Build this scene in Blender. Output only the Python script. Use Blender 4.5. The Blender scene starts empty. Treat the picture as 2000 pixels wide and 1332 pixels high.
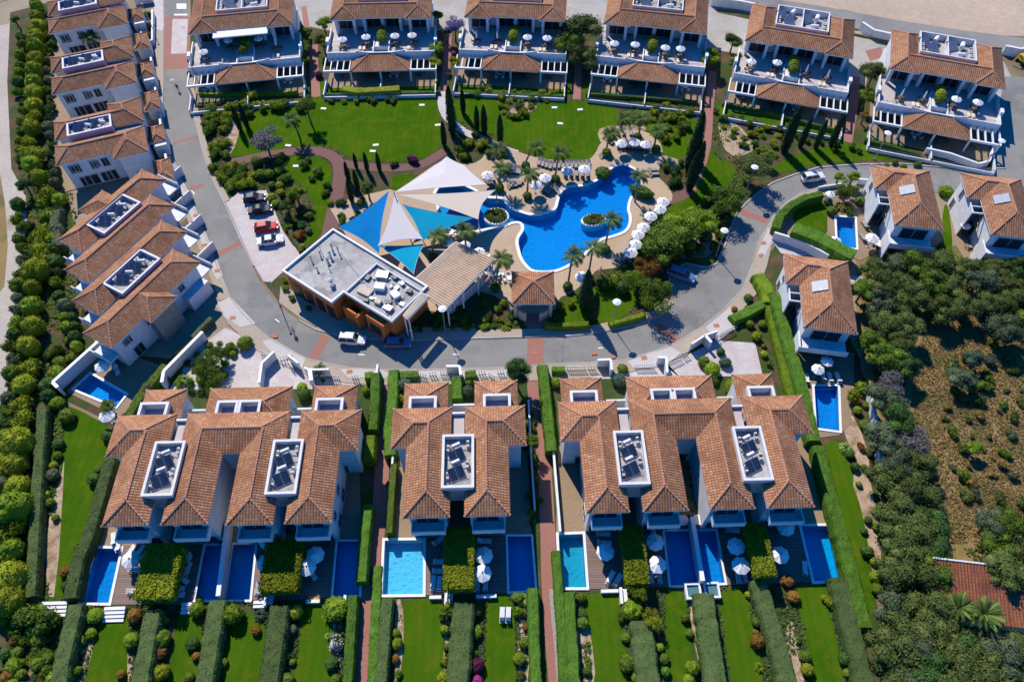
import bpy, math, random
from mathutils import Vector, Matrix, geometry, noise
random.seed(7)
# ---------------------------------------------------------------- camera
CF, CH, CT = 1427.0, 95.0, math.radians(34.6)
sc = bpy.context.scene
cam_d = bpy.data.cameras.new("camera"); cam = bpy.data.objects.new("camera", cam_d)
sc.collection.objects.link(cam); sc.camera = cam
cam.location = (0, 0, CH); cam.rotation_euler = (CT, 0, 0)
cam_d.sensor_width = 36; cam_d.lens = CF * 36 / 2000.0; cam_d.clip_end = 3000; cam_d.clip_start = 1
# ---------------------------------------------------------------- light
SUN_EL = math.radians(45); SUN_AZ = math.atan2(-0.44, 0.90)
sdir = Vector((math.sin(SUN_AZ) * math.cos(SUN_EL), math.cos(SUN_AZ) * math.cos(SUN_EL), math.sin(SUN_EL)))
sun_d = bpy.data.lights.new("sun", 'SUN'); sun_d.energy = 5.0; sun_d.angle = math.radians(0.5); sun_d.color = (1, 0.93, 0.83)
sun = bpy.data.objects.new("sun", sun_d); sc.collection.objects.link(sun)
sun.rotation_euler = (-sdir).to_track_quat('-Z', 'Y').to_euler(); sun.location = (0, 0, 120)
w = bpy.data.worlds.new("World"); sc.world = w; w.use_nodes = True
nt = w.node_tree; nt.nodes.clear()
sky = nt.nodes.new('ShaderNodeTexSky'); sky.sky_type = 'NISHITA'; sky.sun_disc = False
sky.sun_elevation = SUN_EL; sky.sun_rotation = SUN_AZ; sky.ozone_density = 6.0; sky.air_density = 1.0; sky.dust_density = 0.2
bg = nt.nodes.new('ShaderNodeBackground'); bg.inputs[1].default_value = 0.135
ow = nt.nodes.new('ShaderNodeOutputWorld')
tint = nt.nodes.new('ShaderNodeMix'); tint.data_type = 'RGBA'; tint.blend_type = 'MULTIPLY'; tint.inputs[0].default_value = 1; tint.inputs[7].default_value = (.03, .60, 1.2, 1)
nt.links.new(sky.outputs[0], tint.inputs[6]); nt.links.new(tint.outputs[2], bg.inputs[0]); nt.links.new(bg.outputs[0], ow.inputs[0])
sc.view_settings.view_transform = 'Standard'; sc.view_settings.look = 'None'
sc.view_settings.exposure = 0; sc.view_settings.gamma = 1
sc.cycles.max_bounces = 6; sc.cycles.diffuse_bounces = 1; sc.cycles.transparent_max_bounces = 12
# ---------------------------------------------------------------- geometry of the survey: photo point -> place on the ground
SN, CS = math.sin(CT), math.cos(CT)
def P(x, y, z=0.0):
    u = (x - 1000) / CF; v = (y - 666) / CF
    t = (z - CH) / (-CS - v * SN)
    return (u * t, (SN - v * CS) * t)
def Q(X, Y, Z):
    dz = Z - CH; d = Y * SN - dz * CS
    return (1000 + CF * X / d, 666 - CF * (Y * CS + dz * SN) / d)
def pts(s): return [tuple(float(c) for c in t.split(',')) for t in s.split()]
def W(s, z=0.0): return [P(x, y, z) for x, y in pts(s)]
# ---------------------------------------------------------------- mesh helper
COL = sc.collection
class MB:
    def __init__(s): s.v = []; s.f = []; s.m = []; s.uv = []; s.has_uv = False
    def face(s, ps, m=0, uv=None):
        b = len(s.v); s.v.extend(ps); s.f.append(tuple(range(b, b + len(ps)))); s.m.append(m)
        if uv: s.has_uv = True
        s.uv.append(uv or [(0, 0)] * len(ps))
    def idx(s, vs, fs, m=0):
        b = len(s.v); s.v.extend(vs)
        for f in fs: s.f.append(tuple(b + i for i in f)); s.m.append(m); s.uv.append([(0, 0)] * len(f))
    def box(s, x0, y0, z0, x1, y1, z1, m=0):
        s.idx([(x0, y0, z0), (x1, y0, z0), (x1, y1, z0), (x0, y1, z0), (x0, y0, z1), (x1, y0, z1), (x1, y1, z1), (x0, y1, z1)],
              [(0, 3, 2, 1), (4, 5, 6, 7), (0, 1, 5, 4), (1, 2, 6, 5), (2, 3, 7, 6), (3, 0, 4, 7)], m)
    def prism(s, poly, z0, z1, m=0):
        if area(poly) < 0: poly = poly[::-1]
        n = len(poly)
        s.idx([(x, y, z0) for x, y in poly] + [(x, y, z1) for x, y in poly],
              [(i, (i + 1) % n, n + (i + 1) % n, n + i) for i in range(n)] + [tuple(range(n, 2 * n)), tuple(range(n - 1, -1, -1))], m)
    def tube(s, a, b, r, r2=None, n=6, m=0, cap=True):
        a = Vector(a); b = Vector(b); d = b - a
        if d.length < 1e-6: return
        q = d.to_track_quat('Z', 'Y'); r2 = r if r2 is None else r2
        vs = []
        for c, rr in ((a, r), (b, r2)):
            for i in range(n):
                t = 2 * math.pi * i / n; vs.append(tuple(c + q @ Vector((rr * math.cos(t), rr * math.sin(t), 0))))
        fs = [(i, (i + 1) % n, n + (i + 1) % n, n + i) for i in range(n)]
        if cap: fs += [tuple(range(n, 2 * n)), tuple(range(n - 1, -1, -1))]
        s.idx(vs, fs, m)
    def lathe(s, prof, n=12, c=(0, 0, 0), m=0, rot0=0):
        vs = []
        for r, z in prof:
            for i in range(n):
                t = 2 * math.pi * i / n + rot0; vs.append((c[0] + r * math.cos(t), c[1] + r * math.sin(t), c[2] + z))
        fs = []
        for k in range(len(prof) - 1):
            for i in range(n): fs.append((k * n + i, k * n + (i + 1) % n, (k + 1) * n + (i + 1) % n, (k + 1) * n + i))
        fs.append(tuple(range(n - 1, -1, -1))); fs.append(tuple(range((len(prof) - 1) * n, len(prof) * n)))
        s.idx(vs, fs, m)
    def mesh(s, name, mats, smooth=False):
        me = bpy.data.meshes.new(name); me.from_pydata(s.v, [], s.f)
        for mt in (mats if isinstance(mats, (list, tuple)) else [mats]): me.materials.append(M(mt) if isinstance(mt, str) else mt)
        if max(s.m, default=0): me.polygons.foreach_set('material_index', s.m)
        if s.has_uv:
            l = me.uv_layers.new(name='uv'); fl = []
            for u in s.uv:
                for a in u: fl += [a[0], a[1]]
            l.data.foreach_set('uv', fl)
        if smooth: me.polygons.foreach_set('use_smooth', [True] * len(me.polygons))
        me.update(); return me
    def build(s, name, mats, parent=None, loc=(0, 0, 0), rz=0, smooth=False):
        o = put(name, s.mesh(name, mats, smooth), parent, loc, rz)
        if name in ('ridge_tiles', 'pipes', 'battens', 'side_wing'): o['kind'] = 'stuff'
        return o
def put(name, me, parent=None, loc=(0, 0, 0), rz=0, sc_=None):
    o = bpy.data.objects.new(name, me); COL.objects.link(o)
    o.location = loc; o.rotation_euler = (0, 0, rz)
    if sc_: o.scale = sc_ if isinstance(sc_, (tuple, list)) else (sc_,) * 3
    if parent: o.parent = parent
    return o
def area(p): return sum(p[i][0] * p[(i + 1) % len(p)][1] - p[(i + 1) % len(p)][0] * p[i][1] for i in range(len(p))) / 2
def inside(x, y, poly):
    r = False; n = len(poly); j = n - 1
    for i in range(n):
        xi, yi = poly[i]; xj, yj = poly[j]
        if (yi > y) != (yj > y) and x < (xj - xi) * (y - yi) / (yj - yi) + xi: r = not r
        j = i
    return r
def smooth_poly(p, it=2, closed=True):
    for _ in range(it):
        q = []; n = len(p)
        for i in range(n if closed else n - 1):
            a = p[i]; b = p[(i + 1) % n]
            q.append((a[0] * .75 + b[0] * .25, a[1] * .75 + b[1] * .25)); q.append((a[0] * .25 + b[0] * .75, a[1] * .25 + b[1] * .75))
        if not closed: q = [p[0]] + q + [p[-1]]
        p = q
    return p
def offset(p, d):
    if area(p) < 0: p = p[::-1]
    n = len(p); r = []
    for i in range(n):
        a = Vector(p[i - 1]); b = Vector(p[i]); c = Vector(p[(i + 1) % n])
        e1 = (b - a).normalized(); e2 = (c - b).normalized()
        n1 = Vector((e1.y, -e1.x)); n2 = Vector((e2.y, -e2.x)); m_ = (n1 + n2)
        if m_.length < .1: m_ = n1
        m_.normalize(); k = d / max(.5, m_.dot(n1)); r.append((b.x + m_.x * k, b.y + m_.y * k))
    return r
# ---------------------------------------------------------------- things and their words
THINGS = []
def tag(o, label, cat, group=None, auto=False, z=0):
    o['category'] = cat
    if group: o['group'] = group
    THINGS.append((o, label, auto)); o['label'] = label
    return o
def thing(name, label, cat, loc=(0, 0, 0), rz=0, group=None, auto=False):
    o = bpy.data.objects.new(name, None); COL.objects.link(o); o.location = loc; o.rotation_euler = (0, 0, rz)
    o.empty_display_size = .2
    return tag(o, label, cat, group, auto)
def struct(o): o['kind'] = 'structure'; return o
def dup(root, loc, rz=0, label=None, group=None, auto=False, scale=None):
    r = root.copy(); COL.objects.link(r); r.location = loc; r.rotation_euler = (0, 0, rz)
    if scale: r.scale = scale if isinstance(scale, (tuple, list)) else (scale,) * 3
    if group: r['group'] = group
    for ch in KIDS.get(root.name, ()):
        c = ch.copy(); COL.objects.link(c); c.parent = r
        for g in KIDS.get(ch.name, ()):
            d = g.copy(); COL.objects.link(d); d.parent = c
    THINGS.append((r, label, auto)); r['label'] = label
    return r
KIDS = {}
def note_kids(root):
    KIDS[root.name] = [o for o in bpy.data.objects if o.parent == root]
    for k in KIDS[root.name]: KIDS[k.name] = [o for o in bpy.data.objects if o.parent == k]
# ---------------------------------------------------------------- materials
MATS = {}
def M(n): return MATS[n]
def newmat(name):
    m = bpy.data.materials.new(name); m.use_nodes = True; MATS[name] = m
    return m, m.node_tree, m.node_tree.nodes['Principled BSDF']
def nd(t, ty, **k):
    n = t.nodes.new(ty)
    for a, b in k.items():
        if hasattr(n, a): setattr(n, a, b)
    return n
def mix_rgb(t, f, a, b, mode='MIX'):
    n = t.nodes.new('ShaderNodeMix'); n.data_type = 'RGBA'; n.blend_type = mode
    for s, x in ((0, f), (6, a), (7, b)):
        if hasattr(x, 'is_output') or isinstance(x, bpy.types.NodeSocket): t.links.new(x, n.inputs[s])
        else: n.inputs[s].default_value = x if s == 0 else (*x, 1)
    return n.outputs[2]
def math_(t, op, a, b=0, c=None):
    n = t.nodes.new('ShaderNodeMath'); n.operation = op
    for i, x in enumerate((a, b) if c is None else (a, b, c)):
        if isinstance(x, bpy.types.NodeSocket): t.links.new(x, n.inputs[i])
        else: n.inputs[i].default_value = x
    return n.outputs[0]
def noise_(t, vec, scale, detail=3, rough=.55):
    n = t.nodes.new('ShaderNodeTexNoise'); n.inputs['Scale'].default_value = scale; n.inputs['Detail'].default_value = detail
    n.inputs['Roughness'].default_value = rough; t.links.new(vec, n.inputs['Vector']); return n.outputs[0]
def ramp_(t, x, lo, hi):
    n = t.nodes.new('ShaderNodeMapRange'); n.inputs[1].default_value = lo; n.inputs[2].default_value = hi; n.clamp = True
    t.links.new(x, n.inputs[0]); return n.outputs[0]
def bump_(t, h, bs, strength=.4, dist=.1):
    n = t.nodes.new('ShaderNodeBump'); n.inputs['Strength'].default_value = strength; n.inputs['Distance'].default_value = dist
    t.links.new(h, n.inputs['Height']); t.links.new(n.outputs[0], bs.inputs['Normal'])
def pos(t): return t.nodes.new('ShaderNodeNewGeometry').outputs['Position']
def objc(t): return t.nodes.new('ShaderNodeTexCoord').outputs['Object']
def ground(name, a, b, s1=.3, s2=2.5, c=None, cs=.08, rough=.9, bump=.3, cthr=(.52, .62)):
    m, t, bs = newmat(name); v = pos(t)
    n1 = ramp_(t, noise_(t, v, s1, 4), .35, .65); col = mix_rgb(t, n1, a, b)
    n2 = noise_(t, v, s2, 4, .7); col = mix_rgb(t, ramp_(t, n2, .3, .7), col, mix_rgb(t, .5, col, (a[0] * .55, a[1] * .55, a[2] * .55)))
    if c: col = mix_rgb(t, ramp_(t, noise_(t, v, cs, 3), *cthr), col, c)
    t.links.new(col, bs.inputs['Base Color']); bs.inputs['Roughness'].default_value = rough
    bs.inputs['Specular IOR Level'].default_value = .2
    bump_(t, n2, bs, bump, .15); return m
def plain(name, col, rough=.6, var=.12, scale=1.5, metal=0, spec=.4, coat=0):
    m, t, bs = newmat(name)
    n = noise_(t, objc(t), scale, 4)
    c = mix_rgb(t, ramp_(t, n, .3, .7), tuple(x * (1 - var) for x in col), tuple(min(1, x * (1 + var)) for x in col))
    t.links.new(c, bs.inputs['Base Color']); bs.inputs['Roughness'].default_value = rough
    bs.inputs['Metallic'].default_value = metal; bs.inputs['Specular IOR Level'].default_value = spec
    bs.inputs['Coat Weight'].default_value = coat; return m
def leaf(name, a, b, c=None, trans=.25, obvar=.25):
    m, t, bs = newmat(name)
    g = t.nodes.new('ShaderNodeNewGeometry'); oi = t.nodes.new('ShaderNodeObjectInfo')
    col = mix_rgb(t, g.outputs['Random Per Island'], a, b)
    n = ramp_(t, noise_(t, g.outputs['Position'], .55, 3), .35, .65)
    col = mix_rgb(t, n, mix_rgb(t, .35, col, (a[0] * .5, a[1] * .5, a[2] * .5)), col)
    k = math_(t, 'MULTIPLY_ADD', oi.outputs['Random'], obvar * 2, 1 - obvar)
    vm = t.nodes.new('ShaderNodeVectorMath'); vm.operation = 'SCALE'; t.links.new(col, vm.inputs[0]); t.links.new(k, vm.inputs['Scale'])
    out = vm.outputs[0]
    if c:
        r = math_(t, 'GREATER_THAN', g.outputs['Random Per Island'], c[3])
        out = mix_rgb(t, r, out, c[:3])
    t.links.new(out, bs.inputs['Base Color']); bs.inputs['Roughness'].default_value = .7; bs.inputs['Specular IOR Level'].default_value = .12
    tr = t.nodes.new('ShaderNodeBsdfTranslucent'); t.links.new(out, tr.inputs[0])
    mx = t.nodes.new('ShaderNodeMixShader'); mx.inputs[0].default_value = trans
    o = t.nodes['Material Output']; t.links.new(bs.outputs[0], mx.inputs[1]); t.links.new(tr.outputs[0], mx.inputs[2]); t.links.new(mx.outputs[0], o.inputs[0])
    return m
ground('earth', (.42, .33, .23), (.30, .22, .14), .05, .9, (.20, .15, .08), .03)
ground('sand_ground', (.62, .47, .34), (.50, .38, .27), .04, .7, (.44, .26, .15), .022, cthr=(.6, .72))
ground('dry_grass', (.36, .235, .095), (.25, .185, .07), .12, 2.2, (.15, .14, .045), .14)
ground('bed_soil', (.16, .10, .055), (.09, .06, .03), .3, 2.5, (.05, .075, .015), .25, cthr=(.42, .55))
ground('rockery', (.62, .46, .30), (.40, .28, .18), .9, 4, (.30, .20, .12), .5, bump=.8)
ground('green_cover', (.045, .08, .015), (.07, .11, .02), .5, 3, (.10, .09, .04), .2, bump=.8)
ground('track', (.60, .52, .43), (.50, .43, .35), .10, 1.5, (.34, .27, .19), .15, cthr=(.6, .75))
ground('concrete', (.46, .42, .36), (.54, .50, .44), .2, 2, (.40, .35, .28), .15)
ground('pale_paving', (.68, .62, .57), (.58, .50, .46), .35, 2, (.55, .45, .42), .4, rough=.7)
ground('plaza_paving', (.60, .44, .28), (.54, .38, .24), .2, 3, (.50, .38, .28), .12, rough=.8, bump=.15)
ground('patio_tile', (.38, .27, .16), (.33, .23, .14), .2, 3, rough=.7, bump=.1)
ground('flat_roof', (.46, .43, .39), (.58, .55, .50), .25, 1.2, (.30, .285, .26), .35)
ground('gravel', (.5, .47, .44), (.25, .22, .2), 5, 12)
# lawn
m, t, bs = newmat('grass'); v = pos(t)
n1 = ramp_(t, noise_(t, v, .12, 3), .35, .65); n2 = noise_(t, v, 6, 5, .8)
col = mix_rgb(t, n1, (.058, .150, .006), (.095, .195, .008))
col = mix_rgb(t, ramp_(t, noise_(t, v, .45, 6, .65), .48, .70), col, (.16, .20, .012))
col = mix_rgb(t, ramp_(t, noise_(t, v, .9, 5, .7), .58, .78), col, (.055, .10, .006)); col = mix_rgb(t, ramp_(t, noise_(t, v, 1.7, 5, .75), .66, .80), col, (.22, .17, .05))
col = mix_rgb(t, ramp_(t, n2, .35, .7), mix_rgb(t, .55, col, (.02, .05, .002)), col)
spx = t.nodes.new('ShaderNodeSeparateXYZ'); t.links.new(v, spx.inputs[0])
st = math_(t, 'MULTIPLY_ADD', math_(t, 'SINE', math_(t, 'ADD', math_(t, 'MULTIPLY', spx.outputs[0], 5.2), math_(t, 'MULTIPLY', noise_(t, v, .3, 2), 3))), .09, .10)
col = mix_rgb(t, st, col, (.03, .085, .003))
t.links.new(col, bs.inputs['Base Color']); bs.inputs['Roughness'].default_value = .95; bs.inputs['Specular IOR Level'].default_value = 0
bump_(t, n2, bs, .6, .12)
# asphalt
m, t, bs = newmat('asphalt'); v = pos(t)
col = mix_rgb(t, ramp_(t, noise_(t, v, .15, 4), .35, .65), (.25, .238, .21), (.30, .285, .25))
col = mix_rgb(t, ramp_(t, noise_(t, v, .045, 6, .75), .56, .64), col, (.20, .19, .17))
n2 = noise_(t, v, 9, 3, .8); col = mix_rgb(t, ramp_(t, n2, .3, .7), mix_rgb(t, .25, col, (.1, .1, .1)), col)
vo = t.nodes.new('ShaderNodeTexVoronoi'); vo.feature = 'DISTANCE_TO_EDGE'; vo.inputs['Scale'].default_value = .12
nz = t.nodes.new('ShaderNodeTexNoise'); nz.inputs['Scale'].default_value = .6; nz.inputs['Detail'].default_value = 5; t.links.new(v, nz.inputs[0]); t.links.new(mix_rgb(t, .12, v, nz.outputs[1], 'ADD'), vo.inputs['Vector'])
col = mix_rgb(t, math_(t, 'MULTIPLY', math_(t, 'LESS_THAN', vo.outputs[0], .005), .3), col, (.10, .10, .10))
vc = t.nodes.new('ShaderNodeTexVoronoi'); vc.inputs['Scale'].default_value = .22; vc.distance = 'CHEBYCHEV'; t.links.new(v, vc.inputs['Vector']); sc_ = t.nodes.new('ShaderNodeSeparateColor'); t.links.new(vc.outputs['Color'], sc_.inputs[0])
col = mix_rgb(t, math_(t, 'MULTIPLY', math_(t, 'GREATER_THAN', sc_.outputs[0], .86), .35), col, (.17, .165, .16))
col = mix_rgb(t, ramp_(t, noise_(t, v, .8, 5, .8), .64, .74), col, (.33, .32, .29))
t.links.new(col, bs.inputs['Base Color']); bs.inputs['Roughness'].default_value = .9; bump_(t, n2, bs, .2, .03)
# brick paving
def bricks(name, a, b, mo, sx=2.2):
    m, t, bs = newmat(name); v = pos(t); br = t.nodes.new('ShaderNodeTexBrick'); br.inputs['Scale'].default_value = sx
    t.links.new(v, br.inputs['Vector']); br.inputs['Color1'].default_value = (*a, 1); br.inputs['Color2'].default_value = (*b, 1)
    br.inputs['Mortar'].default_value = (*mo, 1); br.inputs['Mortar Size'].default_value = .015
    c = mix_rgb(t, ramp_(t, noise_(t, v, .5, 4), .3, .7), br.outputs[0], mix_rgb(t, .4, br.outputs[0], b))
    t.links.new(c, bs.inputs['Base Color']); bs.inputs['Roughness'].default_value = .85
bricks('brick_paving', (.40, .17, .12), (.34, .14, .10), (.28, .14, .11))
bricks('dark_brick', (.20, .09, .075), (.17, .075, .06), (.14, .07, .06))
bricks('pavement', (.47, .39, .29), (.41, .33, .24), (.36, .29, .21), 1.2)
bricks('light_pavement', (.60, .55, .50), (.55, .50, .46), (.45, .41, .37), .9)
# deck boards
m, t, bs = newmat('deck'); v = pos(t); sp = t.nodes.new('ShaderNodeSeparateXYZ'); t.links.new(v, sp.inputs[0])
yy = math_(t, 'MULTIPLY', sp.outputs[1], 3.2); fr = math_(t, 'FRACT', yy); fl = math_(t, 'FLOOR', yy)
wn = t.nodes.new('ShaderNodeTexWhiteNoise'); wn.noise_dimensions = '1D'; t.links.new(fl, wn.inputs['W'])
col = mix_rgb(t, wn.outputs[0], (.20, .125, .095), (.27, .18, .14)); col = mix_rgb(t, math_(t, 'LESS_THAN', fr, .14), col, (.07, .04, .03))
t.links.new(col, bs.inputs['Base Color']); bs.inputs['Roughness'].default_value = .7
# roof tiles: uv in metres, u along the eave and v up the slope
def tiles(name, a, b, c, pale=(.60, .34, .21)):
    m, t, bs = newmat(name); uv = t.nodes.new('ShaderNodeUVMap'); uv.uv_map = 'uv'
    sp = t.nodes.new('ShaderNodeSeparateXYZ'); t.links.new(uv.outputs[0], sp.inputs[0])
    cu = math_(t, 'FLOOR', math_(t, 'DIVIDE', sp.outputs[0], .36)); vv = math_(t, 'DIVIDE', sp.outputs[1], .42); cv = math_(t, 'FLOOR', vv)
    cm = t.nodes.new('ShaderNodeCombineXYZ'); t.links.new(cu, cm.inputs[0]); t.links.new(cv, cm.inputs[1])
    oi = t.nodes.new('ShaderNodeObjectInfo'); t.links.new(math_(t, 'MULTIPLY', oi.outputs['Random'], 50), cm.inputs[2])
    wn = t.nodes.new('ShaderNodeTexWhiteNoise'); t.links.new(cm.outputs[0], wn.inputs[0])
    col = mix_rgb(t, wn.outputs[0], a, b)
    col = mix_rgb(t, math_(t, 'GREATER_THAN', wn.outputs[0], .965), col, pale)
    col = mix_rgb(t, ramp_(t, noise_(t, pos(t), .35, 4), .5, .7), col, c)
    fu = math_(t, 'FRACT', math_(t, 'DIVIDE', sp.outputs[0], .36))
    edge = math_(t, 'LESS_THAN', math_(t, 'ABSOLUTE', math_(t, 'SUBTRACT', math_(t, 'FRACT', math_(t, 'ADD', fu, .5)), .5)), .10)
    col = mix_rgb(t, math_(t, 'MULTIPLY', edge, .6), col, (.10, .035, .02))
    fr = math_(t, 'FRACT', vv); col = mix_rgb(t, math_(t, 'MULTIPLY', math_(t, 'LESS_THAN', fr, .2), .45), col, (.12, .045, .025))
    col = mix_rgb(t, ramp_(t, noise_(t, pos(t), 1.3, 5, .7), .56, .72), col, (.24, .13, .09))
    vm = t.nodes.new('ShaderNodeVectorMath'); vm.operation = 'SCALE'; t.links.new(col, vm.inputs[0]); t.links.new(math_(t, 'MULTIPLY_ADD', oi.outputs['Random'], .24, .86), vm.inputs['Scale'])
    t.links.new(vm.outputs[0], bs.inputs['Base Color']); bs.inputs['Roughness'].default_value = .8; bs.inputs['Specular IOR Level'].default_value = .2
    bump_(t, fr, bs, .5, .06)
tiles('roof_tile', (.42, .185, .085), (.57, .295, .15), (.34, .145, .068))
tiles('red_tile', (.34, .11, .05), (.44, .16, .075), (.17, .06, .04), (.34, .13, .08))
plain('ridge_tile', (.52, .24, .14), .8); plain('ridge_red', (.36, .12, .07), .8)
plain('white_wall', (.74, .74, .74), .7, .10, .9); plain('white_trim', (.82, .82, .80), .6, .04)
plain('parapet_cap', (.74, .71, .68), .7, .08, 2); plain('lilac_wall', (.42, .41, .60), .75, .05)
plain('grey_wall', (.36, .36, .38), .8, .1); plain('orange_wall', (.58, .17, .035), .8, .1, .5)
plain('stone_wall', (.30, .26, .22), .9, .35, 3); plain('cream_wall', (.62, .52, .38), .8, .1)
plain('glass_dark', (.025, .03, .035), .35, .3, .5, 0, .3); plain('glass_pale', (.10, .22, .25), .1, .2, .5, 0, .6)
plain('frame', (.55, .55, .55), .5); plain('dark_metal', (.05, .05, .055), .45); plain('grey_metal', (.42, .43, .45), .4, .1, 2, .5)
plain('solar', (.035, .05, .085), .18, .25, 2, 0, .8); plain('solar_pale', (.16, .20, .27), .5, .2, 2, 0, .8)
plain('canvas', (.84, .82, .79), .8, .05, 1); plain('fabric_white', (.74, .73, .71), .9, .06, 3); plain('fabric_grey', (.34, .31, .28), .9, .1, 3)
plain('wicker', (.15, .10, .07), .8, .2, 8); plain('wood', (.33, .18, .09), .7, .2, 3); plain('navy', (.03, .05, .12), .8)
plain('bark', (.16, .11, .075), .9, .3, 4); plain('palm_bark', (.26, .20, .14), .9, .3, 4)
plain('tyre', (.02, .02, .02), .8); plain('rim', (.5, .5, .52), .3, .05, 2, .8); plain('lamp_white', (.8, .8, .8), .3)
plain('tail_red', (.4, .01, .01), .3); plain('sail_blue', (.006, .22, .52), .9, .15, .15, 0, .05); plain('sail_teal', (.008, .34, .50), .9, .1, .2, 0, .05)
plain('sail_beige', (.82, .67, .50), .9, .03, .2, 0, .1); plain('sail_white', (.70, .64, .59), .9, .03, .2, 0, .1)
plain('skin', (.45, .28, .2), .6); plain('cloth_dark', (.03, .03, .04), .9); plain('cloth_blue', (.1, .2, .4), .9); plain('hair', (.04, .025, .02), .7)
plain('sticker_yellow', (.55, .6, .05), .5); plain('car_red', (.55, .012, .02), .5, .03, 1, 0, .3, .05); plain('car_black', (.012, .016, .03), .5, .03, 1, 0, .3, .05)
plain('car_white', (.75, .76, .76), .5, .03, 1, 0, .3, .05); plain('car_blue', (.10, .20, .36), .5, .03, 1, 0, .3, .05); plain('car_silver', (.50, .54, .56), .5, .03, 1, 0, .3, .05)
plain('yellow_paint', (.65, .42, .03), .5); plain('terracotta', (.45, .18, .09), .8); plain('green_pipe', (.04, .22, .12), .5)
# slatted pergola mat
plain('slat', (.60, .42, .27), .8, .14, .7); plain('slat_cream', (.78, .68, .52), .8, .1, .7); plain('slat_grey', (.50, .42, .36), .8, .14, .7)
# water: tinted clear layer over a blue tiled basin
def water(name, tint, wav=1.6, bumpst=.5):
    m, t, bs = newmat(name); v = pos(t); t.nodes.remove(bs)
    tr = t.nodes.new('ShaderNodeBsdfTransparent'); tr.inputs[0].default_value = (*tint, 1)
    gl = t.nodes.new('ShaderNodeBsdfGlossy'); gl.inputs['Roughness'].default_value = .06; gl.inputs[0].default_value = (1, 1, 1, 1)
    b = t.nodes.new('ShaderNodeBump'); b.inputs['Strength'].default_value = bumpst; b.inputs['Distance'].default_value = .1
    t.links.new(noise_(t, v, wav, 3), b.inputs['Height']); t.links.new(b.outputs[0], gl.inputs['Normal'])
    fr = t.nodes.new('ShaderNodeFresnel'); fr.inputs[0].default_value = 1.33; t.links.new(b.outputs[0], fr.inputs['Normal'])
    mx = t.nodes.new('ShaderNodeMixShader'); t.links.new(fr.outputs[0], mx.inputs[0])
    t.links.new(tr.outputs[0], mx.inputs[1]); t.links.new(gl.outputs[0], mx.inputs[2]); t.links.new(mx.outputs[0], t.nodes['Material Output'].inputs[0])
water('water', (.14, .67, .93)); water('water_shaded', (.12, .78, .95)); water('water_glint', (.14, .67, .93), 2.2, .42); water('water_cyan', (.42, .84, .97)); water('water_teal', (.18, .68, .80))  # second tint is a copy for shaded pools, their shade tuned into the colour
def basin(name, a, b):
    m, t, bs = newmat(name); v = pos(t)
    ca = t.nodes.new('ShaderNodeTexVoronoi'); ca.feature = 'DISTANCE_TO_EDGE'; ca.inputs['Scale'].default_value = 1.6
    nv = t.nodes.new('ShaderNodeTexNoise'); nv.inputs['Scale'].default_value = 1.2; t.links.new(v, nv.inputs[0])
    t.links.new(mix_rgb(t, .25, v, nv.outputs[1]), ca.inputs['Vector'])
    br = t.nodes.new('ShaderNodeTexBrick'); br.inputs['Scale'].default_value = 3; br.offset = 0; br.inputs['Brick Width'].default_value = .25
    t.links.new(v, br.inputs['Vector']); br.inputs['Color1'].default_value = (*a, 1); br.inputs['Color2'].default_value = (*b, 1); br.inputs['Mortar'].default_value = (*[x * 1.05 for x in b], 1)
    br.inputs['Mortar Size'].default_value = .01
    t.links.new(br.outputs[0], bs.inputs['Base Color']); bs.inputs['Roughness'].default_value = .4
basin('basin_blue', (.20, .50, .80), (.23, .55, .84)); basin('basin_pale', (.45, .74, .86), (.50, .78, .88)); basin('basin_shaded', (.12, .55, .85), (.14, .60, .88))  # last basin is the shaded pools' copy, with shade worked into its blue
# foliage
leaf('leaf_dark', (0.044, 0.099, 0.023), (0.098, 0.186, 0.035)); leaf('leaf_mid', (0.079, 0.149, 0.017), (0.191, 0.269, 0.029))
leaf('leaf_bright', (0.120, 0.212, 0.014), (0.262, 0.368, 0.023)); leaf('leaf_yellow', (0.199, 0.247, 0.013), (0.364, 0.397, 0.025))
leaf('leaf_olive', (0.098, 0.133, 0.061), (0.171, 0.203, 0.101)); leaf('leaf_grey', (0.180, 0.173, 0.158), (0.300, 0.285, 0.270)); leaf('leaf_forest', (0.080, 0.122, 0.027), (0.198, 0.231, 0.059))
leaf('leaf_cypress', (0.013, 0.040, 0.015), (0.032, 0.073, 0.024), trans=.1); leaf('leaf_rust', (0.228, 0.090, 0.025), (0.326, 0.179, 0.033)); leaf('leaf_hedge', (0.081, 0.133, 0.035), (0.146, 0.203, 0.065))
leaf('leaf_hedge2', (0.080, 0.188, 0.019), (0.152, 0.296, 0.032)); leaf('leaf_purple', (0.081, 0.020, 0.048), (0.179, 0.033, 0.098)); leaf('leaf_pink', (0.030, 0.070, 0.010), (0.070, 0.120, 0.020), (.55, .05, .30, .55))
leaf('leaf_white', (0.050, 0.100, 0.030), (0.080, 0.140, 0.030), (.65, .68, .60, .5)); leaf('leaf_jacaranda', (0.220, 0.180, 0.420), (0.380, 0.330, 0.620), (.08, .09, .03, .8)); leaf('leaf_dryyellow', (0.260, 0.177, 0.047), (0.401, 0.283, 0.083))
leaf('leaf_straw', (0.250, 0.175, 0.060), (0.380, 0.270, 0.100)); leaf('leaf_palm', (0.081, 0.138, 0.033), (0.163, 0.228, 0.048)); leaf('leaf_fan', (0.146, 0.261, 0.048), (0.326, 0.440, 0.098)); leaf('leaf_teal', (0.065, 0.122, 0.073), (0.114, 0.179, 0.106))

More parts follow.
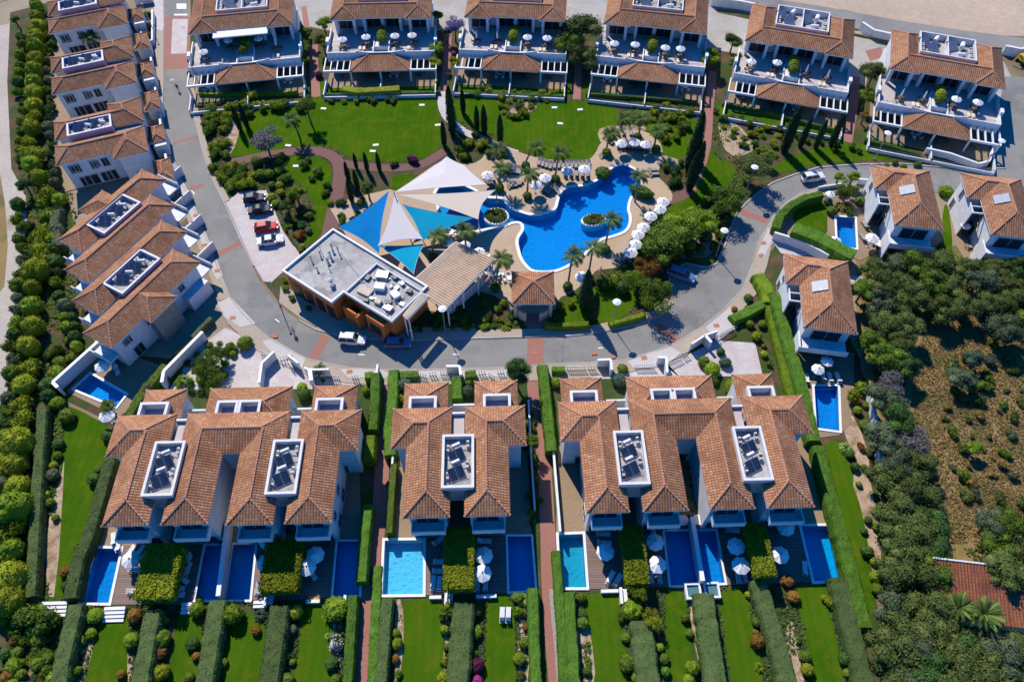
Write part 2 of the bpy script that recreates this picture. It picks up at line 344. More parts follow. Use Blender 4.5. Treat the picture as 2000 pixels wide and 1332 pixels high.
def cloth(name, c, tr=.45):
    m = MATS[name]; t = m.node_tree; bs = t.nodes['Principled BSDF']; ts = t.nodes.new('ShaderNodeBsdfTranslucent'); ts.inputs[0].default_value = (*c, 1)
    mx = t.nodes.new('ShaderNodeMixShader'); mx.inputs[0].default_value = tr; o = t.nodes['Material Output']; t.links.new(bs.outputs[0], mx.inputs[1]); t.links.new(ts.outputs[0], mx.inputs[2]); t.links.new(mx.outputs[0], o.inputs[0])
# ================================================================ ground sheets
def fill(outer, holes=(), grid=0):
    vs = list(outer); es = [(i, (i + 1) % len(outer)) for i in range(len(outer))]
    for h in holes:
        b = len(vs); vs += list(h); es += [(b + i, b + (i + 1) % len(h)) for i in range(len(h))]
    r = geometry.delaunay_2d_cdt([Vector(p) for p in vs], es, [], 0, 1e-4)
    V, F = r[0], r[2]; out = []
    for f in F:
        cx = sum(V[i].x for i in f) / len(f); cy = sum(V[i].y for i in f) / len(f)
        if not inside(cx, cy, outer): continue
        if any(inside(cx, cy, h) for h in holes): continue
        a = sum(V[f[i]].x * V[f[(i + 1) % len(f)]].y - V[f[(i + 1) % len(f)]].x * V[f[i]].y for i in range(len(f)))
        out.append(tuple(f) if a > 0 else tuple(f)[::-1])
    return [(v.x, v.y) for v in V], out
HOLES = []; AVOID = []
def sheet(name, outer, z, mat, holes=None, sm=0, thick=0):
    if isinstance(outer, str): outer = W(outer)
    if sm: outer = smooth_poly(outer, sm)
    if holes is None:
        xs = [p[0] for p in outer]; ys = [p[1] for p in outer]
        holes = [h for h in HOLES if max(p[0] for p in h) > min(xs) and min(p[0] for p in h) < max(xs) and max(p[1] for p in h) > min(ys) and min(p[1] for p in h) < max(ys)]
    if mat not in ('bed_soil', 'green_cover', 'earth', 'dry_grass', 'rockery', 'sand_ground'): AVOID.append((min(p[0] for p in outer), min(p[1] for p in outer), max(p[0] for p in outer), max(p[1] for p in outer), outer))
    V, F = fill(outer, holes)
    mb = MB(); mb.idx([(x, y, z) for x, y in V], F)
    if thick:
        n = len(outer); o = outer if area(outer) > 0 else outer[::-1]
        mb.idx([(x, y, z) for x, y in o] + [(x, y, z - thick) for x, y in o], [(i, n + i, n + (i + 1) % n, (i + 1) % n) for i in range(n)])
    return struct(mb.build(name, mat))
POOLS = []
def pool(px, label, wat='water', bas='basin_blue', depth=1.3, cop=.35, sm=0, islands=(), z=0, copm='white_trim'):
    poly = W(px) if isinstance(px, str) else px
    if sm: poly = smooth_poly(poly, sm)
    if area(poly) < 0: poly = poly[::-1]
    HOLES.append(poly); POOLS.append((poly, label, wat, bas, depth, cop, islands, copm))
def build_pools():
    for poly, label, wat, bas, depth, cop, islands, copm in POOLS:
        cx = sum(p[0] for p in poly) / len(poly); cy = sum(p[1] for p in poly) / len(poly)
        pl = [(x - cx, y - cy) for x, y in poly]; isl = [[(x - cx, y - cy) for x, y in i] for i in islands]
        r = thing('swimming_pool', label, 'swimming pool', (cx, cy, 0), group='swimming pools')
        n = len(pl); mb = MB(); V, F = fill(pl, isl); mb.idx([(x, y, -depth) for x, y in V], F)
        mb.idx([(x, y, .09) for x, y in pl] + [(x, y, -depth) for x, y in pl], [((i + 1) % n, n + (i + 1) % n, n + i, i)[::-1] for i in range(n)])
        mb.build('basin', bas, r)
        mb = MB(); mb.idx([(x, y, -.10) for x, y in V], F); mb.build('water', wat, r)
        if cop:
            o = offset(pl, cop); V2, F2 = fill(o, [pl]); mb = MB(); mb.idx([(x, y, .15) for x, y in V2], F2)
            mb.idx([(x, y, .15) for x, y in o] + [(x, y, .0) for x, y in o], [(i, n + i, n + (i + 1) % n, (i + 1) % n) for i in range(n)])
            mb.idx([(x, y, .15) for x, y in pl] + [(x, y, -.2) for x, y in pl], [(i, (i + 1) % n, n + (i + 1) % n, n + i) for i in range(n)])
            mb.build('coping', copm, r)
# ---- pools
def ell(cx, cy, rx, ry, a=0, n=20):
    c = P(cx, cy); k = 12.4 * (1 if cy > 500 else .92); a = math.radians(a); r = []
    for i in range(n):
        t = 2 * math.pi * i / n; x = rx * math.cos(t); y = ry * math.sin(t)
        r.append((c[0] + x * math.cos(a) - y * math.sin(a), c[1] + x * math.sin(a) + y * math.cos(a)))
    return r
ISL1 = ell(969, 424, 2.3, 2.1); ISL2 = ell(1159, 431, 2.3, 1.5, 15)
pool("1205,326 1220,324 1234,330 1246,338 1252,349 1248,362 1243,370 1232,382 1226,395 1224,412 1228,422 1228,435 1224,446 1215,454 1191,462 1176,465 1164,472 1149,485 1141,495 1131,503 1107,519 1093,525 1080,529 1060,530 1040,528 1029,518 1020,505 1015,488 1012,473 1015,463 1023,452 1024,443 1020,436 1012,433 1000,434 986,440 973,444 952,446 935,450 905,452 880,450 870,432 860,412 856,396 850,382 856,370 866,362 878,359 895,359 910,366 927,374 940,384 955,389 968,389 982,390 989,401 998,410 1015,416 1034,422 1052,423 1066,419 1080,414 1088,408 1091,395 1094,384 1098,376 1106,370 1121,366 1146,365 1160,358 1175,350 1185,341 1195,331",
     'large free form blue pool with two planted islands beside the sun deck', 'water', 'basin_blue', 1.3, .55, 1, (ISL1, ISL2))
pool("190,1071 236,1072 213,1177 158,1177", 'narrow glittering pool at the left end of the front decks', 'water_glint', 'basin_blue', 1.3, .35)
pool("402,1066 449,1066 434,1171 382,1171", 'shaded blue pool, left one of the pair beside the second clipped canopy', 'water_shaded', 'basin_shaded', 1.3, .3)
pool("456,1064 499,1063 488,1171 441,1171", 'blue pool with sunlit right coping, right one of the left pair', 'water_shaded', 'basin_shaded', 1.3, .3)
pool("660,1058 709,1058 701,1164 651,1165", 'fully shaded dark blue pool beside the left brick footpath hedge', 'water_shaded', 'basin_shaded', 1.3, .3)
pool("752,1056 827,1055 826,1160 747,1161", 'bright turquoise pool just right of the left brick footpath', 'water_cyan', 'basin_pale', 1.1, .35)
pool("992,1048 1037,1048 1045,1152 995,1155", 'shaded dark blue pool just left of the right brick footpath', 'water_shaded', 'basin_shaded', 1.3, .3)
pool("1091,1045 1138,1043 1145,1147 1096,1147", 'teal pool just right of the right brick footpath', 'water_teal', 'basin_pale', 1.3, .35)
pool("1298,1038 1347,1037 1363,1142 1310,1143", 'dark blue pool, left one of the pair with the white tubs below', 'water_shaded', 'basin_shaded', 1.3, .3)
pool("1354,1037 1397,1036 1415,1138 1370,1141", 'blue pool with a sunlit right strip, right one of the right pair', 'water', 'basin_blue', 1.3, .3)
pool("1565,1028 1621,1027 1643,1132 1590,1135", 'shaded pool at the right end of the front decks', 'water_shaded', 'basin_shaded', 1.3, .35)
pool("1633,424 1669,427 1672,486 1636,481", 'small blue pool on the tan terrace of the upper right villa', 'water', 'basin_blue', 1.3, .35)
pool("1590,755 1636,755 1639,842 1595,836", 'blue pool below the two umbrellas of the right edge villa', 'water', 'basin_blue', 1.3, .35)
pool("177,731 246,771 228,794 146,760", 'glittering tilted pool below the rotated left terrace of houses', 'water_glint', 'basin_blue', 1.3, .35)
# ---- base
struct(sheet('ground', [(-600, -150), (600, -150), (600, 700), (-600, 700)], -.06, 'earth'))
L = .012
sheet('ground', "1280,-60 2300,-60 2300,80 1960,70 1800,55 1650,20 1500,2 1400,-10", -.03, 'sand_ground')
sheet('dirt_track', "-200,-80 0,50 22,45 14,160 22,330 50,380 52,440 40,520 28,640 15,760 0,900 -60,900 -60,200 -200,60", -.03, 'track')
sheet('ground', "-200,330 0,340 10,400 15,480 8,560 -60,640 -200,640", -.015, 'dry_grass')
sheet('ground', "1672,480 2300,480 2300,1450 1735,1450 1730,1100 1712,900 1690,740 1672,600", -.03, 'dry_grass')
sheet('garden_bed', "20,25 95,5 110,80 118,200 125,330 140,420 165,500 175,620 190,700 150,730 125,770 120,1180 -20,1450 -300,1450 -60,900 15,760 28,640 40,520 52,440 50,380 22,330 14,160", -.02, 'bed_soil')
sheet('garden_bed', "120,700 215,690 330,700 400,660 490,740 270,800 230,830 125,780", -.018, 'bed_soil')
# central island bed
INNER = "372,-20 372,150 370,165 382,225 400,292 412,333 432,373 442,393 475,468 500,515 515,550 545,590 587,622 620,640 660,652 710,658 800,662 926,658 1030,655 1110,653 1160,648 1200,640 1250,630 1287,613 1312,590 1305,560 1306,528 1340,512 1378,520 1398,512 1412,483 1420,453 1437,415 1457,393 1480,375 1510,355 1550,338 1600,324 1687,318 1760,318 1890,330 1950,330 1955,140 1700,60 1400,20 1000,-20"
sheet('garden_bed', INNER, -.012, 'bed_soil')
# bottom villas bed (from the road down to the bottom edge)
sheet('garden_bed', "60,1450 78,1165 110,820 200,820 260,760 480,690 560,690 700,722 1070,714 1280,690 1420,600 1500,500 1520,470 1560,470 1600,600 1672,700 1690,740 1712,900 1730,1100 1790,1450", -.012, 'green_cover')
sheet('garden_bed', "1400,600 1460,560 1510,500 1560,480 1640,620 1680,700 1716,1000 1724,1200 1660,1200 1560,800 1490,730 1410,690", -.006, 'bed_soil')
# ---- roads
OUTER = "318,-40 320,60 320,150 319,200 322,250 333,300 350,333 360,365 377,400 395,445 417,498 450,580 477,615 509,646 532,664 553,676 577,689 601,700 640,710 685,718 745,722 800,722 900,720 1000,717 1070,711 1150,708 1220,703 1276,686 1325,666 1375,635 1412,605 1450,563 1470,513 1480,473 1500,440 1515,415 1537,395 1562,378 1600,366 1650,360 1700,358 1800,372 1900,385 2200,420"
ROADIN = "2200,300 1990,300 1965,330 1890,332 1760,321 1687,322 1600,328 1550,343 1510,358 1480,379 1460,396 1441,415 1425,453 1416,483 1400,517 1380,524 1340,516 1310,530 1308,560 1316,592 1290,617 1252,634 1200,644 1160,652 1110,657 1030,659 926,662 800,666 710,662 660,656 617,645 582,626 540,593 508,553 494,520 470,471 437,396 427,376 406,335 395,294 378,227 366,167 367,150 367,-40"
sheet('road', W(OUTER) + W(ROADIN), 0.0, 'asphalt')
sheet('road', "1360,8 1400,18 1470,30 1600,42 1740,70 1880,95 1960,105 2300,160 2300,100 2000,75 1880,60 1740,38 1600,12 1520,0 1440,-8 1360,-10", 0.014, 'asphalt')
sheet('road', "1962,150 1985,150 2300,200 2300,330 1950,335 1945,240", 0.010, 'asphalt')
sheet('road', "-60,20 60,-12 330,-25 330,-60 -60,-60", .009, 'asphalt')
def band(name, px, w, z, mat, thick=0, w2=None):
    c = W(px) if isinstance(px, str) else px
    lft, rgt = [], []
    for i, p in enumerate(c):
        a = Vector(c[max(0, i - 1)]); b = Vector(c[min(len(c) - 1, i + 1)]); d = (b - a).normalized(); n = Vector((-d.y, d.x))
        ww = w + ((w2 or w) - w) * i / max(1, len(c) - 1)
        lft.append((p[0] + n.x * ww / 2, p[1] + n.y * ww / 2)); rgt.append((p[0] - n.x * ww / 2, p[1] - n.y * ww / 2))
    return sheet(name, lft + rgt[::-1], z, mat, thick=thick)
def shift(px, d):
    c = W(px); o = []
    for i, p in enumerate(c):
        a = Vector(c[max(0, i - 1)]); b = Vector(c[min(len(c) - 1, i + 1)]); q = (b - a).normalized()
        o.append((p[0] - q.y * d, p[1] + q.x * d))
    return o
OC = OUTER.split(); SW_ = ' '.join(OC[1:12]); SE_ = ' '.join(OC[11:26]); SR_ = ' '.join(OC[25:-2])
# pavements along the road: strips of tan and pale slabs behind a kerb
for seg, wd in ((SW_, 1.6), (SE_, 2.6), (SR_, 2.2)):
    band('pavement', shift(seg, -wd / 2 - .2), wd, .10, 'pavement', .12)
    band('kerb', shift(seg, -.1), .22, .13, 'concrete', .14)
IC = ROADIN.split()
band('kerb', shift(' '.join(IC[2:19]), -.12), .3, .13, 'concrete', .14)
band('kerb', shift(' '.join(IC[19:32]), -.12), .3, .13, 'concrete', .14)
band('pavement', shift(' '.join(IC[19:31]), -.95), 1.3, .10, 'pavement', .12)
band('kerb', shift(' '.join(IC[34:-1]), -.12), .3, .13, 'concrete', .14)
band('pavement', shift(' '.join(IC[36:-1]), -.7), .9, .10, 'pavement', .12)
# pale driveway aprons crossing the pavement
for s in ("337,340 350,340 377,392 365,398", "364,405 380,402 396,440 384,446", "385,452 400,450 420,500 405,505", "405,510 424,508 436,540 424,547",
          "425,592 450,580 500,633 470,640 440,620", "512,668 532,662 580,690 597,702 590,720 555,715", "665,722 700,720 748,724 760,730 755,738 680,738",
          "800,726 880,724 960,724 1000,722 1000,736 790,738", "1225,706 1270,690 1310,678 1330,690 1300,715 1240,722", "1378,640 1412,612 1425,600 1440,640 1400,668",
          "1478,500 1500,445 1512,460 1492,505"):
    sheet('pavement', s, .125, 'light_pavement')
# parking bays and forecourt
sheet('parking_bay', "441,395 468,375 520,372 552,450 572,480 590,490 575,520 548,535 530,552 515,550 496,518 474,470", .02, 'pale_paving')
sheet('parking_bay', "1308,528 1340,514 1378,522 1400,515 1380,545 1345,580 1316,592 1308,560", .006, 'asphalt')
sheet('forecourt', "545,590 587,622 620,640 660,652 710,658 800,662 926,658 930,640 850,640 700,630 600,590 560,560 548,560", .02, 'pavement')
# red brick crossings on the asphalt
for s in ("337,278 392,264 393,268 338,282", "416,498 470,468 474,476 420,506", "352,372 398,358 400,364 355,380", "604,700 628,652 645,658 618,706", "1030,659 1061,657 1062,713 1029,715", "1452,408 1500,428 1498,438 1447,420", "322,33 374,33 368,134 321,136",
          "1276,640 1290,632 1330,660 1316,670"):
    sheet('road_marking', s, .006, 'brick_paving')
sheet('pavement', "337,38 367,38 364,105 334,106", .012, 'pale_paving')
for s in ("699,691 712,692 712,694 699,693", "538,622 546,628 545,630 537,624", "884,691 896,691 896,693 884,693", "1168,679 1178,678 1178,680 1168,681", "375,372 381,379 379,380 373,373", "340,28 366,28 366,31 340,31", "345,8 364,8 364,18 345,18"):
    sheet('road_marking', s, .009, 'white_trim')
# top courtyards behind the first row of houses
sheet('forecourt', "300,-60 330,-60 330,10 318,60 300,60", -.005, 'pale_paving')
sheet('forecourt', "560,-40 1400,-40 1400,25 1470,40 1680,62 1740,90 1960,120 1980,160 1975,330 1940,330 1930,200 1700,130 1690,170 1640,140 1380,95 1350,70 1100,60 900,60 640,60 590,50", .003, 'concrete')
for s in ("588,15 598,12 605,55 594,55", "1690,100 1722,92 1724,112 1700,120", "1930,270 1950,275 1945,320 1925,318"): sheet('pavement', s, .02, 'brick_paving')
# garden paths between the upper houses
for s, wd in (("613,88 612,110 617,190", 1.9), ("876,60 872,130 866,180", 1.6), ("1130,120 1126,195", 1.6), ("1392,140 1385,215 1383,250 1380,285 1368,330 1350,370", 1.7), ("1672,150 1665,220 1655,278", 1.8)):
    band('footpath', W(s), wd, .02, 'brick_paving', .1)
band('footpath', smooth_poly(W("862,180 862,200 868,225 888,245 915,262 950,275 985,292 1010,300"), 2, False), 1.7, .024, 'pale_paving', .1)
band('footpath', smooth_poly(W("440,320 480,312 540,300 590,294 630,296 655,308 665,325 662,360 656,395 648,430 640,470"), 2, False), 2.0, .024, 'dark_brick', .1, 2.6)
band('footpath', smooth_poly(W("660,318 700,325 760,330 820,325 850,308 870,295"), 2, False), 2.0, .028, 'dark_brick', .1)
band('footpath', smooth_poly(W("1350,370 1325,385 1300,392"), 1, False), 2.4, .028, 'dark_brick', .1)
# the two brick footpaths between the front villas
band('footpath', W("749,725 748,800 741,860 746,920 744,960 737,1040 725,1120 716,1180 710,1260 706,1360"), 2.0, .03, 'brick_paving', .1)
band('footpath', W("1041,712 1043,760 1052,840 1062,900 1066,960 1070,1040 1072,1120 1076,1200 1084,1290 1090,1360"), 2.0, .03, 'brick_paving', .1)
band('gravel_strip', W("1076,1150 1080,1200 1086,1260 1094,1360"), .5, .034, 'gravel', .1)
# ---- lawns
LAWNS = """622,187 857,187 857,212 860,237 864,290 822,312 750,318 685,308 655,290 630,284 587,284 552,292 520,300 480,305 450,308 445,285 450,250 480,228 520,210 560,200
895,195 940,185 965,182 985,235 1040,225 1055,195 1085,190 1120,200 1150,196 1190,200 1220,225 1200,250 1180,268 1165,290 1155,314 1080,316 1040,303 1000,288 980,270 915,245 880,225 880,200
1235,235 1365,222 1355,270 1340,312 1300,310 1288,290 1275,262 1250,250
1395,235 1388,290 1400,310 1440,325 1430,350 1400,380 1340,430 1310,420 1300,400 1325,388 1360,360 1375,310 1378,260
555,305 620,303 645,320 648,360 640,430 625,460 600,482 590,470 612,430 615,400 590,360 560,340
755,345 812,338 812,372 770,378
1085,605 1120,570 1165,560 1250,545 1240,600 1200,632 1085,632
1560,300 1600,290 1640,275 1700,285 1745,300 1742,312 1600,318 1520,340 1500,330
128,795 145,795 222,838 215,890 200,915 180,970 165,1080 135,1165 92,1165 100,1080 115,960 125,870
205,1192 255,1195 250,1240 252,1380 155,1380 185,1250
352,1188 400,1198 390,1380 320,1380 340,1240
445,1225 470,1200 524,1190 505,1380 430,1380
585,1180 655,1182 655,1380 560,1380 590,1240
782,1168 872,1172 862,1220 870,1260 862,1380 775,1380 790,1230
950,1162 1000,1160 1006,1220 1008,1380 940,1380 950,1240
1128,1158 1215,1158 1205,1200 1225,1260 1225,1380 1160,1380 1150,1220
1295,1155 1338,1150 1345,1230 1365,1380 1300,1380 1300,1220
1398,1150 1460,1150 1466,1210 1482,1260 1495,1380 1435,1380 1410,1210
1548,1142 1628,1140 1612,1170 1632,1230 1655,1380 1590,1380 1575,1250 1560,1190
1603,862 1648,860 1665,930 1690,1010 1700,1100 1712,1195 1692,1205 1668,1130 1655,1050 1625,960
1545,425 1560,405 1600,390 1618,395 1618,462 1590,455 1560,440
1838,440 1846,390 1856,420 1862,500 1845,500"""
for i, s in enumerate(LAWNS.split('\n')): sheet('lawn', smooth_poly(W(s), 2), .010, 'grass')
# thin lawns in front of the upper houses
for s in ("385,168 600,160 600,180 385,192", "625,160 860,155 860,186 625,188", "890,160 1110,160 1118,186 905,190", "1140,165 1370,180 1370,200 1140,185", "1400,205 1640,245 1640,270 1400,235", "1690,255 1800,290 1925,312 1920,325 1690,270"):
    sheet('lawn', s, .014, 'grass')
# sandy rockery margins
for i, s in enumerate(["108,960 120,930 128,880 110,1165 92,1165 88,1050", "1345,1160 1365,1155 1385,1240 1400,1340 1375,1340 1350,1230", "1640,1150 1650,1180 1680,1260 1700,1360 1670,1360 1645,1240",
          "1690,900 1700,940 1715,1010 1722,1100 1728,1200 1715,1200 1700,1090 1685,1000 1660,930", "1640,800 1660,800 1690,860 1700,920 1690,930 1655,870", "1010,1190 1030,1190 1035,1340 1012,1340",
          "868,1180 880,1200 880,1340 866,1340", "1120,1160 1135,1170 1155,1240 1165,1340 1135,1340", "165,1200 185,1200 185,1260 160,1340 140,1340", "250,1240 262,1240 262,1340 248,1340", "650,1170 668,1180 665,1340 650,1340", "785,1170 790,1240 780,1340 770,1340 772,1170",
          "1320,480 1380,440 1400,460 1395,500 1330,510", "995,210 1045,195 1050,215 1000,235", "1400,230 1440,240 1480,290 1440,310 1410,290", "1165,255 1190,245 1260,245 1262,258 1195,262 1175,285", "1285,300 1345,318 1320,335 1290,325", "440,230 470,215 470,250 455,300 440,300",
          "1530,1250 1545,1200 1560,1260 1575,1340 1555,1340", "1480,1180 1470,1140 1490,1200"]):
    sheet('rockery', smooth_poly(W(s), 1), .016, 'rockery')
# ---- pool terrace
sheet('plaza', smooth_poly(W("792,362 830,335 850,322 905,322 935,318 955,292 985,288 1008,296 1045,308 1100,316 1150,314 1163,300 1172,280 1192,262 1230,254 1262,257 1288,275 1296,300 1290,320 1284,345 1300,360 1314,378 1312,395 1290,415 1264,450 1238,495 1214,520 1190,526 1165,526 1152,545 1130,562 1115,574 1090,582 1085,612 995,612 985,590 960,575 930,568 880,615 800,600 700,480 690,440 740,395"), 1), .04, 'plaza_paving')
sheet('plaza', "640,400 760,370 830,390 830,540 700,500", .034, 'plaza_paving')
sheet('footpath', "1000,612 1082,612 1070,626 1062,640 1061,655 1030,656 1030,640 1020,626", .05, 'brick_paving')
# ---- villa terraces
PAT = ["190,1040 225,1000 240,880 700,870 705,1000 708,1056 190,1068", "762,1052 778,900 1030,880 1038,1046", "1086,1042 1090,870 1590,850 1610,900 1622,1026",
       "1616,400 1690,380 1740,430 1735,480 1680,510 1616,480", "1860,430 1880,400 1950,440 1960,520 1885,510 1862,470", "1520,600 1560,600 1590,680 1668,690 1668,760 1660,830 1638,850 1592,856 1572,760 1545,690",
       "130,765 205,675 330,720 270,790 230,815", "92,100 130,90 300,70 300,110 95,160", "96,160 300,110 318,300 300,330 110,380 100,260"]
for i, s in enumerate(PAT): sheet('patio', s, .05, 'patio_tile')
for s in ("236,1065 402,1064 383,1180 160,1180 158,1176 213,1176", "499,1062 660,1058 652,1168 487,1172", "827,1054 992,1048 995,1158 826,1162", "1138,1042 1298,1038 1310,1146 1144,1150", "1397,1035 1565,1028 1590,1136 1415,1142"):
    sheet('wooden_deck', s, .06, 'deck', thick=.3)
# pale drives north of the front villas
for s in ("330,762 370,700 400,670 440,640 480,660 560,705 620,735 640,760 560,760", "640,735 760,735 750,752 630,752", "790,738 1000,732 1000,748 790,752", "1105,716 1230,712 1300,705 1330,740 1110,740", "1300,715 1400,665 1475,670 1490,735 1400,735 1330,740",
          "1508,470 1530,465 1620,500 1560,500 1525,495", "1640,540 1685,540 1690,575 1645,575"):
    sheet('driveway', s, .03, 'pale_paving')
build_pools()
# ================================================================ buildings
TP = math.tan(math.radians(26))
def hgt(r, x, y):
    return min(x - r[0], r[2] - x, y - r[1], r[3] - y) * TP
def env(rs, x, y): return max([hgt(r, x, y) for r in rs] + [-9])
def hip_roof(root, rects, z, mat='roof_tile', cap='ridge_tile', soffit='white_trim', step=.36, skip=None, dz=.012, cuts=()):
    """each rect is one hipped volume; columns of tiles run down every slope"""
    for k, (x0, y0, x1, y1) in enumerate(rects):
        zz = z + dz * k; mb = MB(); w_, d_ = x1 - x0, y1 - y0; half = min(w_, d_) / 2; cs = math.cos(math.atan(TP))
        for ox, oy, ux, uy, vx, vy, L_ in ((x0, y0, 1, 0, 0, 1, w_), (x1, y0, 0, 1, -1, 0, d_), (x1, y1, -1, 0, 0, -1, w_), (x0, y1, 0, -1, 1, 0, d_)):
            n = max(1, round(L_ / step))
            for i in range(n):
                ua, ub = L_ * i / n, L_ * (i + 1) / n; um = (ua + ub) / 2
                def pt(u, v, up=0):
                    return (ox + ux * u + vx * v, oy + uy * u + vy * v, zz + v * TP + up)
                va, vm, vb = [max(0, min(u, L_ - u, half)) for u in (ua, um, ub)]
                k1 = step / (ub - ua); segs = [(0, max(va, vm, vb))]
                for (c0_, d0_, c1_, d1_) in cuts:
                    bx_, by_ = ox + ux * um, oy + uy * um
                    if vx: lo, hi = sorted(((c0_ - bx_) / vx, (c1_ - bx_) / vx)); ok_ = d0_ < by_ < d1_
                    else: lo, hi = sorted(((d0_ - by_) / vy, (d1_ - by_) / vy)); ok_ = c0_ < bx_ < c1_
                    if not ok_: continue
                    ns = []
                    for a_, b_ in segs:
                        if hi <= a_ or lo >= b_: ns.append((a_, b_)); continue
                        if lo > a_: ns.append((a_, lo))
                        if hi < b_: ns.append((hi, b_))
                    segs = ns
                for lo, hi in segs:
                    A_, M_, B_ = min(va, hi), min(vm, hi), min(vb, hi); l0, l1, l2 = min(lo, va), min(lo, vm), min(lo, vb)
                    if M_ - l1 < .02: continue
                    mb.face([pt(ua, l0), pt(um, l1, .07), pt(um, M_, .07), pt(ua, A_)], 0, [(ua * k1, l0 / cs), (um * k1, l1 / cs), (um * k1, M_ / cs), (ua * k1, A_ / cs)])
                    mb.face([pt(um, l1, .07), pt(ub, l2), pt(ub, B_), pt(um, M_, .07)], 0, [(um * k1, l1 / cs), (ub * k1, l2 / cs), (ub * k1, B_ / cs), (um * k1, M_ / cs)])
        r = mb.build('roof', mat, root)
        if soffit:
            sb = MB(); sb.box(x0 + .03, y0 + .03, zz - .22, x1 - .03, y1 - .03, zz - .01); sb.build('eaves', soffit, r)
    # ridge and hip caps, piece by piece, only where the union of the volumes has a crest
    mb = MB(); seen = set()
    for (x0, y0, x1, y1) in rects:
        w_, d_ = x1 - x0, y1 - y0; h = min(w_, d_) / 2
        a, b = ((x0 + h, y0 + h), (x1 - h, y0 + h)) if w_ > d_ else ((x0 + h, y0 + h), (x0 + h, y1 - h))
        segs = [(a, b)]
        for cx, cy in ((x0, y0), (x1, y0), (x1, y1), (x0, y1)):
            e = min((a, b), key=lambda q: (q[0] - cx) ** 2 + (q[1] - cy) ** 2); segs.append(((cx, cy), e))
        for p, q in segs:
            Ln = math.dist(p, q); n = max(1, int(Ln / .45)); 
            if Ln < .3: continue
            tx, ty = (q[0] - p[0]) / Ln, (q[1] - p[1]) / Ln
            for i in range(n):
                s0, s1 = Ln * i / n, Ln * (i + 1) / n; sm_ = (s0 + s1) / 2
                mx, my = p[0] + tx * sm_, p[1] + ty * sm_; e0 = env(rects, mx, my)
                cc = (env(rects, mx - ty * .25, my + tx * .25) + env(rects, mx + ty * .25, my - tx * .25)) / 2
                me_ = hgt((x0, y0, x1, y1), mx, my)
                key = (round(mx * 2.5), round(my * 2.5))
                if e0 - me_ > .03 or e0 - cc < .05 or key in seen: continue
                if skip and skip(mx, my): continue
                seen.add(key)
                A = (p[0] + tx * s0, p[1] + ty * s0); B = (p[0] + tx * (s1 + .06), p[1] + ty * (s1 + .06))
                mb.tube((*A, z + env(rects, *A) + .06), (*B, z + env(rects, *B) + .03), .15, .12, 5)
    if mb.v: mb.build('ridge_tiles', cap, root)
WIN = {}
def window(root, x, y, z, w_, h, face, mat='glass_dark', name='window'):
    """z = sill height; face: s n e w"""
    key = (round(w_, 1), round(h, 1), mat)
    if key not in WIN:
        g = MB(); g.box(-w_ / 2, -.03, 0, w_ / 2, .05, h); f = MB()
        for a, b, c, d in ((-w_ / 2 - .08, 0, -w_ / 2, h), (w_ / 2, 0, w_ / 2 + .08, h), (-w_ / 2 - .08, h, w_ / 2 + .08, h + .08), (-w_ / 2 - .14, -.1, w_ / 2 + .14, 0), (-.03, 0, .03, h)):
            f.box(a, -.09, b, c, .05, d)
        WIN[key] = (g.mesh('window', mat), f.mesh('window_frame', 'frame'))
    a, b = WIN[key]; rz = {'s': 0, 'e': math.pi / 2, 'n': math.pi, 'w': -math.pi / 2}[face]
    o = put(name, a, root, (x, y, z), rz); put('window_frame', b, o); return o
def solar_panel(root, x, y, z, rz, n=2, mat='solar', tilt=35, w_=1.05, l_=2.1):
    p = bpy.data.objects.new('solar_panel', None)
    mb = MB(); c, s_ = math.cos(math.radians(tilt)), math.sin(math.radians(tilt))
    fr = MB(); T = n * w_
    def q(u, v, o=0): return (u, v * c - o * s_, v * s_ + o * c + .15)
    for i in range(n):
        a, b = -T / 2 + i * w_ + .04, -T / 2 + (i + 1) * w_ - .04
        mb.face([q(a, .05, .03), q(b, .05, .03), q(b, l_ - .05, .03), q(a, l_ - .05, .03)])
    fr.face([q(-T / 2, 0), q(T / 2, 0), q(T / 2, l_), q(-T / 2, l_)]); fr.face([q(-T / 2, 0, -.08), q(-T / 2, l_, -.08), q(T / 2, l_, -.08), q(T / 2, 0, -.08)])
    for i in range(n + 1):
        u = -T / 2 + i * w_; fr.tube(q(u, 0, .02), q(u, l_, .02), .03, n=4)
    for v in (0, l_): fr.tube(q(-T / 2, v, .02), q(T / 2, v, .02), .03, n=4)
    for u in (-T / 2 + .1, T / 2 - .1):
        fr.tube(q(u, l_ - .1), (u, l_ * c, 0), .03, n=4)
    f = fr.build('solar_panel', 'grey_metal', root, (x, y, z), rz); mb.build('panel_glass', mat, f); return f
def tank(root, x, y, z, rz, r=.32, L_=1.5, mat='white_trim'):
    mb = MB(); mb.tube((-L_ / 2, 0, .7), (L_ / 2, 0, .7), r, n=12)
    for u in (-L_ / 3, L_ / 3): mb.box(u - .04, -.25, 0, u + .04, .25, .5)
    return mb.build('water_tank', mat, root, (x, y, z), rz)
def ac_unit(root, x, y, z, rz=0, s_=1.0):
    mb = MB(); mb.box(-.45 * s_, -.18 * s_, 0, .45 * s_, .18 * s_, .75 * s_, 0); mb.lathe([(.28 * s_, 0), (.28 * s_, .02)], 10, (0, 0, .755 * s_), 1)
    return mb.build('air_conditioner', ['white_trim', 'dark_metal'], root, (x, y, z), rz)
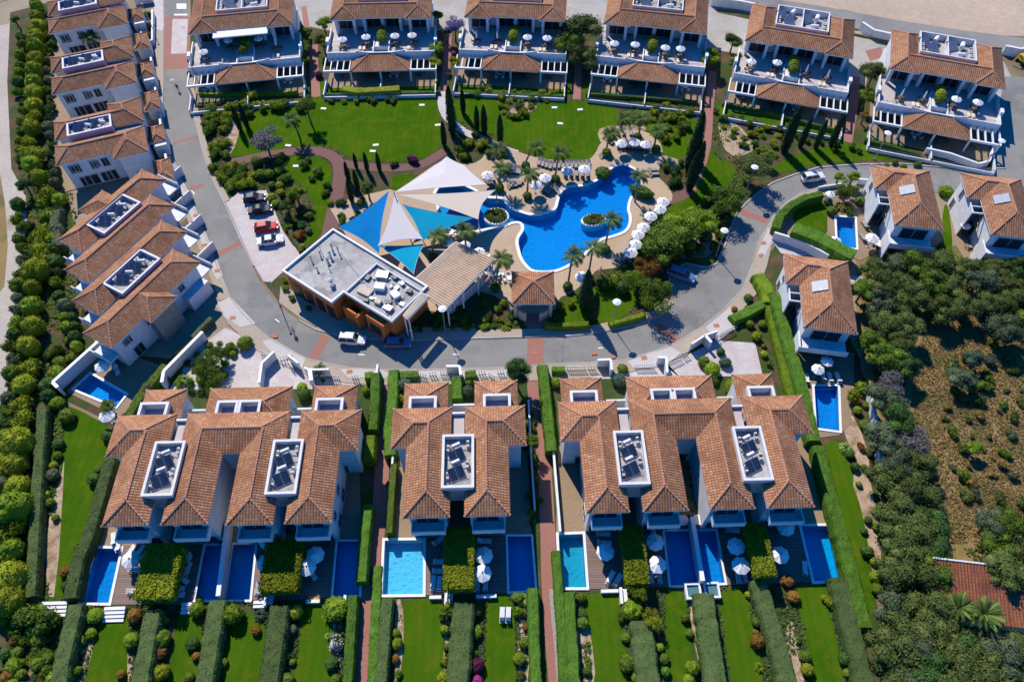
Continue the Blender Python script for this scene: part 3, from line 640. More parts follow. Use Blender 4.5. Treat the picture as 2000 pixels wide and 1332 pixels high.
def parapet_box(root, x0, y0, x1, y1, zb, zf, zt, wall='white_wall', cap='parapet_cap', th=.25, floor='flat_roof', name='roof_well'):
    mb = MB(); mb.box(x0, y0, zb, x1, y1, zf, 1)
    for a in ((x0, y0, x1, y0 + th), (x0, y1 - th, x1, y1), (x0, y0 + th, x0 + th, y1 - th), (x1 - th, y0 + th, x1, y1 - th)):
        mb.box(a[0], a[1], zf + .001, a[2], a[3], zt, 0)
    o = mb.build(name, [wall, floor], root)
    for a in ((x0 - .03, y0 - .03, x1 + .03, y0 + th + .03), (x0 - .03, y1 - th - .03, x1 + .03, y1 + .03), (x0 - .03, y0 + th + .03, x0 + th + .03, y1 - th - .03), (x1 - th - .03, y0 + th + .03, x1 + .03, y1 - th - .03)):
        c = MB(); c.box(a[0], a[1], zt, a[2], a[3], zt + .06); c.build('parapet_coping', cap, o)
    return o
def body(root, rects, zt, inset=.65, mat='white_wall'):
    for k, (x0, y0, x1, y1) in enumerate(rects):
        i = inset + .015 * k; mb = MB(); mb.box(x0 + i, y0 + i, -.2, x1 - i, y1 - i, zt - .015 * k); mb.build('wall', mat, root)
def rail(root, x0, y0, x1, y1, z, h=.9, mat='glass_pale', n=None, name='railing'):
    mb = MB(); L_ = math.dist((x0, y0), (x1, y1)); n = n or max(1, round(L_ / 1.4)); 
    for i in range(n + 1):
        t_ = i / n; x, y = x0 + (x1 - x0) * t_, y0 + (y1 - y0) * t_; mb.tube((x, y, z), (x, y, z + h), .03, n=4)
    mb.tube((x0, y0, z + h), (x1, y1, z + h), .035, n=4); mb.tube((x0, y0, z + h * .5), (x1, y1, z + h * .5), .02, n=4)
    return mb.build(name, mat, root)
# ---- terraces of villas: bars with hipped roofs, wings beside them, a walled solar roof between every pair
def well(root, x0, y0, x1, y1, z=6.2, wall='white_wall', floor='flat_roof', seed=1, cap='parapet_cap', prz=25, pm='solar'):
    parapet_box(root, x0, y0, x1, y1, z - 2.9, z + .4, z + 1.25, wall=wall, cap=cap, th=.28, floor=floor)
    cx = (x0 + x1) / 2; zf = z + .4; R_ = random.Random(seed); ln = y1 - y0
    for yy in (.30, .62):
        solar_panel(root, cx + .15, y0 + ln * yy - .8, zf, math.radians(prz), 2, pm, 30, 1.0, 1.7)
        tank(root, cx - .3, y0 + ln * yy + 1.35, zf, math.radians(prz), .26, 1.1)
    for x, y in ((x0 + .75, y0 + 1.8), (x0 + .75, y1 - 1.8), (x1 - .8, y1 - 1.2), (x1 - .85, y0 + ln * .45)): ac_unit(root, x, y, zf, math.pi / 2, .9)
    mb = MB()
    for q in range(4):
        y = y0 + 1 + q * ln / 4.6; mb.tube((x0 + .5, y, zf + .06), (x1 - .6, y + R_.uniform(-.8, .8), zf + .06), .05, n=4)
    mb.build('pipes', 'grey_metal', root)
def villa_terrace(label, o, rot, z, bars, exts=(), wells=(), lows=(), balc=True, wall='white_wall', well_wall='white_wall', prz=25, cat='house', well_cap='parapet_cap', south_windows=True, links=(), flats=()):
    r = thing('villa_terrace', label, cat, (*o, 0), math.radians(rot), 'terraces of tiled villas')
    rects = list(bars) + list(exts); body(r, rects, z - .12, mat=wall)
    hip_roof(r, rects, z, cuts=wells, skip=lambda x, y: any(a < x < c and b < y < d for a, b, c, d in wells))
    for k, (x0, y0, x1, y1) in enumerate(wells): well(r, x0, y0, x1, y1, z, well_wall, seed=k, prz=prz, cap=well_cap)
    for (x0, y0, x1, y1) in flats:
        mb = MB(); mb.box(x0, y0, 2.9, x1, y1, z - .55, 0); mb.box(x0 - .3, y1, 2.9, x1 + .3, y1 + .3, z - .05, 1); mb.box(x0 + .1, y0 - 2.0, 0, x1 - .1, y1 - .1, 2.88, 1); mb.build('flat_roof', ['pale_paving', 'white_wall'], r)
    zl = z - 2.5
    for (x0, y0, x1, y1, bx) in lows:
        lw = (x0, y0, x1, y1); body(r, [lw], zl - .2, .5, wall); hip_roof(r, [lw], zl, cuts=bx, skip=lambda x, y: any(a - .2 < x < c + .2 and b - .2 < y < d + .2 for a, b, c, d in bx))
        for (a, b, c, d) in bx:
            parapet_box(r, a, b, c, d, zl - .6, zl + .2, zl + 1.5, th=.32, floor='lilac_wall', name='roof_terrace')
        window(r, (x0 + x1) / 2 - 1.4, y1 - .5, 0.1, 1.1, 2.2, 'n'); window(r, (x0 + x1) / 2 + 1.2, y1 - .5, 1.0, 1.3, 1.1, 'n')
    for (x0, y0, x1, y1) in bars:
        cx = (x0 + x1) / 2
        if balc:
            zb = z - 3.1; mb = MB(); mb.box(x0 + .9, y0 - 1.0, zb - .2, x1 - .7, y0 + .66, zb); mb.box(x0 + .9, y0 - 1.0, zb + .001, x1 - .7, y0 - .85, zb + .9); mb.box(x0 + .9, y0 - .849, zb + .001, x0 + 1.05, y0 + .66, zb + .9); mb.box(x1 - .85, y0 - .849, zb + .001, x1 - .7, y0 + .66, zb + .9)
            mb.build('balcony', 'white_wall', r)
            window(r, cx, y0 + .64, zb + .05, 2.8, 2.1, 's', name='balcony_door'); window(r, cx, y0 + .64, .1, 3.4, 2.2, 's', name='patio_door')
    for (x0, y0, x1, y1) in (bars[0], bars[-1]):
        sd = 'w' if (x0, y0) == (bars[0][0], bars[0][1]) else 'e'; xx = x0 + .64 if sd == 'w' else x1 - .64
        for t_ in (.15, .38): window(r, xx, y0 + (y1 - y0) * t_, 3.7, 1.1, 1.2, sd); window(r, xx, y0 + (y1 - y0) * t_ + .6, .2, 1.6, 2.0, sd)
    for (x0, y0, x1, y1) in exts:
        window(r, (x0 + x1) / 2, y0 + .66, .1, min(3, (x1 - x0) - 1.9) if x1 - x0 > 4 else 1, 2.2, 's')
    for (a, b, c, d, h) in links:
        mb = MB(); mb.box(a, b, 0, c, d, h); mb.build('garden_wall', 'white_wall', r)
    return r
FA = 1.65; fc, fs = math.cos(math.radians(FA)), math.sin(math.radians(FA))
S0, N0 = 34.45, 50.4
def front(label, bars, exts, wells, lows, links=(), flats=()):
    K = (CH - 8.2) / (CH - 6.0); k4 = lambda q: tuple(v * K for v in q[:4]) + tuple(q[4:])
    return villa_terrace(label, (0, 0), FA, 8.2, [k4(q) for q in bars], [k4(q) for q in exts], [k4(q) for q in wells],
                         [k4(q[:4]) + ([k4(b) for b in q[4]],) for q in lows], links=[k4(q[:4]) + (4.2,) for q in links], flats=[k4(q) for q in flats])
front('long terrace of four tiled villas at the lower left with two solar wells',
      [(-50.75, S0, -44.9, N0), (-43.35, S0, -37.4, N0), (-35.15, S0 - .3, -29.2, N0), (-27.75, S0 - .3, -21.8, N0)],
      [(-53.05, 44.1, -44.9, N0), (-43.35, 44.1, -29.2, N0), (-27.75, 44.1, -19.4, N0)],
      [(-46.2, 37.9, -42.2, 45.6), (-30.5, 37.7, -26.5, 45.4)],
      [(-51.6, 49.4, -45.6, 56.0, [(-51.0, 49.6, -47.0, 53.0)]), (-42.3, 49.4, -30.4, 56.0, [(-40.2, 49.6, -37.2, 53.0), (-37.1, 49.6, -34.0, 53.0)]), (-27.2, 49.4, -20.9, 56.0, [(-26.3, 49.6, -22.4, 53.0)])],
      links=[(-45.5, 53.2, -42.4, 53.5, 2.3), (-30.4, 53.0, -27.3, 53.3, 2.3)], flats=[(-44.7, 45.6, -43.5, 49.4), (-29.0, 45.4, -27.9, 49.4)])
front('pair of tiled villas between the two brick footpaths with one solar well',
      [(-12.95, S0, -6.9, N0), (-5.1, S0, .8, N0)], [(-15.1, 44.2, -6.9, N0), (-5.1, 44.2, 3.25, N0)], [(-8.0, 37.9, -3.8, 45.5)],
      [(-14.1, 49.4, -7.7, 56.0, [(-13.1, 49.6, -9.2, 52.9)]), (-3.9, 49.4, 2.4, 56.1, [(-2.6, 49.6, 1.3, 53.0)])],
      links=[(-7.7, 53.0, -3.9, 53.3, 2.3)], flats=[(-6.8, 45.5, -5.2, 49.4)])
front('long terrace of four tiled villas at the lower right with two solar wells',
      [(10.4, S0, 16.0, N0 + .4), (17.7, S0, 23.55, N0 + .4), (26.2, S0, 32.05, N0 + .4), (33.6, S0, 39.7, N0 + .5)],
      [(7.8, 44.6, 16.0, N0 + .4), (17.7, 44.6, 32.05, N0 + .4), (33.6, 44.9, 42.3, N0 + .5)],
      [(14.9, 37.7, 18.9, 45.4), (31.0, 37.8, 34.9, 45.6)],
      [(8.6, 49.4, 14.7, 56.2, [(9.8, 49.8, 13.7, 53.2)]), (18.3, 49.4, 31.0, 56.2, [(21.3, 49.8, 24.4, 53.2), (24.5, 49.8, 27.7, 53.2)]), (34.0, 49.4, 39.9, 56.2, [(35.2, 49.8, 39.0, 53.2)])],
      links=[(14.8, 53.1, 18.2, 53.4, 2.3), (31.1, 53.1, 34.0, 53.4, 2.3)], flats=[(16.2, 45.4, 17.5, 49.4), (32.2, 45.6, 33.4, 49.4)])
# left row: three pairs turned to the street (long axis east-west)
for lab, o in (('topmost pair of villas in the left row, cut by the picture edge', (-96.27, 138.61)), ('second pair of villas from the top in the left row with a lilac solar well', (-88.46, 118.63)), ('third pair of villas from the top in the left row with a lilac solar well', (-80.68, 98.76))):
    B = [(-12.7, 0, -7.1, 15.7), (-5.6, 0, 0, 15.7)]
    r = villa_terrace(lab, o, 21 - 90, 6.2, B, [(-14.6, 9.6, -7.1, 15.7), (-5.6, 9.6, 2.0, 15.7)], [(-9.7, 2.7, -5.9, 10.4)], (), balc=False, well_wall='lilac_wall', prz=60)
    body(r, [(1.2, 15.4, 6.0, 18.6), (-9.3, 15.4, -3.4, 18.4)], 2.7, .3)
    hip_roof(r, [(0.6, 15.2, 6.6, 18.4), (-9.6, 15.2, -4.6, 18.2)], 2.9)
    mb = MB(); mb.box(-7.0, 10.5, 3, -5.7, 15.2, 5.7); mb.build('flat_roof', 'pale_paving', r)
    for x, xx in ((-.66, 'e'), ):
        for t_ in (2.4, 5.6, 7.6): window(r, x, t_, 3.4, 1.8 if t_ < 3 else 1.1, 1.7, 'e')
        window(r, x, 4.0, .1, 2.4, 2.1, 'e', name='patio_door'); window(r, x, 7.6, .1, 1.6, 2.1, 'e')
    window(r, 1.36, 12.6, .8, 1.2, 1.2, 'e')
# rotated four-bar terrace
o = P(224, 683, 6.2)
villa_terrace('rotated terrace of four staggered villas left of the curving road', o, -28.5, 6.2,
              [(-24.3, 11.2, -18.8, 30.3), (-18.4, 7.3, -13.0, 26.3), (-12.5, 3.5, -6.9, 22.7), (-6.3, -.1, -.5, 18.8)],
              [(-26.5, 17.7, -18.8, 23.1), (-6.3, 6.1, 1.2, 11.8)], [(-21.5, 15.4, -17.3, 23.5), (-9.8, 7.7, -5.5, 15.8)], (), balc=False, well_wall='lilac_wall', prz=30)
tr = bpy.data.objects['villa_terrace.006'] if 'villa_terrace.006' in bpy.data.objects else None
for k, (x0, ys) in enumerate(((-24.3, 30.3), (-18.4, 26.3), (-12.5, 22.7), (-6.3, 18.8))):
    if not tr: break
    mb = MB(); mb.box(x0 + .4, ys - .66, 2.7, x0 + 5.2, ys + 1.9, 2.95); mb.box(x0 + .4, ys + 1.75, 2.951, x0 + 5.2, ys + 1.9, 3.8); mb.box(x0 + .4, ys + 1.9, 0, x0 + .65, ys + 6.6, 2.0); mb.build('balcony', 'white_wall', tr)
    yb = (11.2, 7.3, 3.5, -.1)[k]; mb = MB(); mb.box(x0 + .9, yb - 1.1, 2.7, x0 + 4.6, yb + .66, 2.95); mb.box(x0 + .9, yb - 1.1, 2.951, x0 + 4.6, yb - .95, 3.8); mb.build('balcony', 'white_wall', tr)
    window(tr, x0 + 2.8, ys - .62, 3.0, 2.4, 2.1, 'n', name='balcony_door'); window(tr, x0 + 2.8, ys - .62, .1, 2.6, 2.2, 'n', name='patio_door')
if tr:
    for y in (2.4, 14.2): window(tr, -.5 - .64, y, 3.8, 1.0, 1.1, 'e')
    mb = MB(); mb.box(-1.1, 13.5, 0, .3, 18.0, 2.9); mb.build('side_wing', 'white_wall', tr)
    mb = MB(); mb.box(-1.1, 6.8, 0, .6, 11.2, 5.9); mb.build('stone_panel', 'stone_wall', tr)
# ---- right villas: the same shape, standing alone
def villa(label, px):
    o = P(*px, 6.2); r = thing('detached_villa', label, 'house', (*o, 0), math.radians(-9), 'detached tiled villas')
    rs = [(0, 0, 7.9, 14.4), (-2.2, 8.3, 7.9, 14.4)]; body(r, rs, 6.1); hip_roof(r, rs, 6.2)
    f = solar_panel(r, 2.1, 9.0, 6.2 + 2.1 * TP + .05, -math.pi / 2, 2, 'solar_pale', 0, 1.15, 2.1); f.rotation_euler = (0, -math.atan(TP), -math.pi / 2 * 0); f.location = (2.6, 6.4, 6.2 + 2.6 * TP + .02)
    mb = MB(); mb.box(-1.55, 5.6, 0, -1.35, 8.9, 5.7); mb.box(-1.55, 5.4, 5.45, .6, 5.599, 5.7); mb.box(-1.349, 7.0, 5.45, .6, 7.15, 5.7)
    mb.build('porch_frame', 'white_wall', r)
    mb = MB(); mb.box(.0, -1.9, 0, .25, 1.1, 4.0); mb.box(.25, -1.9, 2.8, 7.3, .66, 3.0); mb.box(.25, -1.9, 3.001, 7.3, -1.75, 3.9); mb.build('balcony', 'white_wall', r)
    mb = MB(); mb.box(8.6, 7.6, 0, 8.85, 12.6, 3.8); mb.build('garden_wall', 'white_wall', r)
    window(r, 4, .64, 3.05, 4.2, 2.2, 's', name='balcony_door'); window(r, 4, .64, .1, 4.4, 2.2, 's', name='patio_door')
    window(r, -1.56, 11.3, 3.3, .9, 2.1, 'w'); window(r, -1.56, 12.2, .2, .9, 2.0, 'w'); window(r, .64, 6.6, .1, 2.6, 2.2, 'w', name='patio_door'); window(r, .64, 6.6, 3.2, 2.2, 1.9, 'w')
    mb = MB(); mb.box(.62, 5.2, 2.5, .66, 7.9, 3.0); mb.build('timber_panel', 'wood', r)
    return r
def d3(x, y): return (1500 + x / 4, 333 + y / 4)
villa('detached tiled villa beside the small blue pool at the upper right', d3(985, 430))
villa('detached tiled villa at the right picture edge, farthest right one', d3(1740, 505))
villa('detached tiled villa above the narrow right edge pool, left of the wood', d3(275, 1230))
# ---- top row: terrace houses with a U shaped roof round a solar well
def top_house(label, sw, se, umb, awning=False, patio_mat='patio_tile'):
    a = Vector(P(*sw, 6.8)); b = Vector(P(*se, 6.8)); c = (a + b) / 2; ang = math.atan2(b.y - a.y, b.x - a.x)
    o = c - Vector((math.cos(ang), math.sin(ang))) * 10.7
    r = thing('terrace_house', label, 'house', (o.x, o.y, 0), ang, 'terrace houses with a roof terrace along the top')
    T = 21.4; rs = [(.1, -1.15, 5.65, 12.6), (T - 5.65, -1.15, T - .1, 12.6), (.11, -.6, T - .11, 5.4)]
    # upper storey, set back under the eaves
    mb = MB()
    for q in ((.6, 2.4, 5.0, 13.2), (T - 5.0, 2.4, T - .6, 13.2), (5.0, 3.0, T - 5.0, 6.0)): mb.box(q[0], q[1], 3.4, q[2], q[3] - 1.0, 7.48)
    mb.build('wall', 'white_wall', r)
    mb = MB(); mb.box(.55, 2.0, -.2, T - .55, 13.1, 3.1); mb.box(5.02, 5.02, 3.4, T - 5.02, 11.9, 6.9); mb.build('wall', 'white_wall', r)
    hip_roof(r, rs, 7.6)
    for x in (.75, 4.5, T - 5.1, T - 1.35, 6.6, T - 7.2, 10.4):
        mb = MB(); mb.box(x, .3 if x not in (6.6, T - 7.2, 10.4) else 1.0, 3.41, x + .6, .9 if x not in (6.6, T - 7.2, 10.4) else 2.98, 7.4); mb.build('column', 'white_wall', r)
    for x, w_ in ((2.9, 3.4), (T - 2.9, 3.4)): window(r, x, 2.38, 3.45, w_, 3.2, 's', name='terrace_door')
    for x, w_ in ((8.5, 3.4), (T - 8.5, 3.4)): window(r, x, 2.98, 3.45, w_, 3.2, 's', name='terrace_door')
    # solar well
    wx0, wx1, wy0, wy1 = 5.4, T - 5.4, 5.2, 12.4
    mb = MB(); mb.box(wx0, wy0, 6.4, wx1, wy1, 7.3, 1)
    for q in ((wx0, wy0 - .02, wx1, wy0 + .22), (wx0, wy1 - .25, wx1, wy1), (wx0, wy0 + .22, wx0 + .22, wy1 - .25), (wx1 - .22, wy0 + .22, wx1, wy1 - .25), (wx0 + 5.2, wy0 + .22, wx0 + 5.4, wy1 - .25)): mb.box(q[0], q[1], 7.301, q[2], q[3], 8.55, 0)
    mb.build('roof_well', ['white_wall', 'flat_roof'], r)
    R_ = random.Random(int(sw[0])); zf = 7.3
    for (x, y) in ((wx0 + 1.6, wy0 + 3.6), (wx0 + 3.2, wy0 + 1.9), (wx0 + 6.9, wy0 + 3.8)): solar_panel(r, x, y, zf, math.radians(38), 2, 'solar_pale', 32, 1.15, 2.2)
    solar_panel(r, wx0 + 3.6, wy0 + .6, zf, math.radians(38), 1, 'solar_pale', 32, 1.15, 2.0)
    for (x, y, a_) in ((wx0 + 3.2, wy0 + 5.6, 1.2), (wx0 + 8.2, wy0 + 5.0, 1.4), (wx0 + 7.8, wy0 + 1.6, .2)): tank(r, x, y, zf + .2, a_, .45, 1.5)
    for (x, y) in ((wx0 + .8, wy0 + 1.2), (wx0 + .8, wy0 + 2.6), (wx0 + .8, wy0 + 4), (wx1 - .8, wy0 + 1.4), (wx1 - .8, wy0 + 2.8), (wx1 - .8, wy0 + 4.4), (wx1 - 2.2, wy0 + 1.2)): ac_unit(r, x, y, zf, math.pi / 2, 1.1)
    mb = MB()
    for k in range(9):
        x, y = R_.uniform(wx0 + .5, wx1 - .5), R_.uniform(wy0 + .5, wy1 - .8); mb.tube((x, y, zf + .1), (x + R_.uniform(-1.5, 1.5), y + R_.uniform(-1.5, 1.5), zf + .1 + R_.uniform(0, .8)), .06, n=4)
    mb.build('pipes', 'grey_metal', r)
    # roof terrace
    mb = MB(); mb.box(-.3, -7.3, 3.1, T + .3, 2.4, 3.4); mb.build('terrace_slab', ['pale_paving'], r)
    cx = T / 2
    mb = MB()
    for q in ((-.5, -7.5, cx - 1.5, -7.3), (cx + 1.5, -7.5, T + .5, -7.3), (-.5, -7.3, -.3, 1.5), (T + .3, -7.3, T + .5, 1.5), (cx - 1.7, -7.3, cx - 1.5, -2.0), (cx + 1.5, -7.3, cx + 1.7, -2.0), (cx - 1.5, -5.6, cx + 1.5, -5.4)): mb.box(q[0], q[1], 2.2, q[2], q[3], 4.3)
    for x in (-.9, T + .3): mb.box(x, -4.4, 3.4, x + .6, -2.9, 4.9)
    mb.build('parapet', 'white_trim', r)
    rail(r, -.4, -7.42, cx - 1.6, -7.42, 4.3, .55, 'grey_metal'); rail(r, cx + 1.6, -7.42, T + .4, -7.42, 4.3, .55, 'grey_metal')
    mb = MB(); mb.box(cx - 1.3, -5.2, 3.4, cx + 1.3, -.4, 4.2); mb.build('planter', 'white_wall', r)
    for k in range(3):
        put('planter_shrub', bushmesh('ball', 'leaf_yellow' if k % 2 else 'leaf_mid', k), r, (cx + R_.uniform(-.2, .2), -4.2 + k * 1.6, 4.4), k, (1.15, 1.05, 1.0))
    # lower front: tiled strip, pergolas, patio
    strip = (4.6, -12.0, T - 4.6, -8.2)
    mb = MB(); zz = 2.9; x0, y0, x1, y1 = strip; D = y1 - y0; cs = math.cos(math.atan(TP)); st = .36
    for (ox, oy, ux, uy, vx, vy, L_, lim) in ((x0, y0, 1, 0, 0, 1, x1 - x0, 3), (x0, y1, 0, -1, 1, 0, D, 1), (x1, y0, 0, 1, -1, 0, D, 2)):
        n = max(1, round(L_ / st))
        for i in range(n):
            ua, ub = L_ * i / n, L_ * (i + 1) / n; um = (ua + ub) / 2
            fv = (lambda u: max(0, min(u, L_ - u, D))) if lim == 3 else ((lambda u: L_ - u) if lim == 1 else (lambda u: u))
            va, vm, vb = fv(ua), fv(um), fv(ub); va, vm, vb = [max(0, min(D, q)) for q in (va, vm, vb)]
            pt = lambda u, v, up=0: (ox + ux * u + vx * v, oy + uy * u + vy * v, zz + v * TP * .8 + up)
            mb.face([pt(ua, 0), pt(um, 0, .07), pt(um, vm, .07), pt(ua, va)], 0, [(ua, 0), (um, 0), (um, vm / cs), (ua, va / cs)])
            mb.face([pt(um, 0, .07), pt(ub, 0), pt(ub, vb), pt(um, vm, .07)], 0, [(um, 0), (ub, 0), (ub, vb / cs), (um, vm / cs)])
    rf = mb.build('porch_roof', 'roof_tile', r)
    mb = MB(); zt = zz + D * TP * .8
    for cx_, ex in ((x0, x0 + D), (x1, x1 - D)):
        n = 8
        for i in range(n):
            f0, f1 = i / n, (i + 1.1) / n; mb.tube((cx_ + (ex - cx_) * f0, y0 + D * f0, zz + (zt - zz) * f0 + .06), (cx_ + (ex - cx_) * f1, y0 + D * f1, zz + (zt - zz) * f1 + .04), .14, .11, 5)
    mb.build('ridge_tiles', 'ridge_tile', rf)
    mb = MB(); mb.box(x0 + D - .1, y1, 3.1, x1 - D + .1, y1 + .22, zt + .25)
    for sx, a_, b_ in ((-1, x0 + D - .1, x0 + 1.0), (1, x1 - D + .1, x1 - 1.0)):
        d = Vector((b_ - a_, .75)); n_ = Vector((-d.y, d.x)).normalized() * .1
        mb.prism([(a_ + n_.x, y1 + .1 + n_.y), (b_ + n_.x, y1 + .75 + n_.y), (b_ - n_.x, y1 + .75 - n_.y), (a_ - n_.x, y1 + .1 - n_.y)], 3.1, zt + .28)
    mb.box(x0 + .3, y0 + .25, 2.55, x1 - .3, -7.6, 2.85); mb.build('fascia', 'white_trim', rf)
    for s0, s1 in ((-.9, x0 - .1), (x1 + .1, T + .9)):
        mb = MB(); mb.box(s0, -12.1, 2.75, s1, -11.75, 3.15)
        for k in range(5):
            x = s0 + (s1 - s0 - .2) * k / 4; mb.box(x, -11.75, 2.76, x + .2, -7.5, 3.12)
        mb.build('pergola', 'white_trim', r)
    for x in (-.8, 4.4, cx - .2, T - 4.7, T + .5):
        mb = MB(); mb.box(x, -11.9, 0, x + .35, -11.6, 2.75); mb.build('column', 'white_wall', r)
    for x in (3.0, 8.0, T - 8, T - 3): window(r, x, -7.2 + 9.2, .1, 3.4, 2.2, 's', name='patio_door')
    mb = MB(); mb.box(-.6, -13.4, -.02, T + .6, 2.2, .07); mb.build('patio_slab', patio_mat, r)
    mb = MB()
    for x in (-.8, cx - .1, T + .5): mb.box(x, -17.0, 0, x + .2, -12.3, 1.1)
    mb.box(-.8, -17.2, 0, T + .7, -17.0, .7); mb.build('garden_wall', 'white_wall', r)
    rail(r, -.7, -17.1, T + .6, -17.1, .7, .5, 'grey_metal', 9, name='fence')
    if awning:
        mb = MB(); mb.box(5.0, -2.8, 7.35, T - 5.4, -.7, 7.45); mb.box(5.0, -2.95, 7.2, T - 5.4, -2.8, 7.45); mb.build('awning', 'canvas', r)
    # umbrellas, tables
    Mx = Matrix.Translation((o.x, o.y, 0)) @ Matrix.Rotation(ang, 4, 'Z')
    lab = label.split(' top ')[0]
    for (x, y, st_) in umb: TERR.append((Mx @ Vector((x, y - 1.8 if st_ != 'shade' else y - .3, 3.41)), ang, st_, label))
    for (x, y) in ((6.6, -5.6), (T - 4.6, -5.8)): LOUNGE_T.append((Mx @ Vector((x, y, 3.41)), ang + math.pi, label))
    for (x, y) in ((2.5, -9.6), (8.3, -10.3), (13.2, -9.9), (18.6, -9.6)): TABLES_T.append((Mx @ Vector((x, y, .09)), ang, label))
    return r
TERR, LOUNGE_T, TABLES_T = [], [], []
# ---------------------------------------------------------------- foliage meshes shared by every plant
BM = {}
def ico(sub=2):
    import bmesh
    b = bmesh.new(); bmesh.ops.create_icosphere(b, subdivisions=sub, radius=1); V = [tuple(v.co) for v in b.verts]; F = [tuple(v.index for v in f.verts) for f in b.faces]; b.free(); return V, F
ICO2, ICO3 = ico(2), ico(3)
def leafquad(mb, p, nrm, s, R_):
    n = Vector(nrm); n = (n + Vector((R_.gauss(0, .55), R_.gauss(0, .55), R_.gauss(0, .55)))).normalized()
    t_ = n.orthogonal().normalized(); t_ = Matrix.Rotation(R_.uniform(0, 6.28), 3, n) @ t_; b_ = n.cross(t_); s1 = s * R_.uniform(.7, 1.3)
    p = Vector(p); a = p - t_ * s1; c = p + t_ * s1; w_ = b_ * s1 * .55
    mb.idx([tuple(a), tuple(p - w_ + n * s1 * .15), tuple(c), tuple(p + w_ + n * s1 * .15)], [(0, 1, 2, 3)])
def bushmesh(kind, mat, seed=0):
    key = (kind, mat, seed)
    if key in BM: return BM[key]
    R_ = random.Random(seed * 31 + sum(map(ord, kind))); mb = MB()
    off = Vector((seed * 7.3, seed * 3.1, 0))
    if kind == 'ball':      # clipped, close surface, unit radius, sits on z=0 with centre at .8
        V, F = ICO3; vs = []
        for v in V:
            p = Vector(v); k = .88 + .17 * noise.noise(p * 2.1 + off) + .08 * noise.noise(p * 5 + off); vs.append((p.x * k, p.y * k, (p.z * k) * .92 + .8))
        mb.idx(vs, F)
        for _ in range(520):
            d = Vector((R_.gauss(0, 1), R_.gauss(0, 1), R_.gauss(0, 1))).normalized(); k = .88 + .17 * noise.noise(d * 2.1 + off) + .08 * noise.noise(d * 5 + off) + R_.uniform(0, .10)
            leafquad(mb, (d.x * k, d.y * k, d.z * k * .92 + .8), d, .085, R_)
    elif kind == 'shrub':   # loose, lobed
        lobes = [(R_.uniform(-.5, .5), R_.uniform(-.5, .5), R_.uniform(.45, .85), R_.uniform(.35, .6)) for _ in range(7)]
        for lx, ly, lz, lr in lobes:
            V, F = ICO2; mb.idx([((v[0] * lr * .8 * (1 + .25 * noise.noise(Vector(v) * 2 + off))) + lx, v[1] * lr * .8 + ly, v[2] * lr * .75 + lz) for v in V], F)
            for _ in range(110):
                d = Vector((R_.gauss(0, 1), R_.gauss(0, 1), R_.gauss(.3, 1))).normalized(); k = lr * R_.uniform(.75, 1.15)
                leafquad(mb, (lx + d.x * k, ly + d.y * k, max(.03, lz + d.z * k * .9)), d, .11, R_)
    elif kind == 'spiky':   # strap-leaved clump
        for i in range(70):
            a = R_.uniform(0, 6.28); e = R_.uniform(.3, 1.3); L_ = R_.uniform(.7, 1.15); w_ = .07
            d = Vector((math.cos(a) * math.cos(e), math.sin(a) * math.cos(e), math.sin(e))); sd = Vector((-math.sin(a), math.cos(a), 0)) * w_
            p0 = Vector((0, 0, .1)); p1 = p0 + d * L_ * .6; p2 = p1 + Vector((d.x, d.y, d.z - .9)).normalized() * L_ * .45
            mb.idx([tuple(p0 - sd * .4), tuple(p0 + sd * .4), tuple(p1 + sd), tuple(p1 - sd), tuple(p2)], [(0, 1, 2, 3), (3, 2, 4)])
    elif kind in ('crown', 'open', 'sparse'):   # tree crown, unit radius, centre 0
        nl = {'crown': 16, 'open': 20, 'sparse': 16}[kind]; per = {'crown': 230, 'open': 210, 'sparse': 60}[kind]
        for i in range(nl):
            d = Vector((R_.gauss(0, 1), R_.gauss(0, 1), R_.gauss(.25, .8))).normalized(); rr = R_.uniform(.35, .75) if i else 0
            lr = R_.uniform(.26, .44) if kind == 'crown' else R_.uniform(.20, .34); c = Vector((d.x * rr, d.y * rr, d.z * rr * .7))
            if kind == 'crown':
                V, F = ICO2; mb.idx([(c.x + v[0] * lr * .72, c.y + v[1] * lr * .72, c.z + v[2] * lr * .62) for v in V], F)
            for _ in range(per):
                e = Vector((R_.gauss(0, 1), R_.gauss(0, 1), R_.gauss(.2, 1))).normalized(); k = lr * R_.uniform(.55, 1.12)
                leafquad(mb, (c.x + e.x * k, c.y + e.y * k, c.z + e.z * k * .85), e, .050 if kind == 'crown' else .047, R_)
    elif kind == 'cypress': # unit height 1, radius ~.12
        n = 10
        V, F = [], []
        prof = [(.03, 0), (.085, .06), (.11, .2), (.118, .4), (.105, .6), (.078, .78), (.04, .92), (.004, 1)]
        vs = []
        for k, (r_, z) in enumerate(prof):
            for i in range(n):
                a = 2 * math.pi * i / n; q = r_ * (.86 + .16 * noise.noise(Vector((math.cos(a) * 2, math.sin(a) * 2, z * 9)) + off)); vs.append((q * math.cos(a), q * math.sin(a), z))
        mb.idx(vs, [(k * n + i, k * n + (i + 1) % n, (k + 1) * n + (i + 1) % n, (k + 1) * n + i) for k in range(len(prof) - 1) for i in range(n)])
        for _ in range(900):
            z = R_.uniform(.02, .98); a = R_.uniform(0, 6.28)
            for j in range(len(prof) - 1):
                if prof[j][1] <= z <= prof[j + 1][1]: f_ = (z - prof[j][1]) / (prof[j + 1][1] - prof[j][1]); r_ = prof[j][0] * (1 - f_) + prof[j + 1][0] * f_; break
            r_ *= R_.uniform(.85, 1.15); leafquad(mb, (r_ * math.cos(a), r_ * math.sin(a), z), (math.cos(a), math.sin(a), .8), .018, R_)
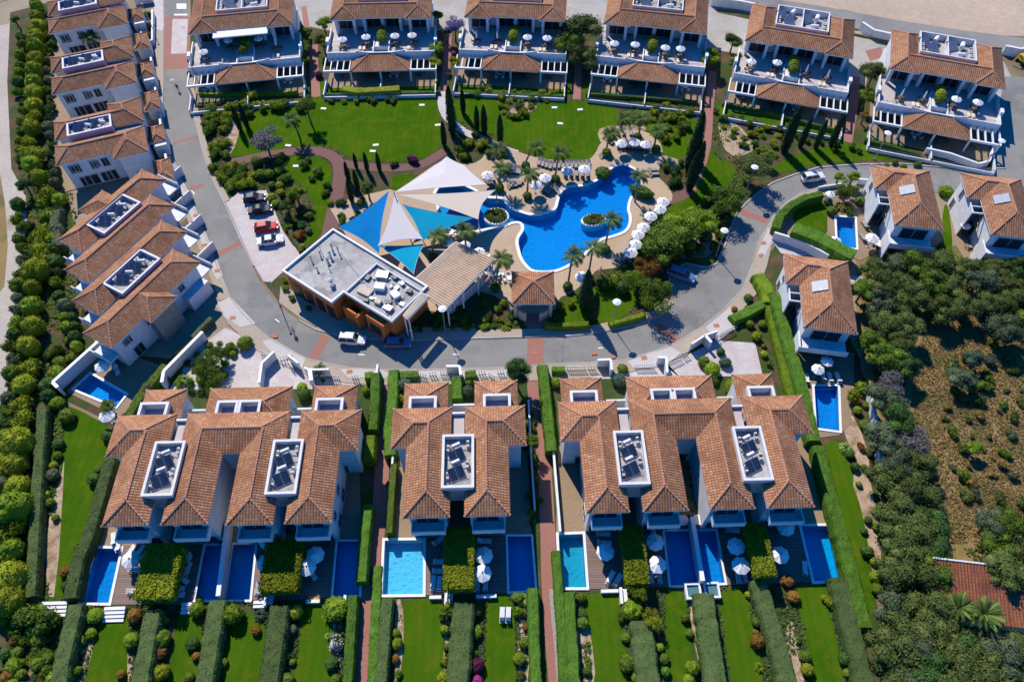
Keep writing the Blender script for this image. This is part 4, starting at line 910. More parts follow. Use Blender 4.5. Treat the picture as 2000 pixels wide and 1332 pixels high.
    BM[key] = mb.mesh(kind + '_foliage', mat); return BM[key]
def c0(x, y): return (x / 4, y / 4)
def c1(x, y): return (500 + x / 4, y / 4)
def c2(x, y): return (1000 + x / 4, y / 4)
def c3(x, y): return (1500 + x / 4, y / 4)
top_house('terrace house at the top left with a long white awning', c0(1480, 275), c1(305, 200), [(2.6, -2.6, 'open'), (7.4, -.6, 'shade'), (13.6, -1, 'shade'), (17.0, -.9, 'closed')], True)
top_house('terrace house beside the purple flowering tree, second from left along the top', c1(570, 165), c1(1385, 150), [(2.8, -3.0, 'open'), (7.6, -2.2, 'open'), (13.6, -2.0, 'open'), (17.2, -1.9, 'open')])
top_house('terrace house above the cypress lined path, third from left along the top', c1(1630, 140), c2(420, 175), [(2.8, -1.6, 'closed'), (7.2, -1.4, 'closed'), (13.6, -2.2, 'open'), (17.7, -2.2, 'open')])
top_house('terrace house right of the big eucalyptus, fourth from left along the top', c2(705, 190), c2(1530, 275), [(2.9, -2.6, 'open'), (7.2, -2.2, 'open'), (13.4, -2.2, 'open'), (16.5, -2.0, 'open')])
top_house('terrace house with two closed parasols, fifth from left along the top', c2(1800, 320), c3(670, 465), [(2.4, -2.8, 'open'), (7.4, -1.6, 'open'), (13.4, -1.4, 'closed'), (17.6, -1.8, 'closed')])
top_house('terrace house at the top right beside the dirt lot', c3(940, 540), c3(1835, 700), [(3.6, -2.6, 'closed'), (7.8, -2.0, 'closed'), (13.4, -2.0, 'open'), (17.3, -1.8, 'open')])
# ---- pool bar building
ro = P(*(550, 528), 5.5); e1 = lambda x, y: (500 + x / 4, 333 + y / 4)
cafe = thing('pool_bar_building', 'flat roofed orange pool bar building with white parapet and roof machinery', 'building', (*ro, 0))
def rel(px, z): p = P(*px, z); return (p[0] - ro[0], p[1] - ro[1])
A, B, C, D, E, F = [rel(q, 5.5) for q in (e1(600, 450), e1(200, 780), e1(590, 1030), e1(685, 950), e1(1060, 1180), e1(1345, 900))]
poly = [A, B, C, D, E, F]; inn = offset(poly, -.35)
mb = MB(); mb.prism(inn, -.2, 5.05, 0); mb.build('wall', 'orange_wall', cafe)
V, Fc = fill(offset(poly, -.3)); mb = MB(); mb.idx([(x, y, 5.08) for x, y in V], Fc); mb.build('flat_roof', 'flat_roof', cafe)
V, Fc = fill(poly, [offset(poly, -.3)]); mb = MB(); po = poly if area(poly) > 0 else poly[::-1]; pi = offset(poly, -.3); n = 6
mb.idx([(x, y, 5.5) for x, y in V], Fc); mb.idx([(x, y, 5.5) for x, y in po] + [(x, y, 5.0) for x, y in po], [(i, n + i, n + (i + 1) % n, (i + 1) % n) for i in range(n)])
mb.idx([(x, y, 5.5) for x, y in pi] + [(x, y, 5.0) for x, y in pi], [(i, (i + 1) % n, n + (i + 1) % n, n + i) for i in range(n)]); mb.build('parapet', 'white_trim', cafe)
ex = (Vector(F) - Vector(A)).normalized(); ey = Vector((-ex.y, ex.x)); cang = math.atan2(ex.y, ex.x)
def cl(u, v): q = Vector(A) + ex * u + ey * v; return (q.x, q.y)     # along the long edge / outwards (negative = inside)
# lower front bays of the bar: orange frames with dark openings
for k, (u0, u1, v0, v1, h) in enumerate(((15.9, 19.6, -9.5, -8.0, 4.2), (11.6, 12.0, -10.2, -8.0, 3.8), (14.4, 14.8, -10.4, -8.0, 3.6), (12.0, 14.4, -10.2, -9.9, 3.8))):
    mb = MB(); mb.prism([cl(u0, v0), cl(u1, v0), cl(u1, v1), cl(u0, v1)], 0, h); mb.build('bay', 'orange_wall', cafe)
for k in range(4):
    mb = MB(); q0 = Vector(B) + (Vector(C) - Vector(B)) * (.14 + .22 * k); d = (Vector(C) - Vector(B)).normalized(); n_ = Vector((d.y, -d.x)) * .0
    q1 = q0 + d * 1.7; nn = Vector((d.y, -d.x)); 
    mb.prism([tuple(q0 - nn * .42), tuple(q1 - nn * .42), tuple(q1 - nn * .25 + nn * .0), tuple(q0 - nn * .25)], .2, 3.0); mb.build('window', 'glass_dark', cafe)
for (u, v, w_, h, z0) in ((12.4, -8.3, 1.8, 2.4, .1), (16.6, -9.45, 2.2, 2.0, .8)):
    mb = MB(); mb.prism([cl(u, v - .2), cl(u + w_, v - .2), cl(u + w_, v), cl(u, v)], z0, z0 + h); mb.build('window', 'glass_dark', cafe)
# plant compound on the roof
M0, M1 = 12.2, 20.4
for (u0, v0, u1, v1) in ((M0 - 1.2, -8.6, M0 - 1.0, -1.5), (M0 - 1.2, -1.5, M1, -1.35), (M1, -8.5, M1 + .15, -1.35), (M0 - 1.2, -8.6, M1 + .15, -8.55)):
    mb = MB(); mb.prism([cl(u0, v0), cl(u1, v0), cl(u1, v1), cl(u0, v1)], 5.1, 5.5); mb.build('plant_screen', 'white_wall', cafe)
R_ = random.Random(5)
EX = [(R_.uniform(11.6, 20), R_.uniform(-9.2, -3.0), R_.uniform(.3, .8), R_.uniform(.3, .7), R_.uniform(.3, .8), R_.choice(['grey_metal', 'white_trim', 'cream_wall', 'white_trim'])) for _ in range(16)]
for (u, v, a, b, h, m_) in EX + [(13.4, -4.2, 2.2, 1.6, 1.3, 'grey_metal'), (15.0, -6.2, 1.9, 1.5, 1.6, 'white_trim'), (17.6, -5.6, 1.8, 1.4, 1.5, 'white_trim'), (13.2, -7.8, 2.6, 1.7, .7, 'cream_wall'), (16.4, -8.4, 1.2, 1.0, 1.1, 'cream_wall'), (18.6, -8.2, 1.2, 1.1, 1.2, 'grey_metal'),
                            (19.2, -4.0, .9, .8, 1.0, 'dark_metal'), (15.4, -3.4, 1.0, .7, .9, 'dark_metal'), (17.4, -3.4, .8, .7, 1.0, 'grey_metal'), (12.0, -5.8, .8, 1.2, .8, 'dark_metal'), (19.6, -6.4, .9, .7, .8, 'grey_metal'), (14.6, -9.1, 1.1, .7, .8, 'dark_metal'), (17.6, -7.2, 1.0, .8, .7, 'dark_metal')]:
    v += 1.3 + R_.uniform(-.3, .3); u += R_.uniform(-.3, .3); q_ = R_.choice((0, 0, .12, .5, -.25)); cq, sq = math.cos(q_), math.sin(q_); a *= .85; b *= .85; h *= .5; mb = MB()
    mb.prism([cl(u + x_ * cq - y_ * sq, v + x_ * sq + y_ * cq) for x_, y_ in ((-a / 2, -b / 2), (a / 2, -b / 2), (a / 2, b / 2), (-a / 2, b / 2))], 5.1, 5.1 + h); c_ = cl(u, v)
    if m_ == 'white_trim' and a > .9: mb.lathe([(min(a, b) * .3, 5.1 + h), (min(a, b) * .3, 5.13 + h)], 10, (*c_, 0), 1)
    mb.build('rooftop_unit', [m_, 'grey_metal'], cafe)
mb = MB()
for k in range(14):
    u, v = R_.uniform(M0 - .6, M1 - .3), R_.uniform(-8.1, -1.9); a = cl(u, v); b = cl(u + R_.uniform(-1.5, 1.5), v + R_.choice((-1, 1)) * R_.uniform(0, .8)); mb.tube((*a, 5.25), (*b, 5.3), .07, n=5)
a, b = cl(3.9, -1.6), cl(11.2, -4.2); mb.tube((*cl(4.6, -3.0), 5.2), (*cl(11.0, -5.0), 5.2), .1, n=5)
mb.build('pipes', 'grey_metal', cafe)
for (u, v, r_, h) in ((3.0, -3.3, .28, 1.2), (3.9, -4.6, .28, 1.1), (2.4, -5.4, .22, .9), (4.3, -5.6, .3, .8), (2.0, -7.0, .18, .9), (4.2, -7.9, .22, .6), (4.4, -3.2, .2, 1.3), (7.8, -8.4, .5, .7), (8.6, -8.9, .42, .5), (5.0, -6.3, .12, 1.4), (1.5, -4.5, .1, 1.6)):
    mb = MB(); c_ = cl(u, v); mb.lathe([(r_ * .5, 5.1), (r_ * .5, 5.1 + h), (r_, 5.1 + h), (r_, 5.2 + h), (.02, 5.35 + h)], 8, (*c_, 0)); mb.build('roof_vent', 'grey_metal', cafe)
# slatted shade roof beside the bar
so = P(*e1(1560, 555), 5.0); pg = thing('slatted_pergola', 'big tan slatted pergola roof between the pool bar and the tiled kiosk', 'pergola', (*so, 0))
def slat_roof(q, z, root, n, m_, k0=0):
    q = [Vector((P(*p, z)[0] - root.location.x, P(*p, z)[1] - root.location.y)) for p in q]   # NE-start, E, S, W
    for i in range(n):
        t0, t1 = (i + .12) / n, (i + .96) / n
        a = q[0].lerp(q[1], t0); b = q[0].lerp(q[1], t1); c = q[3].lerp(q[2], t1); d = q[3].lerp(q[2], t0)
        mb = MB(); mb.prism([tuple(a), tuple(b), tuple(c), tuple(d)], z - .06, z); mb.build('slat', m_ if i not in (2, 3) else 'slat_grey', root)
    mb = MB()
    for k in range(26):
        t_ = (k + .5) / 26; a = q[0].lerp(q[3], t_); b = q[1].lerp(q[2], t_); d = (b - a).normalized(); nn = Vector((-d.y, d.x)) * .04
        mb.prism([tuple(a - nn), tuple(b - nn), tuple(b + nn), tuple(a + nn)], z + .002, z + .09)
    mb.build('battens', m_, root)
    mb = MB()
    for a, b in ((q[0], q[1]), (q[1], q[2]), (q[2], q[3]), (q[3], q[0])):
        d = (b - a).normalized(); nn = Vector((-d.y, d.x)) * .1; mb.prism([tuple(a - nn), tuple(b - nn), tuple(b + nn), tuple(a + nn)], z - .3, z - .07)
    mb.build('beam', 'white_trim' if n > 10 else 'slat_cream', root)
    for a, b in ((q[0], q[3]), (q[1], q[2])):
        for t_ in ((.04, .35, .66, .96) if n > 10 else (.96,)):
            c = a.lerp(b, t_); mb = MB(); mb.box(c.x - .09, c.y - .09, 0, c.x + .09, c.y + .09, z - .3); mb.build('post', 'white_trim', root)
slat_roof([e1(1560, 555), e1(1860, 690), e1(1480, 1080), (797, 556)], 5.0, pg, 22, 'slat')
so2 = P(*e1(1300, 960), 5.9); pg2 = thing('slatted_canopy', 'narrow cream slatted canopy at the front corner of the pool bar', 'pergola', (*so2, 0))
slat_roof([e1(1295, 955), e1(1355, 985), e1(1185, 1160), e1(1150, 1130)], 5.9, pg2, 4, 'slat_cream')
# white wall panels under the pergola
mb = MB(); q = [Vector(P(*p, 0)) - Vector(so) for p in ((945, 556), (878, 618))]
for i in range(10):
    a = q[0].lerp(q[1], i / 10 + .01); b = q[0].lerp(q[1], (i + 1) / 10 - .01); d = (b - a).normalized(); nn = Vector((-d.y, d.x)) * .03
    g_ = MB(); g_.prism([tuple(a - nn), tuple(b - nn), tuple(b + nn), tuple(a + nn)], .05, 2.4); g_.build('wall_panel', 'white_wall', pg)
# entrance kiosk
ko = P(1041, 562, 4.0); kk = thing('entrance_pavilion', 'square tiled entrance pavilion with stone base below the main pool', 'pavilion', (*ko, 0))
hip_roof(kk, [(-3.4, -3.3, 3.4, 3.3)], 4.0)
mb = MB()
for i in range(16):
    a0, a1 = math.pi * (1 + i / 16), math.pi * (1 + (i + 1) / 16); p0 = (2.9 * math.cos(a0), -1.6 + 2.4 * math.sin(a0)); p1 = (2.9 * math.cos(a1), -1.6 + 2.4 * math.sin(a1))
    if 6 <= i <= 9: continue
    mb.prism([p0, p1, (p1[0] * .9, p1[1] * .9), (p0[0] * .9, p0[1] * .9)], 0, 2.0)
mb.build('curved_wall', 'cream_wall', kk)
for x, y in ((-2.8, -2.7), (2.8, -2.7), (2.8, 2.7), (-2.8, 2.7)):
    mb = MB(); mb.box(x - .25, y - .25, 0, x + .25, y + .25, 3.8); mb.build('column', 'cream_wall', kk)
# house in the wood at the lower right
mo = P(1896, 1152, 3.6); hh = thing('wood_house', 'low red tiled house among the trees at the lower right edge', 'house', (*mo, 0), math.radians(-7))
mb = MB()
for (u0, u1, z1) in ((-4.3, 4.2, 4.7), (4.25, 10, 4.3)):
    n = int((u1 - u0) / .4)
    for i in range(n):
        a, b = u0 + (u1 - u0) * i / n, u0 + (u1 - u0) * (i + 1) / n; m_ = (a + b) / 2
        mb.face([(a, -3.7, 3.0), (m_, -3.7, 3.07), (m_, 3.0, z1 + .07), (a, 3.0, z1)], 0, [(a, 0), (m_, 0), (m_, 7), (a, 7)]); mb.face([(m_, -3.7, 3.07), (b, -3.7, 3.0), (b, 3.0, z1), (m_, 3.0, z1 + .07)], 0, [(m_, 0), (b, 0), (b, 7), (m_, 7)])
mb.build('roof', 'red_tile', hh)
mb = MB(); mb.box(-4.0, -3.3, 0, 9.6, 2.8, 3.0); mb.build('wall', 'cream_wall', hh); mb = MB(); mb.box(-4.4, 3.0, 3.2, 4.3, 3.2, 4.85); mb.build('ridge_wall', 'parapet_cap', hh)
window(hh, -2, -3.32, 1, 1.4, 1.2, 's'); window(hh, 3, -3.32, 1, 1.4, 1.2, 's')
# ================================================================ furniture, cars, lamps, people
# ---- parasol
def canopy_mesh(r, h, mat, n=8):
    mb = MB(); vs = [(0, 0, h)]
    for k, (f, z) in enumerate(((.5, h * .55), (1, 0))):
        for i in range(n):
            a = 2 * math.pi * i / n; vs.append((r * f * math.cos(a), r * f * math.sin(a), z))
            b = 2 * math.pi * (i + .5) / n; q = math.cos(math.pi / n) * .985; vs.append((r * f * q * math.cos(b), r * f * q * math.sin(b), z - .05 * f))
    N = 2 * n; fs = [(0, 1 + i, 1 + (i + 1) % N) for i in range(N)] + [(1 + i, 1 + N + i, 1 + N + (i + 1) % N, 1 + (i + 1) % N) for i in range(N)]
    mb.idx(vs, fs)
    b0 = [(1 + N + i, 1 + N + (i + 1) % N) for i in range(N)]
    mb.idx([vs[1 + N + i] for i in range(N)] + [(v[0], v[1], v[2] - .16) for v in vs[1 + N:]], [(i, N + i, N + (i + 1) % N, (i + 1) % N) for i in range(N)])
    return mb.mesh('canopy', mat)
def parasol_proto(kind, r):
    root = bpy.data.objects.new('parasol', None); COL.objects.link(root); root['category'] = 'parasol'
    hb = 2.15; r *= .8
    if kind == 'closed':
        mb = MB(); mb.lathe([(.06, .9), (.20, 1.1), (.16, 1.9), (.09, 2.5), (.02, 2.75)], 8); mb.build('canopy', 'canvas', root)
    else: put('canopy', canopy_mesh(r, .62 * r / 1.4, 'canvas'), root, (0, 0, hb))
    mb = MB(); mb.tube((0, 0, 0), (0, 0, hb + .6 if kind != 'closed' else 2.8), .035, n=6); mb.build('pole', 'wood', root)
    mb = MB(); mb.lathe([(.32, 0), (.32, .07), (.08, .12), (.08, .3)], 10); mb.build('base', 'grey_wall', root)
    mb = MB(); zt = hb + .60 * r / 1.4; mb.lathe([(.09, zt), (.11, zt + .05), (.03, zt + .12)], 6) if kind != 'closed' else mb.lathe([(.05, 2.7), (.02, 2.85)], 6); mb.build('finial', 'dark_metal', root)
    note_kids(root); return root
PP = {('open', 1.25): parasol_proto('open', 1.25), ('open', 1.5): parasol_proto('open', 1.5), ('open', 1.1): parasol_proto('open', 1.1), ('closed', 1.25): parasol_proto('closed', 1.25)}
USED = {}
def use(proto, loc, rz, label, group, auto, scale=None):
    if proto.name not in USED:
        USED[proto.name] = 1; proto.location = loc; proto.rotation_euler = (0, 0, rz); proto['group'] = group
        if scale: proto.scale = (scale,) * 3
        THINGS.append((proto, label, auto)); proto['label'] = label; return proto
    return dup(proto, loc, rz, label, group, auto, scale)
RR = random.Random(11)
def parasol(px, z=0.0, r=1.25, kind='open', label='open white parasol', auto=True, hz=2.6):
    x, y = P(*px, z + hz) if not isinstance(px, Vector) else (px.x, px.y)
    return use(PP[(kind, r)], (x, y, z), RR.uniform(0, .8), label, 'white parasols', auto)
# ---- lounger
def lounger_proto(frame, cushion, head):
    root = bpy.data.objects.new('sun_lounger', None); COL.objects.link(root); root['category'] = 'sun lounger'
    mb = MB(); mb.box(-.33, -1.0, .26, -.28, .95, .34); mb.box(.28, -1.0, .26, .33, .95, .34); mb.box(-.279, -1.0, .26, .279, -.94, .34); mb.box(-.279, .89, .26, .279, .95, .34); mb.build('frame', frame, root)
    mb = MB(); mb.box(-.29, -.95, .345, .29, .30, .43); mb.build('mattress', cushion, root)
    mb = MB(); mb.idx([(-.29, .32, .35), (.29, .32, .35), (.29, .86, .72), (-.29, .86, .72), (-.29, .28, .43), (.29, .28, .43), (.29, .81, .80), (-.29, .81, .80)], [(0, 3, 2, 1), (4, 5, 6, 7), (0, 1, 5, 4), (1, 2, 6, 5), (2, 3, 7, 6), (3, 0, 4, 7)]); mb.build('backrest', head, root)
    for x, y in ((-.3, -.85), (.3, -.85), (-.3, .8), (.3, .8)):
        mb = MB(); mb.box(x - .03, y - .03, 0, x + .03, y + .03, .26); mb.build('leg', frame, root)
    note_kids(root); return root
LP_ = {'taupe': lounger_proto('wicker', 'fabric_grey', 'fabric_grey'), 'white': lounger_proto('white_trim', 'fabric_white', 'fabric_white'), 'navy': lounger_proto('white_trim', 'fabric_white', 'navy'), 'pale': lounger_proto('cream_wall', 'sail_beige', 'sail_beige')}
def lounger(px, rz, kind='taupe', z=0.06, label=None, auto=True):
    x, y = P(*px, z + .3) if not isinstance(px, Vector) else (px.x, px.y)
    names = {'taupe': 'taupe sun lounger', 'white': 'white cushioned sun lounger', 'navy': 'white sun lounger with navy headrest', 'pale': 'pale beige sun lounger'}
    return use(LP_[kind], (x, y, z), math.radians(rz), label or names[kind], 'sun loungers', auto)
# ---- table and chairs
def table_proto(mat, r=.55):
    root = bpy.data.objects.new('round_table', None); COL.objects.link(root); root['category'] = 'table'
    mb = MB(); mb.lathe([(r, .70), (r, .74)], 16); mb.build('tabletop', mat, root); mb = MB(); mb.lathe([(.25, 0), (.25, .04), (.04, .08), (.04, .7)], 8); mb.build('pedestal', 'dark_metal', root); note_kids(root); return root
def chair_proto(mat):
    root = bpy.data.objects.new('garden_chair', None); COL.objects.link(root); root['category'] = 'chair'
    mb = MB(); mb.box(-.24, -.24, .42, .24, .24, .48); mb.build('seat', mat, root); mb = MB(); mb.box(-.24, .22, .49, .24, .27, .90); mb.build('backrest', mat, root)
    for x, y in ((-.21, -.21), (.21, -.21), (-.21, .21), (.21, .21)):
        mb = MB(); mb.box(x - .02, y - .02, 0, x + .02, y + .02, .42); mb.build('leg', mat, root)
    note_kids(root); return root
TBL = {'dark': table_proto('wicker'), 'white': table_proto('white_trim', .5), 'blue': table_proto('canvas', .75)}
CHR = {'dark': chair_proto('wicker'), 'white': chair_proto('white_trim')}
def dining(p, z, kind='dark', n=4, a0=0.4, label='dark round table', clabel='dark garden chair', tk=None):
    use(TBL[tk or kind], (p[0], p[1], z), 0, label, 'round garden tables', True)
    for k in range(n):
        a = a0 + 2 * math.pi * k / n; use(CHR[kind], (p[0] + .85 * math.cos(a), p[1] + .85 * math.sin(a), z), a - math.pi / 2, clabel, 'garden chairs', True)
for v, ang, st_, lab in TERR:
    parasol(v, v.z, 1.25 if st_ != 'closed' else 1.25, 'closed' if st_ == 'closed' else 'open', 'closed white parasol' if st_ == 'closed' else 'open white parasol')
    dining((v.x, v.y), v.z, 'dark', 4, .3)
for v, ang, lab in LOUNGE_T:
    for d in (-.42, .42):
        lounger(Vector((v.x + d * math.cos(ang), v.y + d * math.sin(ang), 0)), math.degrees(ang), 'pale', v.z)
for k, (v, ang, lab) in enumerate(TABLES_T):
    dining((v.x, v.y), v.z, 'white' if k % 3 == 0 else 'dark', 4, .7, 'white round table' if k % 3 == 0 else 'dark round table', 'white garden chair' if k % 3 == 0 else 'dark garden chair')
# ---- pool terrace parasols and loungers
for p in ((952, 339), (1046, 357), (1065, 344), (1109, 330), (1142, 327), (1214, 277), (1240, 274), (1262, 278), (1296, 391), (1290, 405), (1272, 419), (1258, 441), (1247, 455), (1242, 474), (1233, 490), (1137, 537)):
    parasol(p, .04, 1.5)
for p in ((908, 475), (936, 488), (958, 502), (875, 470)): parasol(p, .04, 1.25)
def row(x0, y0, x1, y1, n, rz, kind='taupe'):
    for i in range(n):
        t_ = i / max(1, n - 1); lounger((x0 + (x1 - x0) * t_, y0 + (y1 - y0) * t_), rz, kind)
row(991, 330, 1015, 333, 5, -8); row(1053, 316, 1075, 323, 4, -8); row(1083, 322, 1150, 321, 9, -3)
row(1104, 340, 1148, 342, 5, 178); row(1208, 285, 1262, 289, 9, 178); row(1190, 276, 1204, 270, 2, 40); row(1218, 258, 1232, 258, 2, 0)
row(950, 352, 960, 358, 3, 30); row(962, 350, 972, 346, 2, 200); row(1000, 353, 1012, 356, 2, 100); row(1000, 363, 1008, 360, 2, 100); row(1060, 368, 1072, 374, 3, 160)
row(1275, 332, 1277, 340, 2, 95); row(1085, 368, 1090, 374, 2, 20); row(1204, 505, 1226, 500, 4, 55); row(1236, 482, 1270, 428, 6, 130); row(1285, 420, 1300, 398, 3, 130); row(1180, 304, 1180, 304, 1, 90)
for p in ((958, 535), (972, 540), (880, 462), (905, 462), (995, 548)): dining(P(*p), .04, 'white', 4, .2, 'white round table', 'white garden chair')
# ---- private terraces
ZD = .06
for px, r_ in (((252, 1090), 1.5), ((520, 1052), 1.5), ((517, 1096), 1.5), ((614, 1081), 1.5), ((598, 1105), 1.5), ((945, 1082), 1.5), ((942, 1117), 1.5), ((1183, 1075), 1.5), ((1281, 1056), 1.5), ((1285, 1100), 1.5), ((1440, 1064), 1.5), ((1449, 1102), 1.5),
               ((1537, 1027), 1.5), ((1526, 1081), 1.5), ((1618, 702), 1.25), ((1600, 718), 1.25), ((1706, 462), 1.5), ((1634, 466), 1.25), ((197, 711), 1.5), ((206, 808), 1.5), ((1624, 376), 1.1), ((1889, 437), 1.1)):
    parasol(px, ZD, r_)
for px, rz, k in (((254, 1078), 160, 'white'), ((264, 1096), 160, 'white'), ((265, 1112), 85, 'white'), ((262, 1154), 88, 'white'), ((274, 1076), 165, 'white'), ((285, 1080), 165, 'white'), ((350, 1113), 175, 'white'), ((366, 1112), 175, 'white'), ((345, 1150), 95, 'white'), ((345, 1162), 95, 'white'), ((356, 1130), 60, 'white'),
                  ((583, 1120), 130, 'white'), ((609, 1120), 40, 'white'), ((586, 1092), 180, 'white'), ((515, 1142), 90, 'white'), ((512, 1155), 90, 'white'), ((860, 1097), 90, 'white'), ((858, 1115), 90, 'white'), ((846, 1138), 178, 'white'), ((858, 1140), 178, 'white'), ((857, 1055), 130, 'white'),
                  ((932, 1141), 178, 'white'), ((948, 1140), 178, 'white'), ((945, 1056), 88, 'white'), ((1178, 1042), 88, 'white'), ((1180, 1060), 85, 'white'), ((1192, 1128), 150, 'white'), ((1206, 1133), 145, 'white'), ((1276, 1038), 178, 'white'), ((1272, 1125), 178, 'white'), ((1288, 1125), 178, 'white'),
                  ((1430, 1035), 88, 'white'), ((1442, 1125), 178, 'white'), ((1455, 1125), 178, 'white'), ((1572, 1110), 170, 'white'), ((1520, 1010), 90, 'white'), ((1576, 740), 172, 'white'), ((1608, 736), 175, 'white'), ((1621, 738), 178, 'white'), ((1637, 738), 182, 'white'), ((1686, 465), 190, 'taupe'), ((1690, 440), 190, 'taupe'),
                  ((222, 1053), 200, 'white'), ((230, 1065), 200, 'white'), ((222, 712), 30, 'white'), ((228, 722), 30, 'white'), ((1896, 482), 90, 'taupe')):
    lounger(px, rz, k, ZD)
lounger((981, 1201), 178, 'navy', 0, 'left one of two white loungers with navy headrests on lawn', False)
lounger((993, 1201), 178, 'navy', 0, 'right one of two white loungers with navy headrests on lawn', False)
for px in ((433, 1045), (1363, 1015), (548, 1042), (365, 1088), (1334, 1016), (648, 1014), (872, 1045), (1716, 476), (640, 1045)):
    p = P(*px, .7); dining(p, .06, 'dark', 3, .5, 'pale round table', 'dark garden chair', 'blue')
# ---- street lamps
def lamp(base, head, label):
    b = P(*base); r = thing('street_lamp', label, 'street lamp', (*b, 0), 0, 'street lamps along the ring road')
    h = 6.2; best = min([k / 10 for k in range(52, 78)], key=lambda z: abs(P(*head, z)[0] - b[0]) + abs(P(*head, z)[1] - b[1]))
    mb = MB(); mb.tube((0, 0, 0), (0, 0, h), .09, .06, 8); mb.build('pole', 'grey_metal', r)
    f_ = .35 if any(q in label for q in ('thin', 'planters', 'purple')) else 1
    mb = MB(); mb.lathe([(.08, h - .1), (.62 * f_, h + .05), (.66 * f_, h + .12), (.3 * f_, h + .24), (.02, h + .28)], 14); mb.build('lamp_head', 'lamp_white', r)
    mb = MB(); mb.lathe([(.18, 0), (.16, .3), (.1, .35)], 8); mb.build('base', 'grey_metal', r)
for b, h, l in (((870, 650), (862, 609), 'street lamp with white disc head in front of the slatted pergola'), ((1196, 637), (1198, 593), 'street lamp on the lawn corner right of the two dark cypresses'),
                ((1398, 500), (1405, 454), 'street lamp in the shrubs inside the right hand bend'), ((1456, 378), (1461, 344), 'street lamp beside the grey crowned tree near the upper bend'),
                ((1707, 312), (1723, 270), 'street lamp in front of the fifth garden hedge, above the tiled villa'), ((1921, 327), (1946, 284), 'street lamp at the wall corner below the top right terrace house'),
                ((547, 597), (514, 512), 'thin street lamp by the left corner of the orange pool bar'), ((300, 60), (296, 36), 'street lamp on the left pavement near the white topped planters'), ((390, 168), (372, 118), 'street lamp by the purple bushes of the top left house')):
    lamp(b, h, l)
